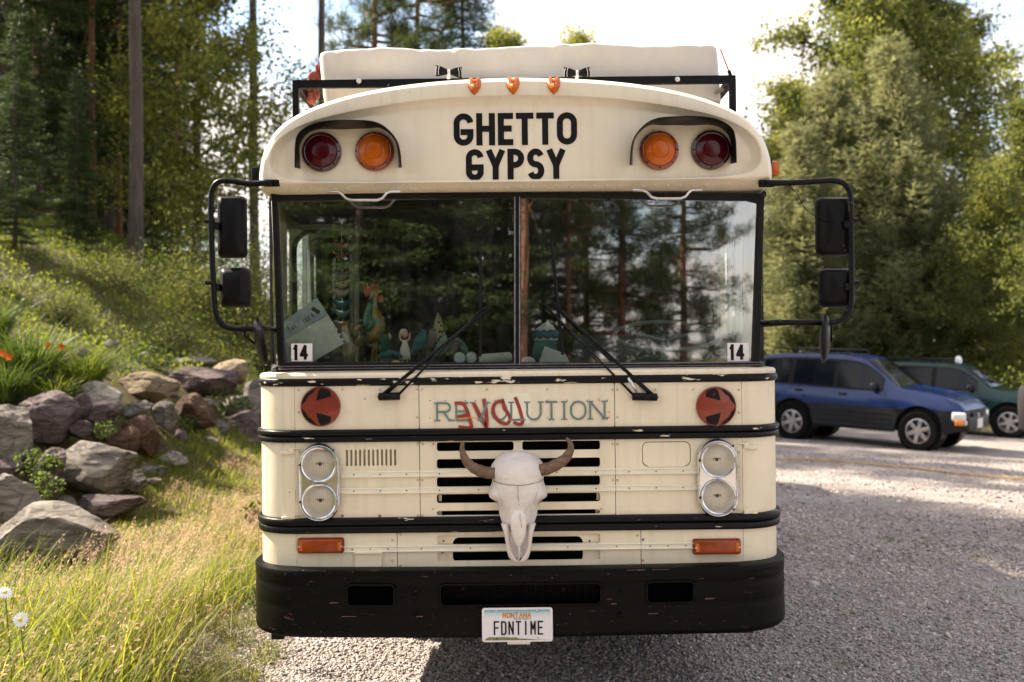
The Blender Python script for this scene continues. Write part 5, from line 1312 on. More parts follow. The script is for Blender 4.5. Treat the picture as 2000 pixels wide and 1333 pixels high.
mb.build('cap_pattern', 'cap_blue', e, True)
# string of cloth hens hanging at the door
gl = [(476, 'plum_cloth', 'plum'), (496, 'leo_cloth', 'leopard spotted'), (513, 'emerald_cloth', 'emerald green'), (533, 'grey_cloth', 'dusty pink grey'), (551, 'speckle_cloth', 'black and white checked'), (568, 'hen_white', 'cream'), (590, 'teal_cloth', 'teal and pink'), (609, 'mint_cloth', 'pale mint patterned'), (630, 'grey_cloth', 'grey and white lowest')]
d_ = 0.46; x, z = K(667, 455, d_); g = on_bus('bird_garland', 'hanging string of nine stuffed cloth hens inside the entrance door', 'garland', (x, d_, KZ(640, d_)))
mb = MB(); mb.tube([(0, 0, KZ(425, d_) - KZ(640, d_)), (0, 0, 0)], 0.0015, 5); mb.build('cord', 'doll_white', g)
s_ = (FY + d_) / F
for i, (py, m, nm) in enumerate(gl):
    zz = (640 - py) * s_; fl = 1 if i % 2 else -1; mb = MB()
    mb.tube([(-fl * 18 * s_, 0, zz + 7 * s_), (-fl * 13 * s_, 0, zz + 5 * s_), (-fl * 6 * s_, 0, zz - 1 * s_), (fl * 4 * s_, 0, zz - 2 * s_), (fl * 10 * s_, 0, zz + 2 * s_), (fl * 14 * s_, 0, zz + 6 * s_), (fl * 19 * s_, 0, zz + 6 * s_)], [v * s_ for v in (3.5, 3.5, 6.5, 7, 4.5, 3, .6)], 10)
    o = mb.build('stuffed_hen', m, g, True); o['label'] = nm + ' cloth hen'
# ------------------------------------------------------------------ terrain
def sstep(a, b, x):
    t = np.clip((x - a) / (b - a), 0, 1); return t * t * (3 - 2 * t)
def toe_x(y): return -3.0 - 0.9 * sstep(7.0, 11.0, y)
CTRL = [(-4.8,9.7,.62),(-4.85,10.4,.72),(-4.7,11.4,.92),(-4.65,12.9,1.08),(-4.4,14.3,1.08),(-4.18,13.2,.66),(-4.0,14.6,.38),(-3.95,15.4,.55),(-4.2,10.8,.50),(-4.25,11.4,.55),(-4.23,12.2,.72),(-3.95,11.6,.33),(-4.2,12.4,.62),(-4.1,13.3,.45),(-4.45,15.8,1.15),(-5.4,16.6,1.42),(-6,16.2,1.55),(-5.1,11.8,1.22),(-4.2,9.9,.30),(-4.2,9.4,.16),
 (-2.8,7,.08),(-2.9,9,.10),(-3.2,10.5,.16),(-3.4,12,.22),(-3.4,14,.26),(-3.4,17,.28),(-3.5,22,.4),(-3.5,5,.08),(-4.5,6,.10),(-6,6,.15),(-4,7.5,.06),(-5.5,7.5,.15),(-3.6,8.2,.06),(-4.2,8.5,.15),(-5.2,8.6,.25),(-6.5,9.2,.9),
 (-5.4,10.6,1.10),(-5.6,12,1.42),(-5.5,14,1.5),(-7,14,1.9),(-7,11,1.6),(-9,14,2.6),(-8.2,20,3.3),(-10,20,3.9),(-12,22,4.4),(-7,20,2.7),(-5.5,20,1.8),(-4.5,20,.9),(-5,25,1.7),(-7.7,25,3.1),(-10,26,4.3),(-14,30,5.6),(-8,33,3),(-20,30,6),(-20,15,4.5),(-12,12,3.4),(-9,9.5,2.0),(-15,8,4),(-6,38,1.5),(-15,42,4),(-30,30,6.5),(-30,10,5),(-8,5,.8),(-12,3,1.0),(-20,0,1),(-40,45,5),(-40,0,2),(-12,50,1.5),(-30,52,2)]
CTRL += [(-1.6, y, 0.02) for y in range(0, 52, 3)] + [(-2.3, y, 0.05) for y in range(3, 20, 3)] + [(x, 56, 0.2) for x in (-40, -30, -20, -10, -4)]
_C = np.array(CTRL, float); _D = np.hypot(_C[:, None, 0] - _C[None, :, 0], _C[:, None, 1] - _C[None, :, 1])
_W = np.linalg.solve(_D + 0.0 * np.eye(len(_C)) - 1e-6 * np.eye(len(_C)), _C[:, 2])
def Hn(x, y):
    """Ground height: level gravel yard, grass verge, boulder bank and rising slope on the left; falls a little to the right."""
    x, y = np.broadcast_arrays(np.asarray(x, float), np.asarray(y, float)); sh = x.shape; x = x.ravel(); y = y.ravel()
    z = np.zeros(len(x)); k = (x < -1.4) & (x > -45) & (y > -2) & (y < 58)
    if k.any():
        xx, yy = x[k], y[k]; acc = np.zeros(len(xx))
        for (cx, cy, _), w in zip(_C, _W): acc += w * np.hypot(xx - cx, yy - cy)
        bl = sstep(-1.4, -2.4, xx) * sstep(0, 4, yy) * (1 - sstep(46, 57, yy)) * sstep(-45, -34, xx)
        z[k] = np.clip(acc, -0.05, 8) * bl
    z = z - 0.035 * np.clip(x - 3.0, 0, 40) * sstep(0, 10, y) - 0.11 * np.clip(-7 - y, 0, 70)
    z = z + 0.012 * np.sin(x * 2.1 + 0.7) * np.sin(y * 1.7) * (1 - sstep(-2, -5, x)) + 0.06 * np.sin(x * 1.9) * np.sin(y * 1.3 + 1) * sstep(-5.5, -7, x)
    return z.reshape(sh)
def H(x, y): return float(Hn(np.array([x]), np.array([y]))[0])
def axis(vals):
    out = []
    for a, b, s in vals: out += list(np.arange(a, b, s))
    return np.array(out + [vals[-1][1]])
gx = axis([(-600, -100, 50), (-100, -20, 5), (-20, -8, 0.5), (-8, 4, 0.16), (4, 12, 0.4), (12, 30, 2), (30, 100, 7), (100, 600, 50)])
gy = axis([(-600, -100, 50), (-100, -10, 5), (-10, 3, 0.6), (3, 20, 0.16), (20, 40, 0.6), (40, 100, 5), (100, 900, 50)])
XX, YY = np.meshgrid(gx, gy, indexing='ij')
ZZ = Hn(XX, YY)
nx_, ny_ = XX.shape
co = np.stack([XX.ravel(), YY.ravel(), ZZ.ravel()], 1)
I = np.arange(nx_ * ny_).reshape(nx_, ny_)
quads = np.stack([I[:-1, :-1].ravel(), I[1:, :-1].ravel(), I[1:, 1:].ravel(), I[:-1, 1:].ravel()], 1)
def np_mesh(name, co, faces, k, tone=None, smooth=False):
    """Mesh straight from arrays; every face has k corners."""
    me = bpy.data.meshes.new(name); nv, nf = len(co), len(faces)
    me.vertices.add(nv); me.vertices.foreach_set('co', np.ascontiguousarray(co, dtype=np.float32).ravel())
    me.loops.add(nf * k); me.loops.foreach_set('vertex_index', np.ascontiguousarray(faces, dtype=np.int32).ravel())
    me.polygons.add(nf); me.polygons.foreach_set('loop_start', np.arange(0, nf * k, k, dtype=np.int32))
    if smooth: me.polygons.foreach_set('use_smooth', np.ones(nf, dtype=bool))
    if tone is not None:
        a = me.attributes.new('tone', 'FLOAT', 'FACE' if len(tone) == nf else 'POINT'); a.data.foreach_set('value', np.ascontiguousarray(tone, dtype=np.float32))
    me.update(calc_edges=True); return me
gm_ = np_mesh('ground', co, quads, 4, None, True)
edge = -1.60 + 0.25 * np.sin(co[:, 1] * 0.9) + 0.12 * np.sin(co[:, 1] * 2.7 + 1) - 0.06 * np.clip(co[:, 1] - 5, 0, 20)
veg = 1 - sstep(-0.35, 0.35, co[:, 0] - edge)
veg = np.maximum(veg, sstep(22.5, 25, co[:, 1]) * (co[:, 0] > -2)); veg = np.maximum(veg, sstep(-9, -13, co[:, 1]))
a = gm_.attributes.new('veg', 'FLOAT', 'POINT'); a.data.foreach_set('value', veg.astype(np.float32))
def ground_mat():
    m = bpy.data.materials.new('ground'); m.use_nodes = True; t = m.node_tree; b = t.nodes['Principled BSDF']; k = t.links.new
    tc = N(t, 'ShaderNodeTexCoord'); V = tc.outputs['Object']
    vo = N(t, 'ShaderNodeTexVoronoi'); vo.inputs['Scale'].default_value = 62; k(V, vo.inputs['Vector'])
    sp = N(t, 'ShaderNodeSeparateColor'); k(vo.outputs['Color'], sp.inputs[0])
    rp = N(t, 'ShaderNodeValToRGB'); cr = rp.color_ramp
    cr.elements[0].position = 0.0; cr.elements[0].color = (0.185, 0.157, 0.143, 1); cr.elements[1].position = 1.0; cr.elements[1].color = (0.47, 0.42, 0.395, 1)
    e = cr.elements.new(0.5); e.color = (0.325, 0.285, 0.27, 1)
    k(sp.outputs[0], rp.inputs['Fac'])
    no = N(t, 'ShaderNodeTexNoise'); no.inputs['Scale'].default_value = 1.6; no.inputs['Detail'].default_value = 6; k(V, no.inputs['Vector'])
    mr = N(t, 'ShaderNodeMapRange'); mr.inputs[1].default_value = 0.3; mr.inputs[2].default_value = 0.7; mr.inputs[3].default_value = 0.68; mr.inputs[4].default_value = 1.15; k(no.outputs['Fac'], mr.inputs[0])
    mu = N(t, 'ShaderNodeMix', data_type='RGBA', blend_type='MULTIPLY'); mu.inputs[0].default_value = 1; k(rp.outputs['Color'], mu.inputs[6])
    cmb = N(t, 'ShaderNodeCombineColor'); [k(mr.outputs[0], cmb.inputs[i]) for i in range(3)]; k(cmb.outputs[0], mu.inputs[7])
    so = N(t, 'ShaderNodeTexNoise'); so.inputs['Scale'].default_value = 9; so.inputs['Detail'].default_value = 8; k(V, so.inputs['Vector'])
    sr = N(t, 'ShaderNodeValToRGB'); sr.color_ramp.elements[0].position = 0.3; sr.color_ramp.elements[0].color = (0.050, 0.026, 0.016, 1); sr.color_ramp.elements[1].position = 0.75; sr.color_ramp.elements[1].color = (0.13, 0.085, 0.045, 1)
    e = sr.color_ramp.elements.new(0.5); e.color = (0.075, 0.072, 0.024, 1); k(so.outputs['Fac'], sr.inputs['Fac'])
    at = N(t, 'ShaderNodeAttribute'); at.attribute_name = 'veg'
    ad = N(t, 'ShaderNodeMath', operation='ADD'); k(at.outputs['Fac'], ad.inputs[0])
    n2 = N(t, 'ShaderNodeTexNoise'); n2.inputs['Scale'].default_value = 5; n2.inputs['Detail'].default_value = 5; k(V, n2.inputs['Vector'])
    s2 = N(t, 'ShaderNodeMath', operation='SUBTRACT'); k(n2.outputs['Fac'], s2.inputs[0]); s2.inputs[1].default_value = 0.5; k(s2.outputs[0], ad.inputs[1])
    cl = N(t, 'ShaderNodeMapRange'); cl.inputs[1].default_value = 0.4; cl.inputs[2].default_value = 0.6; k(ad.outputs[0], cl.inputs[0])
    mx = N(t, 'ShaderNodeMix', data_type='RGBA'); k(cl.outputs[0], mx.inputs[0]); k(mu.outputs[2], mx.inputs[6]); k(sr.outputs['Color'], mx.inputs[7]); k(mx.outputs[2], b.inputs['Base Color'])
    b.inputs['Roughness'].default_value = 0.9; b.inputs['Specular IOR Level'].default_value = 0.2
    bp = N(t, 'ShaderNodeBump'); bp.inputs['Strength'].default_value = 0.8; bp.inputs['Distance'].default_value = 0.02; bp.invert = True; k(vo.outputs['Distance'], bp.inputs['Height']); k(bp.outputs['Normal'], b.inputs['Normal'])
    MATS['ground'] = m
ground_mat()
struct(new_obj('ground', gm_, 'ground'))

# ------------------------------------------------------------------ gravel
def tone_mat(name, stops, rough=0.85, spec=0.2, nscale=0):
    m = bpy.data.materials.new(name); m.use_nodes = True; t = m.node_tree; b = t.nodes['Principled BSDF']; k = t.links.new
    at = N(t, 'ShaderNodeAttribute'); at.attribute_name = 'tone'; rp = N(t, 'ShaderNodeValToRGB'); cr = rp.color_ramp
    while len(cr.elements) < len(stops): cr.elements.new(0.5)
    for e, (p, c) in zip(cr.elements, stops): e.position = p; e.color = (*c, 1)
    k(at.outputs['Fac'], rp.inputs['Fac']); k(rp.outputs['Color'], b.inputs['Base Color']); b.inputs['Roughness'].default_value = rough; b.inputs['Specular IOR Level'].default_value = spec
    MATS[name] = m
tone_mat('gravel_stone', [(0, (0.13, 0.11, 0.105)), (0.35, (0.31, 0.27, 0.255)), (0.6, (0.42, 0.372, 0.352)), (0.8, (0.36, 0.285, 0.245)), (1.0, (0.62, 0.57, 0.535))], 0.75, 0.3)
def nz(x, y, s, o=0.0): return 0.5 + 0.5 * np.sin(x * s * 1.3 + 2.1 * np.sin(y * s * .7 + o) + o) * np.sin(y * s + 1.7 * np.sin(x * s * .9 + o))
def stones(n, xr, yr, smin, smax, keep=None):
    y = rng.uniform(*yr, n); x = rng.uniform(xr[0], xr[1], n)
    if keep is not None: k = keep(x, y); x, y = x[k], y[k]
    k2 = rng.random(len(x)) < .45 + .75 * nz(x * .6, y * 1.3, 1.5, 2); x, y = x[k2], y[k2]
    n = len(x); s = smin + (smax - smin) * rng.random(n) ** 2.2
    base = np.array([(-1, -1, -.7), (1, -1, -.7), (1, 1, -.7), (-1, 1, -.7), (-.75, -.75, .7), (.75, -.75, .7), (.75, .75, .7), (-.75, .75, .7)])
    v = base[None] * (1 + rng.uniform(-.38, .38, (n, 8, 3))); v *= np.array([1, .8, .55]) * (s[:, None, None] / 2) * rng.uniform(.8, 1.25, (n, 1, 3))
    a, bt, c = rng.uniform(0, 6.28, n), rng.normal(0, .45, n), rng.normal(0, .45, n)
    def rot(v, ang, i, j):
        ca, sa = np.cos(ang)[:, None], np.sin(ang)[:, None]; p, q = v[:, :, i].copy(), v[:, :, j].copy(); v[:, :, i] = p * ca - q * sa; v[:, :, j] = p * sa + q * ca
    rot(v, bt, 0, 2); rot(v, c, 1, 2); rot(v, a, 0, 1)
    v += np.stack([x, y, Hn(x, y) + s * 0.10], 1)[:, None]
    f = np.array([(0, 3, 2, 1), (4, 5, 6, 7), (0, 1, 5, 4), (1, 2, 6, 5), (2, 3, 7, 6), (3, 0, 4, 7)])
    return v.reshape(-1, 3), (f[None] + (np.arange(n) * 8)[:, None, None]).reshape(-1, 4), np.repeat(np.clip(rng.normal(.5, .25, n) + .22 * (nz(x, y, 1.1, 3) - .5) + .15 * (nz(x, y, 4.3, 1) - .5), 0, 1), 6)
def gedge(y): return -1.60 + 0.25 * np.sin(y * 0.9) + 0.12 * np.sin(y * 2.7 + 1) - 0.06 * np.clip(y - 5, 0, 20)
parts = [stones(60000, (-1.9, 3.5), (4.95, 7.7), 0.006, 0.026, lambda x, y: rng.random(len(x)) < sstep(-0.5, 0.5, x - gedge(y))),
         stones(26000, (1.2, 5.6), (7.6, 11.0), 0.010, 0.034), stones(5000, (-2.6, -1.2), (7.6, 13.0), 0.012, 0.04, lambda x, y: rng.random(len(x)) < sstep(-0.6, 0.4, x - gedge(y))),
         stones(420, (1.3, 6.5), (5.0, 14.0), 0.03, 0.075), stones(9000, (1.2, 8.5), (11.0, 17.0), 0.014, 0.04)]
cos_, fs_, ts_ = [], [], []; off = 0
for v, f, t in parts: cos_.append(v); fs_.append(f + off); ts_.append(t); off += len(v)
stuff(tag(new_obj('gravel', np_mesh('gravel', np.concatenate(cos_), np.concatenate(fs_), 4, np.concatenate(ts_)), 'gravel_stone'), 'loose grey crushed stone gravel covering the yard round the bus', 'gravel'))

# ------------------------------------------------------------------ blades
def blades(x, y, h, w, lean, bend, seg=4, z=None, tone=None, az=None, twist=True):
    """Tapering bent ribbons; arrays in, (coords, quads, tone) out."""
    n = len(x); az = rng.uniform(0, 2 * np.pi, n) if az is None else az
    wa = (az + np.pi / 2 + rng.normal(0, .5, n)) if twist else az + np.pi / 2
    z = Hn(x, y) if z is None else z
    t = np.linspace(0, 1, seg + 1)[None]
    out = (lean[:, None] * t + bend[:, None] * t ** 2.2) * h[:, None]
    up = h[:, None] * (t - 0.45 * np.clip(bend[:, None], 0, 1.6) * t ** 3)
    cx = x[:, None] + np.cos(az)[:, None] * out; cy = y[:, None] + np.sin(az)[:, None] * out; cz = z[:, None] + up
    ww = w[:, None] * np.clip(1.02 - t ** 1.6, 0.03, 1) * 0.5
    dx, dy = np.cos(wa)[:, None] * ww, np.sin(wa)[:, None] * ww
    v = np.stack([np.stack([cx - dx, cy - dy, cz], 2), np.stack([cx + dx, cy + dy, cz], 2)], 2).reshape(n, (seg + 1) * 2, 3)
    q = np.array([(2 * i, 2 * i + 1, 2 * i + 3, 2 * i + 2) for i in range(seg)])
    f = (q[None] + (np.arange(n) * (seg + 1) * 2)[:, None, None]).reshape(-1, 4)
    tone = rng.random(n) if tone is None else tone
    return v.reshape(-1, 3), f, np.repeat(tone, seg)
def merge(ps):
    c, f, t = [], [], []; o = 0
    for v, q, tt in ps: c.append(v); f.append(q + o); t.append(tt); o += len(v)
    return np.concatenate(c), np.concatenate(f), np.concatenate(t)
def leaves(p, size, tone=None, flat=0.3, aspect=0.55, dirs=None):
    """Diamond leaves at points p, random facing (flat > 0 biases the face upwards)."""
    n = len(p); nr = rng.normal(size=(n, 3)); nr[:, 2] += flat * 2; nr /= np.linalg.norm(nr, axis=1)[:, None]
    u = rng.normal(size=(n, 3)) if dirs is None else dirs + rng.normal(size=(n, 3)) * .35
    u -= nr * (u * nr).sum(1)[:, None]; u /= np.linalg.norm(u, axis=1)[:, None] + 1e-9; w = np.cross(nr, u)
    s = (size * rng.uniform(.65, 1.3, n))[:, None]
    v = np.stack([p - u * s * .5, p + w * s * aspect * .5, p + u * s * .5, p - w * s * aspect * .5], 1)
    f = np.arange(n * 4).reshape(n, 4); return v.reshape(-1, 3), f, (rng.random(n) if tone is None else tone)
leaf_mat('grass_tall', (0.085, 0.115, 0.018), (0.27, 0.295, 0.050), 0.50, 1.2, c3=(0.42, 0.36, 0.14))
leaf_mat('grass_short', (0.055, 0.075, 0.016), (0.19, 0.20, 0.045), 0.45, 2.0, c3=(0.34, 0.28, 0.12))
leaf_mat('seed_heads', (0.28, 0.19, 0.12), (0.52, 0.40, 0.27), 0.4, 1.0)
leaf_mat('slope_weeds', (0.058, 0.088, 0.016), (0.20, 0.24, 0.045), 0.48, 0.8, c3=(0.27, 0.24, 0.07))
leaf_mat('straw', (0.30, 0.22, 0.10), (0.52, 0.42, 0.24), 0.3, 1.0)
# tall verge grass
def field(n, xr, yr, keep):
    x = rng.uniform(*xr, n); y = rng.uniform(*yr, n); k = keep(x, y); return x[k], y[k]
def tall_keep(x, y): return (rng.random(len(x)) < sstep(0.10, -0.55, x - gedge(y) - 0.05) * (0.35 + .65 * nz(x, y, 2.2)) * (1 - .9 * sstep(0.0, -.5, x - toe_x(y)) * sstep(6.4, 7.4, y)))
x1, y1 = field(46000, (-4.2, -1.5), (2.7, 14.5), tall_keep)
h1_ = (0.22 + 0.34 * rng.random(len(x1)) * nz(x1, y1, 1.3, 2)) * (1.05 - .5 * sstep(5.5, 9, y1)) * (1 - .45 * sstep(-2.4, -3.2, x1)); p1 = blades(x1, y1, h1_, rng.uniform(.004, .009, len(x1)), rng.uniform(.05, .45, len(x1)), rng.uniform(.1, .9, len(x1)), 4, az=rng.normal(.5, 1.3, len(x1)))
x2, y2 = field(7000, (-3.4, -1.55), (2.6, 6.2), tall_keep)
p2 = blades(x2, y2, rng.uniform(.35, .72, len(x2)), rng.uniform(.007, .013, len(x2)), rng.uniform(.05, .4, len(x2)), rng.uniform(.1, .7, len(x2)), 5, az=rng.normal(.5, 1.2, len(x2)))
c, f, t = merge([p1, p2]); stuff(tag(new_obj('tall_grass', np_mesh('tall_grass', c, f, 4, t), 'grass_tall'), 'sunlit yellow-green tall grass on the verge left of the bus', 'grass'))
# feathery seed stalks
x3, y3 = field(6200, (-3.6, -1.5), (2.7, 12.5), lambda x, y: tall_keep(x, y) & (nz(x, y, 1.7, 4) > .35))
hh = rng.uniform(.40, .78, len(x3)) * (1.0 - .5 * sstep(5.0, 9, y3)) * (1 - .35 * sstep(-2.4, -3.2, x3)); az = rng.normal(.4, .9, len(x3)); ln, bd = rng.uniform(.1, .4, len(x3)), rng.uniform(.1, .6, len(x3))
p3 = blades(x3, y3, hh, np.full(len(x3), .0032), ln, bd, 4, az=az, tone=np.full(len(x3), .55))
tip = np.stack([x3 + np.cos(az) * (ln + bd) * hh, y3 + np.sin(az) * (ln + bd) * hh, Hn(x3, y3) + hh * (1 - .45 * bd)], 1)
dirv = np.stack([np.cos(az) * (ln + 2.2 * bd), np.sin(az) * (ln + 2.2 * bd), 1 - 1.35 * bd], 1); dirv /= np.linalg.norm(dirv, axis=1)[:, None]
K_ = 11; s_ = rng.uniform(-.11, .01, (len(x3), K_)); pts = tip[:, None] + dirv[:, None] * s_[:, :, None] + rng.normal(0, .007, (len(x3), K_, 3)) * (1 + 12 * np.abs(s_))[:, :, None] * .8
p4 = leaves(pts.reshape(-1, 3), np.full(len(x3) * K_, .020), flat=0, aspect=.25, dirs=np.repeat(dirv, K_, 0))
c, f, t = merge([p3, p4]); stuff(tag(new_obj('seed_grass', np_mesh('seed_grass', c, f, 4, t), 'seed_heads'), 'feathery tan grass seed heads standing above the verge grass', 'grass'))
# short tufts and straw next to the bus, a few in the gravel
cx_, cy_ = field(1500, (-2.6, -1.10), (4.7, 14), lambda x, y: rng.random(len(x)) < sstep(.85, -.1, x - gedge(y)) * (.3 + nz(x, y, 3.0, 5)))
qx, qy = rng.uniform(1.6, 5.5, 26), rng.uniform(5.2, 10, 26); cx_, cy_ = np.concatenate([cx_, qx]), np.concatenate([cy_, qy]); m_ = 34
x5 = np.repeat(cx_, m_) + rng.normal(0, .05, len(cx_) * m_); y5 = np.repeat(cy_, m_) + rng.normal(0, .05, len(cx_) * m_); sc5 = np.repeat(np.concatenate([np.ones(len(cx_) - 26), np.full(26, .35)]), m_)
p5 = blades(x5, y5, rng.uniform(.03, .14, len(x5)) * sc5, rng.uniform(.003, .006, len(x5)), rng.uniform(.2, .8, len(x5)), rng.uniform(.1, .8, len(x5)), 3)
stuff(tag(new_obj('short_grass', np_mesh('short_grass', *p5[:2], 4, p5[2]), 'grass_short'), 'short green grass tufts growing through the gravel beside the bus', 'grass'))
x6, y6 = field(5200, (-2.9, -1.2), (5, 14), lambda x, y: rng.random(len(x)) < sstep(.5, -.1, x - gedge(y)) * (1 - .7 * sstep(-.2, -.9, x - gedge(y))))
p6 = blades(x6, y6, rng.uniform(.06, .22, len(x6)), rng.uniform(.002, .005, len(x6)), rng.uniform(.8, 2.0, len(x6)), rng.uniform(.2, .9, len(x6)), 3)
stuff(tag(new_obj('dry_straw', np_mesh('dry_straw', *p6[:2], 4, p6[2]), 'straw'), 'flattened dry straw between the verge grass and the bus', 'straw'))
# weeds on the slope
x7, y7 = field(64000, (-15, -3.8), (7.5, 34), lambda x, y: (rng.random(len(x)) < (.25 + .75 * nz(x, y, 1.6, 1)) * (1 - .25 * ((x > -5.3) & (y < 16)))) & (x > -0.62 * y))
h7 = .05 + .26 * rng.random(len(x7)) ** 1.5 * (.4 + nz(x7, y7, .9, 3)) * np.where((x7 > -5.4) & (y7 < 16), .25, 1.0); p7 = blades(x7, y7, h7, rng.uniform(.008, .022, len(x7)), rng.uniform(.1, .8, len(x7)), rng.uniform(.1, .9, len(x7)), 3)
x8, y8 = field(60000, (-14, -4.7), (8, 30), lambda x, y: (nz(x, y, 2.3, 2) > .5) & (x > -0.62 * y) & ~((x > -5.6) & (y < 15)))
p8 = leaves(np.stack([x8, y8, Hn(x8, y8) + rng.uniform(.03, .36, len(x8)) * nz(x8, y8, 2.3, 2)], 1), np.full(len(x8), .06), flat=.5)
c, f, t = merge([p7, p8]); stuff(tag(new_obj('slope_weeds', np_mesh('slope_weeds', c, f, 4, t), 'slope_weeds'), 'mixed weeds and grass covering the slope above the boulders', 'weeds'))
# low undergrowth behind the parked cars
x9, y9 = field(30000, (2, 26), (23.5, 32), lambda x, y: nz(x, y, .9, 2) > .25)
p9 = leaves(np.stack([x9, y9, Hn(x9, y9) + rng.random(len(x9)) ** 1.6 * 1.3 * (.3 + nz(x9, y9, .9, 2))], 1), np.full(len(x9), .10), flat=.3)
stuff(tag(new_obj('undergrowth', np_mesh('undergrowth', *p9[:2], 4, p9[2]), 'slope_weeds'), 'dark low undergrowth along the forest edge behind the parked cars', 'undergrowth'))

# ------------------------------------------------------------------ boulders
def rock_mat(name, c1, c2, c3, band=1.0):
    m = bpy.data.materials.new(name); m.use_nodes = True; t = m.node_tree; b = t.nodes['Principled BSDF']; k = t.links.new
    tc = N(t, 'ShaderNodeTexCoord'); mp = N(t, 'ShaderNodeMapping'); mp.inputs['Rotation'].default_value = (0.5, 0.35, 0.2); mp.inputs['Scale'].default_value = (1, 1, 3.2); k(tc.outputs['Object'], mp.inputs['Vector'])
    no = N(t, 'ShaderNodeTexNoise'); no.inputs['Scale'].default_value = 3.2; no.inputs['Detail'].default_value = 9; no.inputs['Roughness'].default_value = .68; no.inputs['Distortion'].default_value = .8; k(mp.outputs['Vector'], no.inputs['Vector'])
    rp = N(t, 'ShaderNodeValToRGB'); cr = rp.color_ramp; cr.elements[0].position = .30; cr.elements[0].color = (*c1, 1); cr.elements[1].position = .74; cr.elements[1].color = (*c3, 1); e = cr.elements.new(.5); e.color = (*c2, 1)
    k(no.outputs['Fac'], rp.inputs['Fac']); b.inputs['Roughness'].default_value = .85; b.inputs['Specular IOR Level'].default_value = .2
    nd = N(t, 'ShaderNodeTexNoise'); nd.inputs['Scale'].default_value = 4; nd.inputs['Detail'].default_value = 6; k(tc.outputs['Object'], nd.inputs['Vector'])
    vm = N(t, 'ShaderNodeMix', data_type='VECTOR'); vm.inputs[0].default_value = .22; k(mp.outputs['Vector'], vm.inputs[4]); k(nd.outputs['Color'], vm.inputs[5])
    vc = N(t, 'ShaderNodeTexVoronoi', feature='DISTANCE_TO_EDGE'); vc.inputs['Scale'].default_value = 3.4; k(vm.outputs[1], vc.inputs['Vector'])
    cm = N(t, 'ShaderNodeMapRange'); cm.inputs[1].default_value = 0.0; cm.inputs[2].default_value = 0.035; cm.inputs[3].default_value = 0.30; cm.inputs[4].default_value = 1.0; k(vc.outputs['Distance'], cm.inputs[0])
    cc = N(t, 'ShaderNodeCombineColor'); [k(cm.outputs[0], cc.inputs[i]) for i in range(3)]
    ml = N(t, 'ShaderNodeMix', data_type='RGBA', blend_type='MULTIPLY'); ml.inputs[0].default_value = .8; k(rp.outputs['Color'], ml.inputs[6]); k(cc.outputs[0], ml.inputs[7]); k(ml.outputs[2], b.inputs['Base Color'])
    n2 = N(t, 'ShaderNodeTexNoise'); n2.inputs['Scale'].default_value = 9; n2.inputs['Detail'].default_value = 12; n2.inputs['Roughness'].default_value = .7; k(mp.outputs['Vector'], n2.inputs['Vector'])
    bp = N(t, 'ShaderNodeBump'); bp.inputs['Strength'].default_value = 1.0; bp.inputs['Distance'].default_value = .06; k(n2.outputs['Fac'], bp.inputs['Height']); k(bp.outputs['Normal'], b.inputs['Normal'])
    MATS[name] = m
rock_mat('rock_purple', (0.0491, 0.0341, 0.0352), (0.1481, 0.1114, 0.1116), (0.2495, 0.2005, 0.192))
rock_mat('rock_grey', (0.0578, 0.0506, 0.0455), (0.2166, 0.194, 0.1705), (0.3639, 0.33, 0.2948))
rock_mat('rock_tan', (0.1092, 0.065, 0.0367), (0.2826, 0.2168, 0.1475), (0.4081, 0.3438, 0.267))
rock_mat('rock_brown', (0.0473, 0.024, 0.0147), (0.1197, 0.069, 0.0451), (0.189, 0.126, 0.0902))
rock_mat('rock_pale', (0.1302, 0.1116, 0.0991), (0.3866, 0.3432, 0.3069), (0.5273, 0.4771, 0.4248))
_bm = bmesh.new(); bmesh.ops.create_icosphere(_bm, subdivisions=5, radius=1.0); ICO = np.array([v.co[:] for v in _bm.verts]); ICOF = np.array([[v.index for v in f.verts] for f in _bm.faces]); _bm.free()
def boulder(px0, py0, px1, py1, dist, m, label, seed, depth=1.0, tilt=0.0, facets=13, sharp=0.76):
    r_ = np.random.default_rng(seed); w = (px1 - px0) * dist / F; h = (py1 - py0) * dist / F; cx = ((px0 + px1) / 2 - 1000) * dist / F; cz = CAMZ + (670 - (py0 + py1) / 2) * dist / F
    d = ICO; rad = np.ones(len(d)) * 1.06
    for i in range(facets):
        nrm = r_.normal(size=3); nrm /= np.linalg.norm(nrm); o = r_.uniform(sharp - .12, sharp + .12); dp = d @ nrm; rad = np.where(dp > 1e-3, np.minimum(rad, o / np.maximum(dp, 1e-3)), rad)
    p = d * rad[:, None]
    ns = np.array([mnoise.fractal(Vector(q * 1.6) + Vector((seed * 3.1, 0, 0)), 0.8, 2.2, 5) for q in p]); n2 = np.array([mnoise.ridged_multi_fractal(Vector((q[0] * 2.0, q[1] * 2.0, q[2] * 5.5)) + Vector((seed * 1.7, 3, 0)), .9, 2.1, 4, 1.0, 2.0) for q in p])
    p = p * (1 + 0.05 * ns + 0.035 * (n2 - 1.2))[:, None]
    p /= np.abs(p).max(0)
    p = p * np.array([w / 2, max(w * .42, h * .55) * depth, h / 2 * 1.06])
    if tilt: ca, sa = math.cos(R(tilt)), math.sin(R(tilt)); p[:, 0], p[:, 2] = p[:, 0] * ca - p[:, 2] * sa, p[:, 0] * sa + p[:, 2] * ca
    hz = -p[:, 2].min(); p[:, 2] += hz
    me = np_mesh('boulder', p, ICOF, 3, None, True); me.set_sharp_from_angle(angle=R(26))
    o = new_obj('boulder', me, m); o.location = (cx, dist, cz - hz); return tag(o, label, 'boulder', 'boulders of the retaining bank')
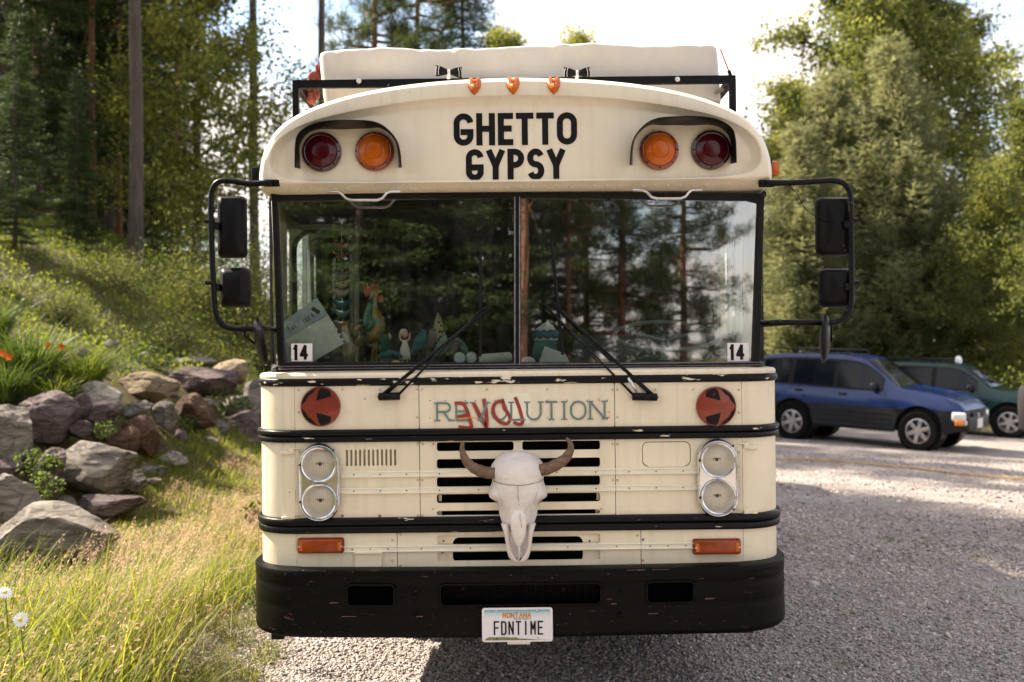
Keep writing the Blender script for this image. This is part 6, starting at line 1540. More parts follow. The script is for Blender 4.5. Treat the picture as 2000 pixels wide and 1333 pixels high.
RK = [(-40, 792, 73, 905, 9.7, 'rock_grey', 'weathered grey boulder cut by left edge, above the slanted slab', 3, 1.0),
 (30, 766, 156, 884, 10.4, 'rock_purple', 'squarish purple boulder with flat face, under the daylilies', 5, .9),
 (66, 874, 116, 985, 9.5, 'rock_purple', 'narrow purple slab leaning against the big flat-topped boulder', 8, .8, -28),
 (92, 856, 263, 975, 9.9, 'rock_grey', 'biggest boulder of the bank, with a sunlit flat top', 11, .9),
 (144, 747, 248, 832, 11.4, 'rock_pale', 'white-topped boulder in the top row right of the purple one', 14, .9),
 (150, 770, 174, 825, 10.9, 'rock_purple', 'small purple stone squeezed behind the squarish purple boulder', 17, 1.2),
 (170, 785, 234, 838, 10.9, 'rock_purple', 'dark purple block under the white-topped boulder', 20, .9),
 (132, 822, 188, 862, 10.5, 'rock_purple', 'small dark stone behind the top of the biggest boulder', 23, 1.0),
 (231, 726, 368, 788, 12.9, 'rock_tan', 'long cream and rust boulder in the top row', 26, .8),
 (330, 712, 474, 774, 14.3, 'rock_purple', 'wide lilac grey boulder at the right end of the top row', 29, .9),
 (412, 702, 492, 750, 15.8, 'rock_tan', 'tan wedge boulder behind the lilac grey one', 32, .9),
 (322, 694, 422, 718, 16.6, 'rock_grey', 'long pale flat slab behind the lilac grey boulder', 35, .9),
 (314, 679, 382, 699, 17.8, 'rock_grey', 'thin grey slab furthest back on the slope', 38, .9),
 (266, 686, 294, 716, 16.2, 'rock_pale', 'small pale block left of the flat slabs', 41, 1.0),
 (238, 782, 306, 822, 12.0, 'rock_grey', 'greenish grey rounded stone under the long cream boulder', 44, 1.0),
 (298, 784, 354, 842, 12.2, 'rock_grey', 'lumpy dark grey stone next to the round brown boulder', 47, 1.0),
 (340, 769, 428, 848, 13.2, 'rock_brown', 'round brown boulder in the middle of the bank', 50, .9),
 (206, 829, 277, 908, 10.8, 'rock_brown', 'dark reddish brown stone right of the biggest boulder', 53, .9),
 (234, 810, 317, 898, 11.4, 'rock_brown', 'wedge of brown rock with a pale flat top', 56, .9),
 (308, 838, 373, 884, 12.4, 'rock_purple', 'lilac stone at the foot of the round brown boulder', 59, 1.0),
 (366, 850, 428, 884, 13.3, 'rock_grey', 'low rounded grey stone half sunk in grass', 62, 1.0),
 (424, 803, 514, 868, 14.6, 'rock_purple', 'lilac boulder in the grass nearest the rear of the bank', 65, .9),
 (470, 738, 534, 840, 15.4, 'rock_grey', 'tall grey boulder partly hidden by the bus corner', 68, .9),
 (308, 878, 369, 914, 11.6, 'rock_pale', 'small pale flat stone in front of the bank', 71, 1.0),
 (264, 905, 330, 940, 10.9, 'rock_grey', 'mossy stone half buried in grass right of the biggest boulder', 74, 1.0),
 (142, 962, 284, 1012, 9.4, 'rock_purple', 'low flat slab at the foot of the biggest boulder', 77, .8),
 (243, 918, 289, 966, 10.1, 'rock_grey', 'small grey stone against the right end of the biggest boulder', 80, 1.0),
 (-30, 926, 88, 1030, 8.5, 'rock_grey', 'smooth blue-grey boulder at the left edge above the long pale one', 83, 1.0),
 (428, 772, 502, 814, 15.0, 'rock_grey', 'pale grey slab wedged against the tall boulder beside the bus', 90, .9),
 (452, 856, 532, 896, 14.2, 'rock_purple', 'low lilac stone in the grass right beside the bus', 93, .9),
 (394, 818, 452, 860, 13.9, 'rock_grey', 'grey slab between the brown boulder and the lilac one', 96, .9),
 (-60, 984, 244, 1112, 7.9, 'rock_grey', 'long pale boulder at the lower left behind the tall grass', 86, .7)]
for r_ in RK: boulder(*r_)
fill = [(225, 900, 11.0, 22), (130, 985, 9.4, 20), (190, 850, 10.9, 20), (300, 880, 11.6, 20), (352, 862, 12.8, 18), (425, 862, 14.0, 18), (330, 765, 13.6, 20), (232, 800, 11.8, 18), (58, 900, 9.6, 22), (290, 800, 12.4, 16), (405, 790, 13.8, 16), (455, 800, 14.9, 16), (20, 915, 9.2, 24), (120, 845, 10.6, 20), (440, 745, 15.2, 16)]
fl = ['dark chinking stone right of the reddish brown stone', 'chinking stone at the foot of the leaning slab', 'chinking stone over the right shoulder of the biggest boulder', 'chinking stone between the pale wedge and the grass', 'chinking stone below the lumpy grey stone', 'chinking stone beside the lilac boulder in the grass', 'chinking stone between the two top row boulders', 'chinking stone under the white-topped boulder right end', 'chinking stone below the weathered boulder at left', 'chinking stone above the pale flat wedge', 'chinking stone right of the round brown boulder top', 'chinking stone left of the tall grey boulder', 'chinking stone above the blue-grey boulder', 'chinking stone between the purple boulder and the biggest boulder', 'chinking stone under the tan wedge boulder']
for i, (px, py, d, h) in enumerate(fill): boulder(px - h * 1.2, py - h * .8, px + h * 1.2, py + h * .8, d + .12, ['rock_purple', 'rock_grey', 'rock_brown'][i % 3], fl[i], 300 + i)
# small leftover stones on the bank
for i, (px, py, d) in enumerate(((380, 890, 12.6), (300, 940, 10.4), (165, 690, 13.0), (215, 672, 14.0))):
    boulder(px - 14, py - 9, px + 14, py + 9, d, 'rock_grey', ['small grey stone lying in grass below the low rounded one', 'little stone in the grass before the mossy stone', 'grey stone peeking out behind the bright daylily', 'grey stone on the slope right of the daylilies'][i], 200 + i)

# ------------------------------------------------------------------ daylilies, daisies, small leafy plants
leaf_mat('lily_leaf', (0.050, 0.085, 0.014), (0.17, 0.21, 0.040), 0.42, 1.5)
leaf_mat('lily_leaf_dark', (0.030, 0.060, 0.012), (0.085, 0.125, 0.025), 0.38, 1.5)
mat('lily_orange', (0.75, 0.20, 0.02), 0.5, var=0.2, vs=30); mat('petal_white', (0.80, 0.80, 0.78), 0.5); mat('daisy_yellow', (0.70, 0.42, 0.03), 0.6); mat('stem_green', (0.08, 0.12, 0.03), 0.6)
def daylily(px, py, dist, hgt, rad, n, m, label, flowers=()):
    x, y = (px - 1000) * dist / F, dist; z = H(x, y); e = empty('daylily', (x, y, z)); tag(e, label, 'daylily', 'daylilies above the boulders')
    az = rng.uniform(0, 2 * np.pi, n); r0 = rng.random(n) ** .5 * rad * .35; lx, ly = np.cos(az) * r0, np.sin(az) * r0
    v, f, t = blades(lx, ly, hgt * rng.uniform(.6, 1.1, n), rng.uniform(.012, .022, n), rng.uniform(.05, .35, n), rng.uniform(.25, 1.15, n), 7, z=np.zeros(n), az=az + rng.normal(0, .4, n))
    new_obj('leaves', np_mesh('leaves', v, f, 4, t), m, e)
    for fx, fy in flowers:
        q = Vector(((fx - 1000) * (dist - .25) / F - x, -.25, CAMZ + (670 - fy) * (dist - .25) / F - z)); mb = MB(); mb.tube([(q.x * .5, q.y * .5, 0), (q.x * .8, q.y * .8, q.z * .6), q], [.005, .004, .003], 5); mb.build('stalk', 'stem_green', e)
        mb = MB()
        for i in range(6):
            a = i * 1.047 + fx; d_ = Vector((math.cos(a), -0.4, math.sin(a))) * .05; s = Vector((-math.sin(a), 0, math.cos(a))) * .016
            mb.add([q, q + d_ * .55 + s + Vector((0, -.02, 0)), q + d_ + Vector((0, -.015, 0)), q + d_ * .55 - s + Vector((0, -.02, 0))], [(0, 1, 2, 3)])
        mb.build('flower', 'lily_orange', e)
    return e
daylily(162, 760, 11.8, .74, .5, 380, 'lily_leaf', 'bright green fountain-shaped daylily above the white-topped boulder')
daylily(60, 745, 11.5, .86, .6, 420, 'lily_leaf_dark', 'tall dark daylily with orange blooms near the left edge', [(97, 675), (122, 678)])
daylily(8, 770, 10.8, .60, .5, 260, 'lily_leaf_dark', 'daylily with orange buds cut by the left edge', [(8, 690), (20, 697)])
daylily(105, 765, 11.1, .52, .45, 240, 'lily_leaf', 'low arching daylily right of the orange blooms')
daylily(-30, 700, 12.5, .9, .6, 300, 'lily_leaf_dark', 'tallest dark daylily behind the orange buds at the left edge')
def daisy(px, py, dist, r, face, label):
    x, y = (px - 1000) * dist / F, dist; z = H(x, y); e = empty('daisy', (x, y, z)); tag(e, label, 'daisy', 'white daisies in the grass'); hz = CAMZ + (670 - py) * dist / F - z
    nrm = Vector(face).normalized(); a1 = nrm.orthogonal().normalized(); a2 = nrm.cross(a1); c = Vector((0, 0, hz)); mb = MB(); mb.tube([(0.03, .02, 0), (.02, .01, hz * .6), c], .0022, 5); mb.build('stem', 'stem_green', e)
    mb = MB()
    for i in range(18):
        a = 2 * math.pi * i / 18; d_ = a1 * math.cos(a) + a2 * math.sin(a); s = (a2 * math.cos(a) - a1 * math.sin(a)) * r * .16; o_ = nrm * (.0006 * (i % 3)); mb.add([c + d_ * r * .2 + o_, c + d_ * r * .6 + s + o_, c + d_ * r - nrm * r * .1 + o_, c + d_ * r * .6 - s + o_], [(0, 1, 2, 3)])
    mb.build('petals', 'petal_white', e); mb = MB(); q = nrm.to_track_quat('Z', 'Y').to_matrix()
    rings = [[c + q @ Vector((r * .24 * k_ * math.cos(2 * math.pi * j / 12), r * .24 * k_ * math.sin(2 * math.pi * j / 12), h_ * r)) for j in range(12)] for k_, h_ in ((1, .02), (.9, .10), (.5, .15), (.05, .16))]
    mb.loft(rings); mb.build('disc', 'daisy_yellow', e, True)
daisy(40, 1210, 4.0, .034, (.1, -1, .35), 'open white daisy with yellow centre near the lower left edge')
daisy(10, 1157, 4.1, .034, (.6, -.5, .9), 'white daisy tilted upward at the left edge')
#daisy(46, 1318, 3.7, .030, (.2, -.4, 1), 'lowest white daisy at the bottom left, seen from the side')
leaf_mat('herb_leaf', (0.040, 0.070, 0.016), (0.13, 0.175, 0.04), 0.4, 3.0)
def herb(px, py, dist, r, label, leafs=160, size=.03):
    x, y = (px - 1000) * dist / F, dist; zc = CAMZ + (670 - py) * dist / F; e = empty('leafy_plant', (x, y, zc - r * .7)); tag(e, label, 'plant', 'leafy plants among the boulders')
    d = rng.normal(size=(leafs, 3)); d /= np.linalg.norm(d, axis=1)[:, None]; p = d * (rng.random(leafs) ** .33 * r)[:, None] * np.array([1, .7, .75]); p[:, 2] += r * .75
    p[:, 0] += .25 * r * np.sin(p[:, 2] * 14)
    new_obj('leaves', np_mesh('leaves', *leaves(p, np.full(leafs, size), flat=.5, aspect=.8)[:2], 4, rng.random(leafs)), 'herb_leaf', e)
    mb = MB()
    for i in range(7): q = p[(i * 9) % leafs]; mb.tube([(0, 0, -.02), (q[0] * .5, q[1] * .5, q[2] * .6), tuple(q)], .003, 4)
    mb.build('stems', 'stem_green', e); return e
for a in ((198, 840, 10.4, .13, 'fleshy green plant beside the dark purple block'), (62, 905, 9.2, .20, 'leafy green plant left of the leaning slab', 320), (100, 905, 9.3, .10, 'small green rosette right of the leaning slab'), (85, 950, 8.9, .17, 'green leafy plant below the leaning slab', 240),
          (365, 826, 12.8, .14, 'sprig of green leaves before the round brown boulder'), (447, 780, 14.2, .30, 'leafy vine hanging beside the lilac grey boulder', 360, .045), (300, 700, 14.8, .34, 'green bushy plant left of the flat slabs', 380, .045), (492, 1000, 9.0, .12, 'broad-leaved weed in the straw beside the bus', 40, .09),
          (505, 1165, 5.6, .13, 'yellow-flowered weed growing beside the bumper corner', 200, .018), (120, 700, 13.2, .25, 'leafy green plant behind the bright daylily', 300), (250, 720, 13.5, .2, 'white-flowered groundcover right of the bright daylily', 160)): herb(*a)
# hose across the yard
mat('hose_yellow', (0.52, 0.30, 0.05), 0.6, var=.3, vs=8); P_ = []
for px, py in ((1440, 892), (1512, 897), (1580, 899), (1640, 902), (1700, 908), (1760, 913), (1830, 922), (1900, 930), (2000, 938), (2080, 944)):
    d = CAMZ * F / (py - 670); 
    for _ in range(3): d = (CAMZ - H((px - 1000) * d / F, d)) * F / (py - 670)
    x = (px - 1000) * d / F; P_.append(Vector((x, d, H(x, d) + .014)))
mb = MB(); mb.tube([p - P_[0] for p in smooth_poly_v(P_, 2)], .011, 6); o = mb.build('garden_hose', 'hose_yellow', None, True); o.location = P_[0]; tag(o, 'thin orange-yellow hose lying across the gravel before the parked cars', 'hose')
# ------------------------------------------------------------------ parked cars
mat('car_blue', (0.001, 0.017, 0.10), 0.25, var=.06, vs=3, coat=.3); mat('car_green', (0.003, 0.022, 0.023), 0.28, var=.06, vs=3, coat=.2, spec=.35)
mat('cladding', (0.012, 0.012, 0.015), 0.5, spec=.3, var=.15, vs=5); mat('car_rubber', (0.006, 0.006, 0.006), .85, spec=.1); mat('alloy', (0.42, 0.40, 0.40), .35, .8, var=.1, vs=8); mat('car_black', (0.003, 0.003, 0.003), .5, spec=.2)
mat('lamp_clear', (0.70, 0.70, 0.68), .12, coat=.5); mat('lamp_orange', (0.70, 0.20, 0.01), .2, coat=.5); mat('lamp_red', (0.45, 0.05, 0.02), .2, coat=.5); mat('seat_cloth', (0.05, 0.05, 0.055), .9)
glass_mat('car_glass', (0.30, 0.42, 0.46), refl=.16)
def lin(tab, x):
    for (a, va), (b, vb) in zip(tab[:-1], tab[1:]):
        if a <= x <= b: return va + (vb - va) * (x - a) / (b - a)
    return tab[0][1] if x < tab[0][0] else tab[-1][1]
def make_car(name, label, group, loc, rz, pitch, paint, top, belt, axf, axr, x0, x1, hw, roof_hw, wr, windows, ws, rack, clad):
    e = empty(name, loc, (0, pitch, rz)); e.scale = (1, 1, 1.05); tag(e, label, 'car', group)
    def plan_w(x): return hw * (1 - .16 * max(0, (x - (x1 - .55)) / .55) ** 2.2 - .10 * max(0, ((x0 + .4) - x) / .4) ** 2)
    def zlow(x):
        z = .30 + .10 * max(0, (x - (x1 - .35)) / .35) + .08 * max(0, ((x0 + .35) - x) / .35)
        for ax in (axf, axr):
            ra = wr + .075
            if abs(x - ax) < ra: z = max(z, wr + math.sqrt(ra * ra - (x - ax) ** 2))
        return z
    def sec(x):
        zt = lin(top, x); zb = min(lin(belt, x), zt - .05); w = plan_w(x); zl = min(zlow(x), zb - .12); gh = max(0, min(1, (zt - zb) / .45)); rw = w * .90 * (1 - gh) + roof_hw * gh
        zc = max(zl + .02, min(.72, zb - .08))
        return [(w * .955, zl), (w * .995, min(zl + .05, zc)), (w, zc), (w * .995, max(zc + .02, zb - .14)), (w * .955, zb), (rw * 1.03, zb + (zt - zb) * .84), (rw * .93, zb + (zt - zb) * .965), (rw * .5, zt - .004), (0, zt)]
    xs = sorted(set([round(x0 + (x1 - x0) * i / 90, 4) for i in range(91)]))
    def ring(x):
        s = sec(x); return [(x, y, z) for y, z in s] + [(x, -y, z) for y, z in s[-2::-1]]
    mb = MB(); rs = [ring(x) for x in xs]; n = len(rs[0])
    for i in range(len(rs) - 1):
        for j in range(n - 1):
            mb.cur = 1 if (clad and j in (0, 1, n - 2, n - 3)) else (2 if j in (4, n - 6) and windows[0][0] - .05 < (xs[i] + xs[i + 1]) / 2 < windows[-1][1] + .02 else 0); mb.add([rs[i][j], rs[i][j + 1], rs[i + 1][j + 1], rs[i + 1][j]], [(0, 1, 2, 3)])
    mb.cur = 1 if clad else 0
    mb.add(rs[0], [tuple(range(n))]); mb.add(rs[-1], [tuple(range(n))])
    me = bpy.data.meshes.new('body'); me.from_pydata(mb.v, [], mb.f); bm = bmesh.new(); bm.from_mesh(me); 
    mi = list(mb.mi); bm.faces.ensure_lookup_table()
    for fc, m_i in zip(bm.faces, mi): fc.material_index = m_i; fc.smooth = True
    bmesh.ops.remove_doubles(bm, verts=bm.verts, dist=1e-4); bmesh.ops.recalc_face_normals(bm, faces=bm.faces); bm.to_mesh(me); bm.free(); me.set_sharp_from_angle(angle=R(32))
    new_obj('body', me, [paint, 'cladding', 'car_black'], e)
    def S(x, j, t, side, off=.006):
        s = sec(x); a, b = Vector(s[j]), Vector(s[j + 1]); p = a.lerp(b, t); d = (b - a).normalized(); nn = Vector((d.y, -d.x)); p = p + nn * off; return (x, side * p.x, p.y)
    for side in (-1, 1):
        for (xa, xb, fa) in windows:
            mb = MB(); k = 10; lo, hi = [], []
            for i in range(k + 1):
                x = xa + (xb - xa) * i / k; lo.append(S(x, 4, .07, side)); hi.append(S(x, 4, .93, side))
            mb.loft([lo, hi], False, False); mb.build('side_window', 'car_glass_dark', e, True)
        for xa in [w_[0] - .04 for w_ in windows] + [windows[-1][1] + .06]:
            mb = MB(); mb.tube([S(xa, 2, .15, side, .001), S(xa, 3, .5, side, .001), S(xa, 4, .02, side, .001)], .004, 4); mb.build('door_gap', 'car_black', e)
        for (xa, xb, fa) in windows[1:]:
            mb = MB(); q = S(xa + .14, 3, .35, side, .012); mb.box(q, (.15, .03, .035), bev=.008); mb.build('door_handle', 'car_black', e)
        if clad:
            for zz in (.44, .53, .62):
                mb = MB(); mb.tube([(x_, side * (plan_w(x_) + .004), zz) for x_ in (axr + .50, (axr + axf) / 2, axf - .50)], .011, 5); mb.build('side_moulding', 'cladding', e)
        xm = windows[-1][1] - .12; q = Vector(S(xm, 4, .12, side, .09)); mb = MB(); mb.box(q, (.10, .20, .14), bev=.03); mb.build('wing_mirror', 'cladding', e, True, 50)
        for ax in (axf, axr):
            c = (ax, side * (hw - .11), wr); mb = MB(); mb.lathe([(wr * .60, -.10), (wr * .92, -.11), (wr, -.075), (wr, .075), (wr * .92, .11), (wr * .62, .10)], (c[0], c[1], c[2]), 'y', 28); mb.f = mb.f[:-2]; mb.mi = mb.mi[:-2]; w_ = mb.build('wheel', 'car_rubber', e, True, 40)
            mb = MB(); mb.lathe([(wr * .63, -.05), (wr * .63, .105), (wr * .58, .11), (wr * .56, .06), (wr * .50, .02)], c, 'y', 28) if side > 0 else mb.lathe([(wr * .63, .05), (wr * .63, -.105), (wr * .58, -.11), (wr * .56, -.06), (wr * .50, -.02)], c, 'y', 28); mb.build('rim', 'alloy', w_, True, 40)
            mb = MB()
            for i in range(6):
                a = i * math.pi / 3 + .3; d = Vector((math.cos(a), 0, math.sin(a))); mb.box(Vector(c) + d * wr * .34 + Vector((0, side * .075, 0)), (wr * .50, .03, wr * .20), Matrix.Rotation(-a, 3, 'Y'), bev=.008)
            mb.lathe([(wr * .2, .02 * side), (wr * .19, .105 * side), (wr * .02, .11 * side)], c, 'y', 14); mb.build('spokes', 'alloy', w_, True, 40)
            mb = MB(); mb.lathe([(wr + .05, -.30), (wr + .05, .02)] if side > 0 else [(wr + .05, .30), (wr + .05, -.02)], c, 'y', 20); mb.build('wheel_well', 'car_black', e)
        # head lamp and corner lamp
        xh = x1 - .14; q = S(xh, 3, .30, side, .012); p = [S(xh - .12, 3, .1, side), S(x1 - .03, 3, .15, side, .02), S(x1 - .06, 3, .95, side, .015), S(xh - .16, 3, .9, side)]
        zb = lin(belt, xh); w = plan_w(xh)
        mb = MB(); mb.box((x1 - .145, side * w * .80, min(lin(top, x1 - .1), zb) - .13), (.24, .36, .15), Matrix.Rotation(side * R(-24), 3, 'Z'), bev=.035); mb.build('headlight', 'lamp_clear', e, True, 50)
        mb = MB(); mb.box((x1 - .02, side * w * .78, .53), (.10, .17, .085), bev=.015); mb.build('fog_light', 'lamp_clear', e, True, 50); mb = MB(); mb.box((x1 - .075, side * w * .99, .53), (.15, .10, .085), Matrix.Rotation(side * R(-30), 3, 'Z'), bev=.015); mb.build('turn_signal', 'lamp_orange', e, True, 50)
        mb = MB(); mb.box((x0 + .06, side * hw * .88, 1.02), (.14, .12, .34), bev=.03); mb.build('tail_light', 'lamp_red', e, True, 50)
        if rack:
            xa, xb = rack; s0, s1 = sec(xa), sec(xb); mb = MB(); zr = lin(top, (xa + xb) / 2) + .06; yy = side * roof_hw * .86; mb.tube([(xa, yy, zr - .09), (xa + .06, yy, zr), (xb - .06, yy, zr), (xb, yy, zr - .10)], .017, 7)
            for xq in (xa + .5, xb - .45): mb.box((xq, yy, zr - .05), (.08, .05, .10), bev=.012)
            mb.build('roof_rail', 'car_black', e, True, 50)
    xa, xb = ws; mb = MB(); rows = []
    for i in range(9):
        x = xa + (xb - xa) * (.06 + .88 * i / 8); s = sec(x); pts = [(x + .004, y_, z_ + .008) for y_, z_ in s[5:]]; pts[0] = (pts[0][0], pts[0][1] * .96, pts[0][2]); rows.append(pts + [(a, -b, c) for a, b, c in pts[-2::-1]])
    mb.loft(rows, False, False); mb.build('windshield', 'car_glass_dark', e, True)
    mb = MB(); w = plan_w(x1); mb.box((x1 - .04, 0, .50), (.20, w * 1.88, .26), bev=.06); mb.build('front_bumper', 'cladding', e, True, 50)
    mb = MB(); mb.box((x1 + .012, 0, lin(top, x1 - .05) - .17), (.06, w * .95, .11), bev=.02); g = mb.build('grille', 'car_black', e); mb = MB(); mb.lathe([(.05, x1 + .035), (.05, x1 + .05), (.01, x1 + .055)], (0, 0, lin(top, x1 - .05) - .17), 'x', 14); mb.build('badge', 'chrome', g)
    mb = MB(); mb.box((x1 + .07, 0, .50), (.012, .32, .16), bev=.003); mb.build('number_plate', 'plate_white', e)
    mb = MB(); mb.box((x0 + .02, 0, .52), (.16, hw * 1.86, .24), bev=.05); mb.build('rear_bumper', 'cladding', e, True, 50)
    mb = MB(); mb.box(((x0 + x1) / 2, 0, .38), (x1 - x0 - .7, hw * 1.2, .16)); mb.build('underbody', 'car_black', e)
    return e
m = MATS['car_glass']
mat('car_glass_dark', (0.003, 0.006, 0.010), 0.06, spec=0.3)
blue_top = [(-2.06, .95), (-2.02, 1.18), (-1.93, 1.52), (-1.80, 1.585), (-1.4, 1.625), (-.7, 1.645), (-.1, 1.63), (.16, 1.585), (.30, 1.53), (.88, 1.09), (.95, 1.075), (1.4, 1.02), (1.75, .95), (1.95, .87), (2.06, .74)]
blue_belt = [(-2.06, 1.06), (-1.2, 1.04), (0, 1.00), (.9, .985), (1.6, .90), (2.06, .70)]
c_, s_ = math.cos(R(-40)), math.sin(R(-40)); ox, oy = 6.88, 19.5
zf, zr_ = H(7.4, 18.1), H(5.55, 19.65)
make_car('parked_car', 'blue compact SUV with grey lower cladding parked right of the bus', 'parked cars', (ox, oy, H(ox, oy)), R(-40), math.atan2(zr_ - zf, 2.41), 'car_blue', blue_top, blue_belt, 1.30, -1.11, -2.06, 2.06, .85, .60, .345, [(-1.86, -1.22, 0), (-1.12, -.32, 0), (-.24, .62, 0)], (.24, .92), (-1.7, -.1), True)
gr_top = [(-2.25, 1.0), (-2.22, 1.2), (-2.02, 1.58), (-1.85, 1.66), (-1.0, 1.70), (0, 1.69), (.22, 1.65), (.36, 1.58), (.92, 1.14), (1.0, 1.12), (1.6, 1.07), (2.0, 1.0), (2.2, .86)]
gr_belt = [(-2.25, 1.10), (0, 1.06), (.95, 1.04), (1.7, .98), (2.2, .80)]
gx_, gy_ = 10.84, 21.6; ang = R(-38); ca, sa = math.cos(ang), math.sin(ang); ox2, oy2 = gx_ - (ca * 1.35 + sa * .76), gy_ - (sa * 1.35 - ca * .76)
gcar = make_car('parked_car', 'dark green SUV parked behind the blue one, cut by right edge', 'parked cars', (ox2, oy2, H(ox2, oy2)), ang, .015, 'car_green', gr_top, gr_belt, 1.35, -1.30, -2.25, 2.2, .88, .66, .37, [(-2.0, -1.30, 0), (-1.20, -.34, 0), (-.24, .66, 0)], (.30, .95), (-1.8, .1), False)
mat('beacon_white', (.78, .80, .84), .4); mb = MB(); mb.lathe([(.075, -.02), (.078, .05), (.07, .11), (.045, .15), (.01, .165)], (.16, -.42, 1.69), 'z', 16); mb.build('roof_beacon', 'beacon_white', gcar, True)
mat('sticker_green', (.01, .25, .14), .6); mb = MB(); mb.box((.55, -.893, .86), (.10, .006, .17)); mb.build('door_sticker', 'sticker_green', gcar)
gcar.scale = (.97, .97, .95)
# planter at the right edge
mat('planter_grey', (.022, .019, .021), .7, var=.2, vs=4); mat('blossom', (.72, .50, .45), .6); mat('post_wood', (.10, .07, .05), .9, var=.3, vs=6)
d = 12.5; x = (2022 - 1000) * d / F; zb = CAMZ + (670 - 842) * d / F; zt_p = CAMZ + (670 - 752) * d / F
e = empty('planter', (x, d, H(x, d))); tag(e, 'dark grey planter with pale pink blossoms cut by right edge', 'planter')
mb = MB(); z0 = zb - H(x, d); h = zt_p - zb; mb.lathe([(.14, z0), (.19, z0 + .03), (.20, z0 + h * .6), (.19, z0 + h * .9), (.15, z0 + h), (.12, z0 + h * .96)], (0, 0, 0), 'z', 24); mb.build('pot', 'planter_grey', e, True)
mb = MB(); mb.tube([(0, 0, -.1), (0, 0, z0 + .02)], .05, 8); mb.build('post', 'post_wood', e)
rr = random.Random(4)
for i in range(9):
    mb = MB(); q = (rr.uniform(-.17, .12), rr.uniform(-.1, .1), z0 + h + rr.uniform(.05, .17)); mb.tube([(0, 0, z0 + h * .9), q], .004, 4); mb.build('stem', 'stem_green', e)
    mb = MB(); mb.ball(q, (.028, .024, .026), 8, 5); mb.build('blossom', 'blossom', e, True)
n = 220; p = rng.normal(0, 1, (n, 3)) * np.array([.09, .09, .05]) + np.array([0, 0, z0 + h + .04]); new_obj('leaves', np_mesh('leaves', *leaves(p, np.full(n, .05))[:2], 4, rng.random(n)), 'herb_leaf', e)
# ------------------------------------------------------------------ trees
mat('bark_grey', (0.085, 0.065, 0.052), 0.9, var=0.45, vs=6, stretch=(3, 3, .5), bump=0.8, bs=9)
mat('bark_orange', (0.24, 0.115, 0.060), 0.9, var=0.45, vs=5, stretch=(3, 3, .5), bump=0.8, bs=9)
leaf_mat('fir_needles', (0.018, 0.034, 0.012), (0.062, 0.092, 0.026), 0.30, 0.5)
leaf_mat('pine_needles', (0.030, 0.050, 0.016), (0.095, 0.125, 0.035), 0.32, 0.5)
leaf_mat('silver_needles', (0.075, 0.092, 0.042), (0.26, 0.27, 0.13), 0.45, 0.5)
leaf_mat('poplar_leaf', (0.045, 0.062, 0.018), (0.19, 0.21, 0.060), 0.54, 0.5)
leaf_mat('birch_leaf', (0.085, 0.105, 0.025), (0.27, 0.28, 0.075), 0.58, 0.6)
def spray(P, D, ln, wd):
    """Narrow triangles (as slim quads) growing from P along D."""
    n = len(P); d = D + rng.normal(0, .45, (n, 3)); d /= np.linalg.norm(d, axis=1)[:, None]; s = np.cross(d, rng.normal(size=(n, 3))); s /= np.linalg.norm(s, axis=1)[:, None] + 1e-9
    L_ = (ln * rng.uniform(.7, 1.3, n))[:, None]; w = wd * rng.uniform(.7, 1.3, n)[:, None]
    v = np.stack([P - s * w * .3, P + d * L_ * .45 - s * w * .5, P + d * L_, P + d * L_ * .45 + s * w * .5], 1); return v.reshape(-1, 3), np.arange(n * 4).reshape(n, 4)
def trunk_mb(h, r0, r1, lean=(0, 0), wob=.05, n=10, k=12):
    mb = MB(); pts = [(lean[0] * (i / k) ** 1.3 * h + wob * math.sin(i * 1.3), lean[1] * (i / k) * h + wob * math.cos(i * 1.7), h * i / k - (.25 if i == 0 else 0)) for i in range(k + 1)]
    mb.tube(pts, [r0 * 1.25] + [r0 + (r1 - r0) * (i / k) for i in range(1, k + 1)], n); return mb, pts
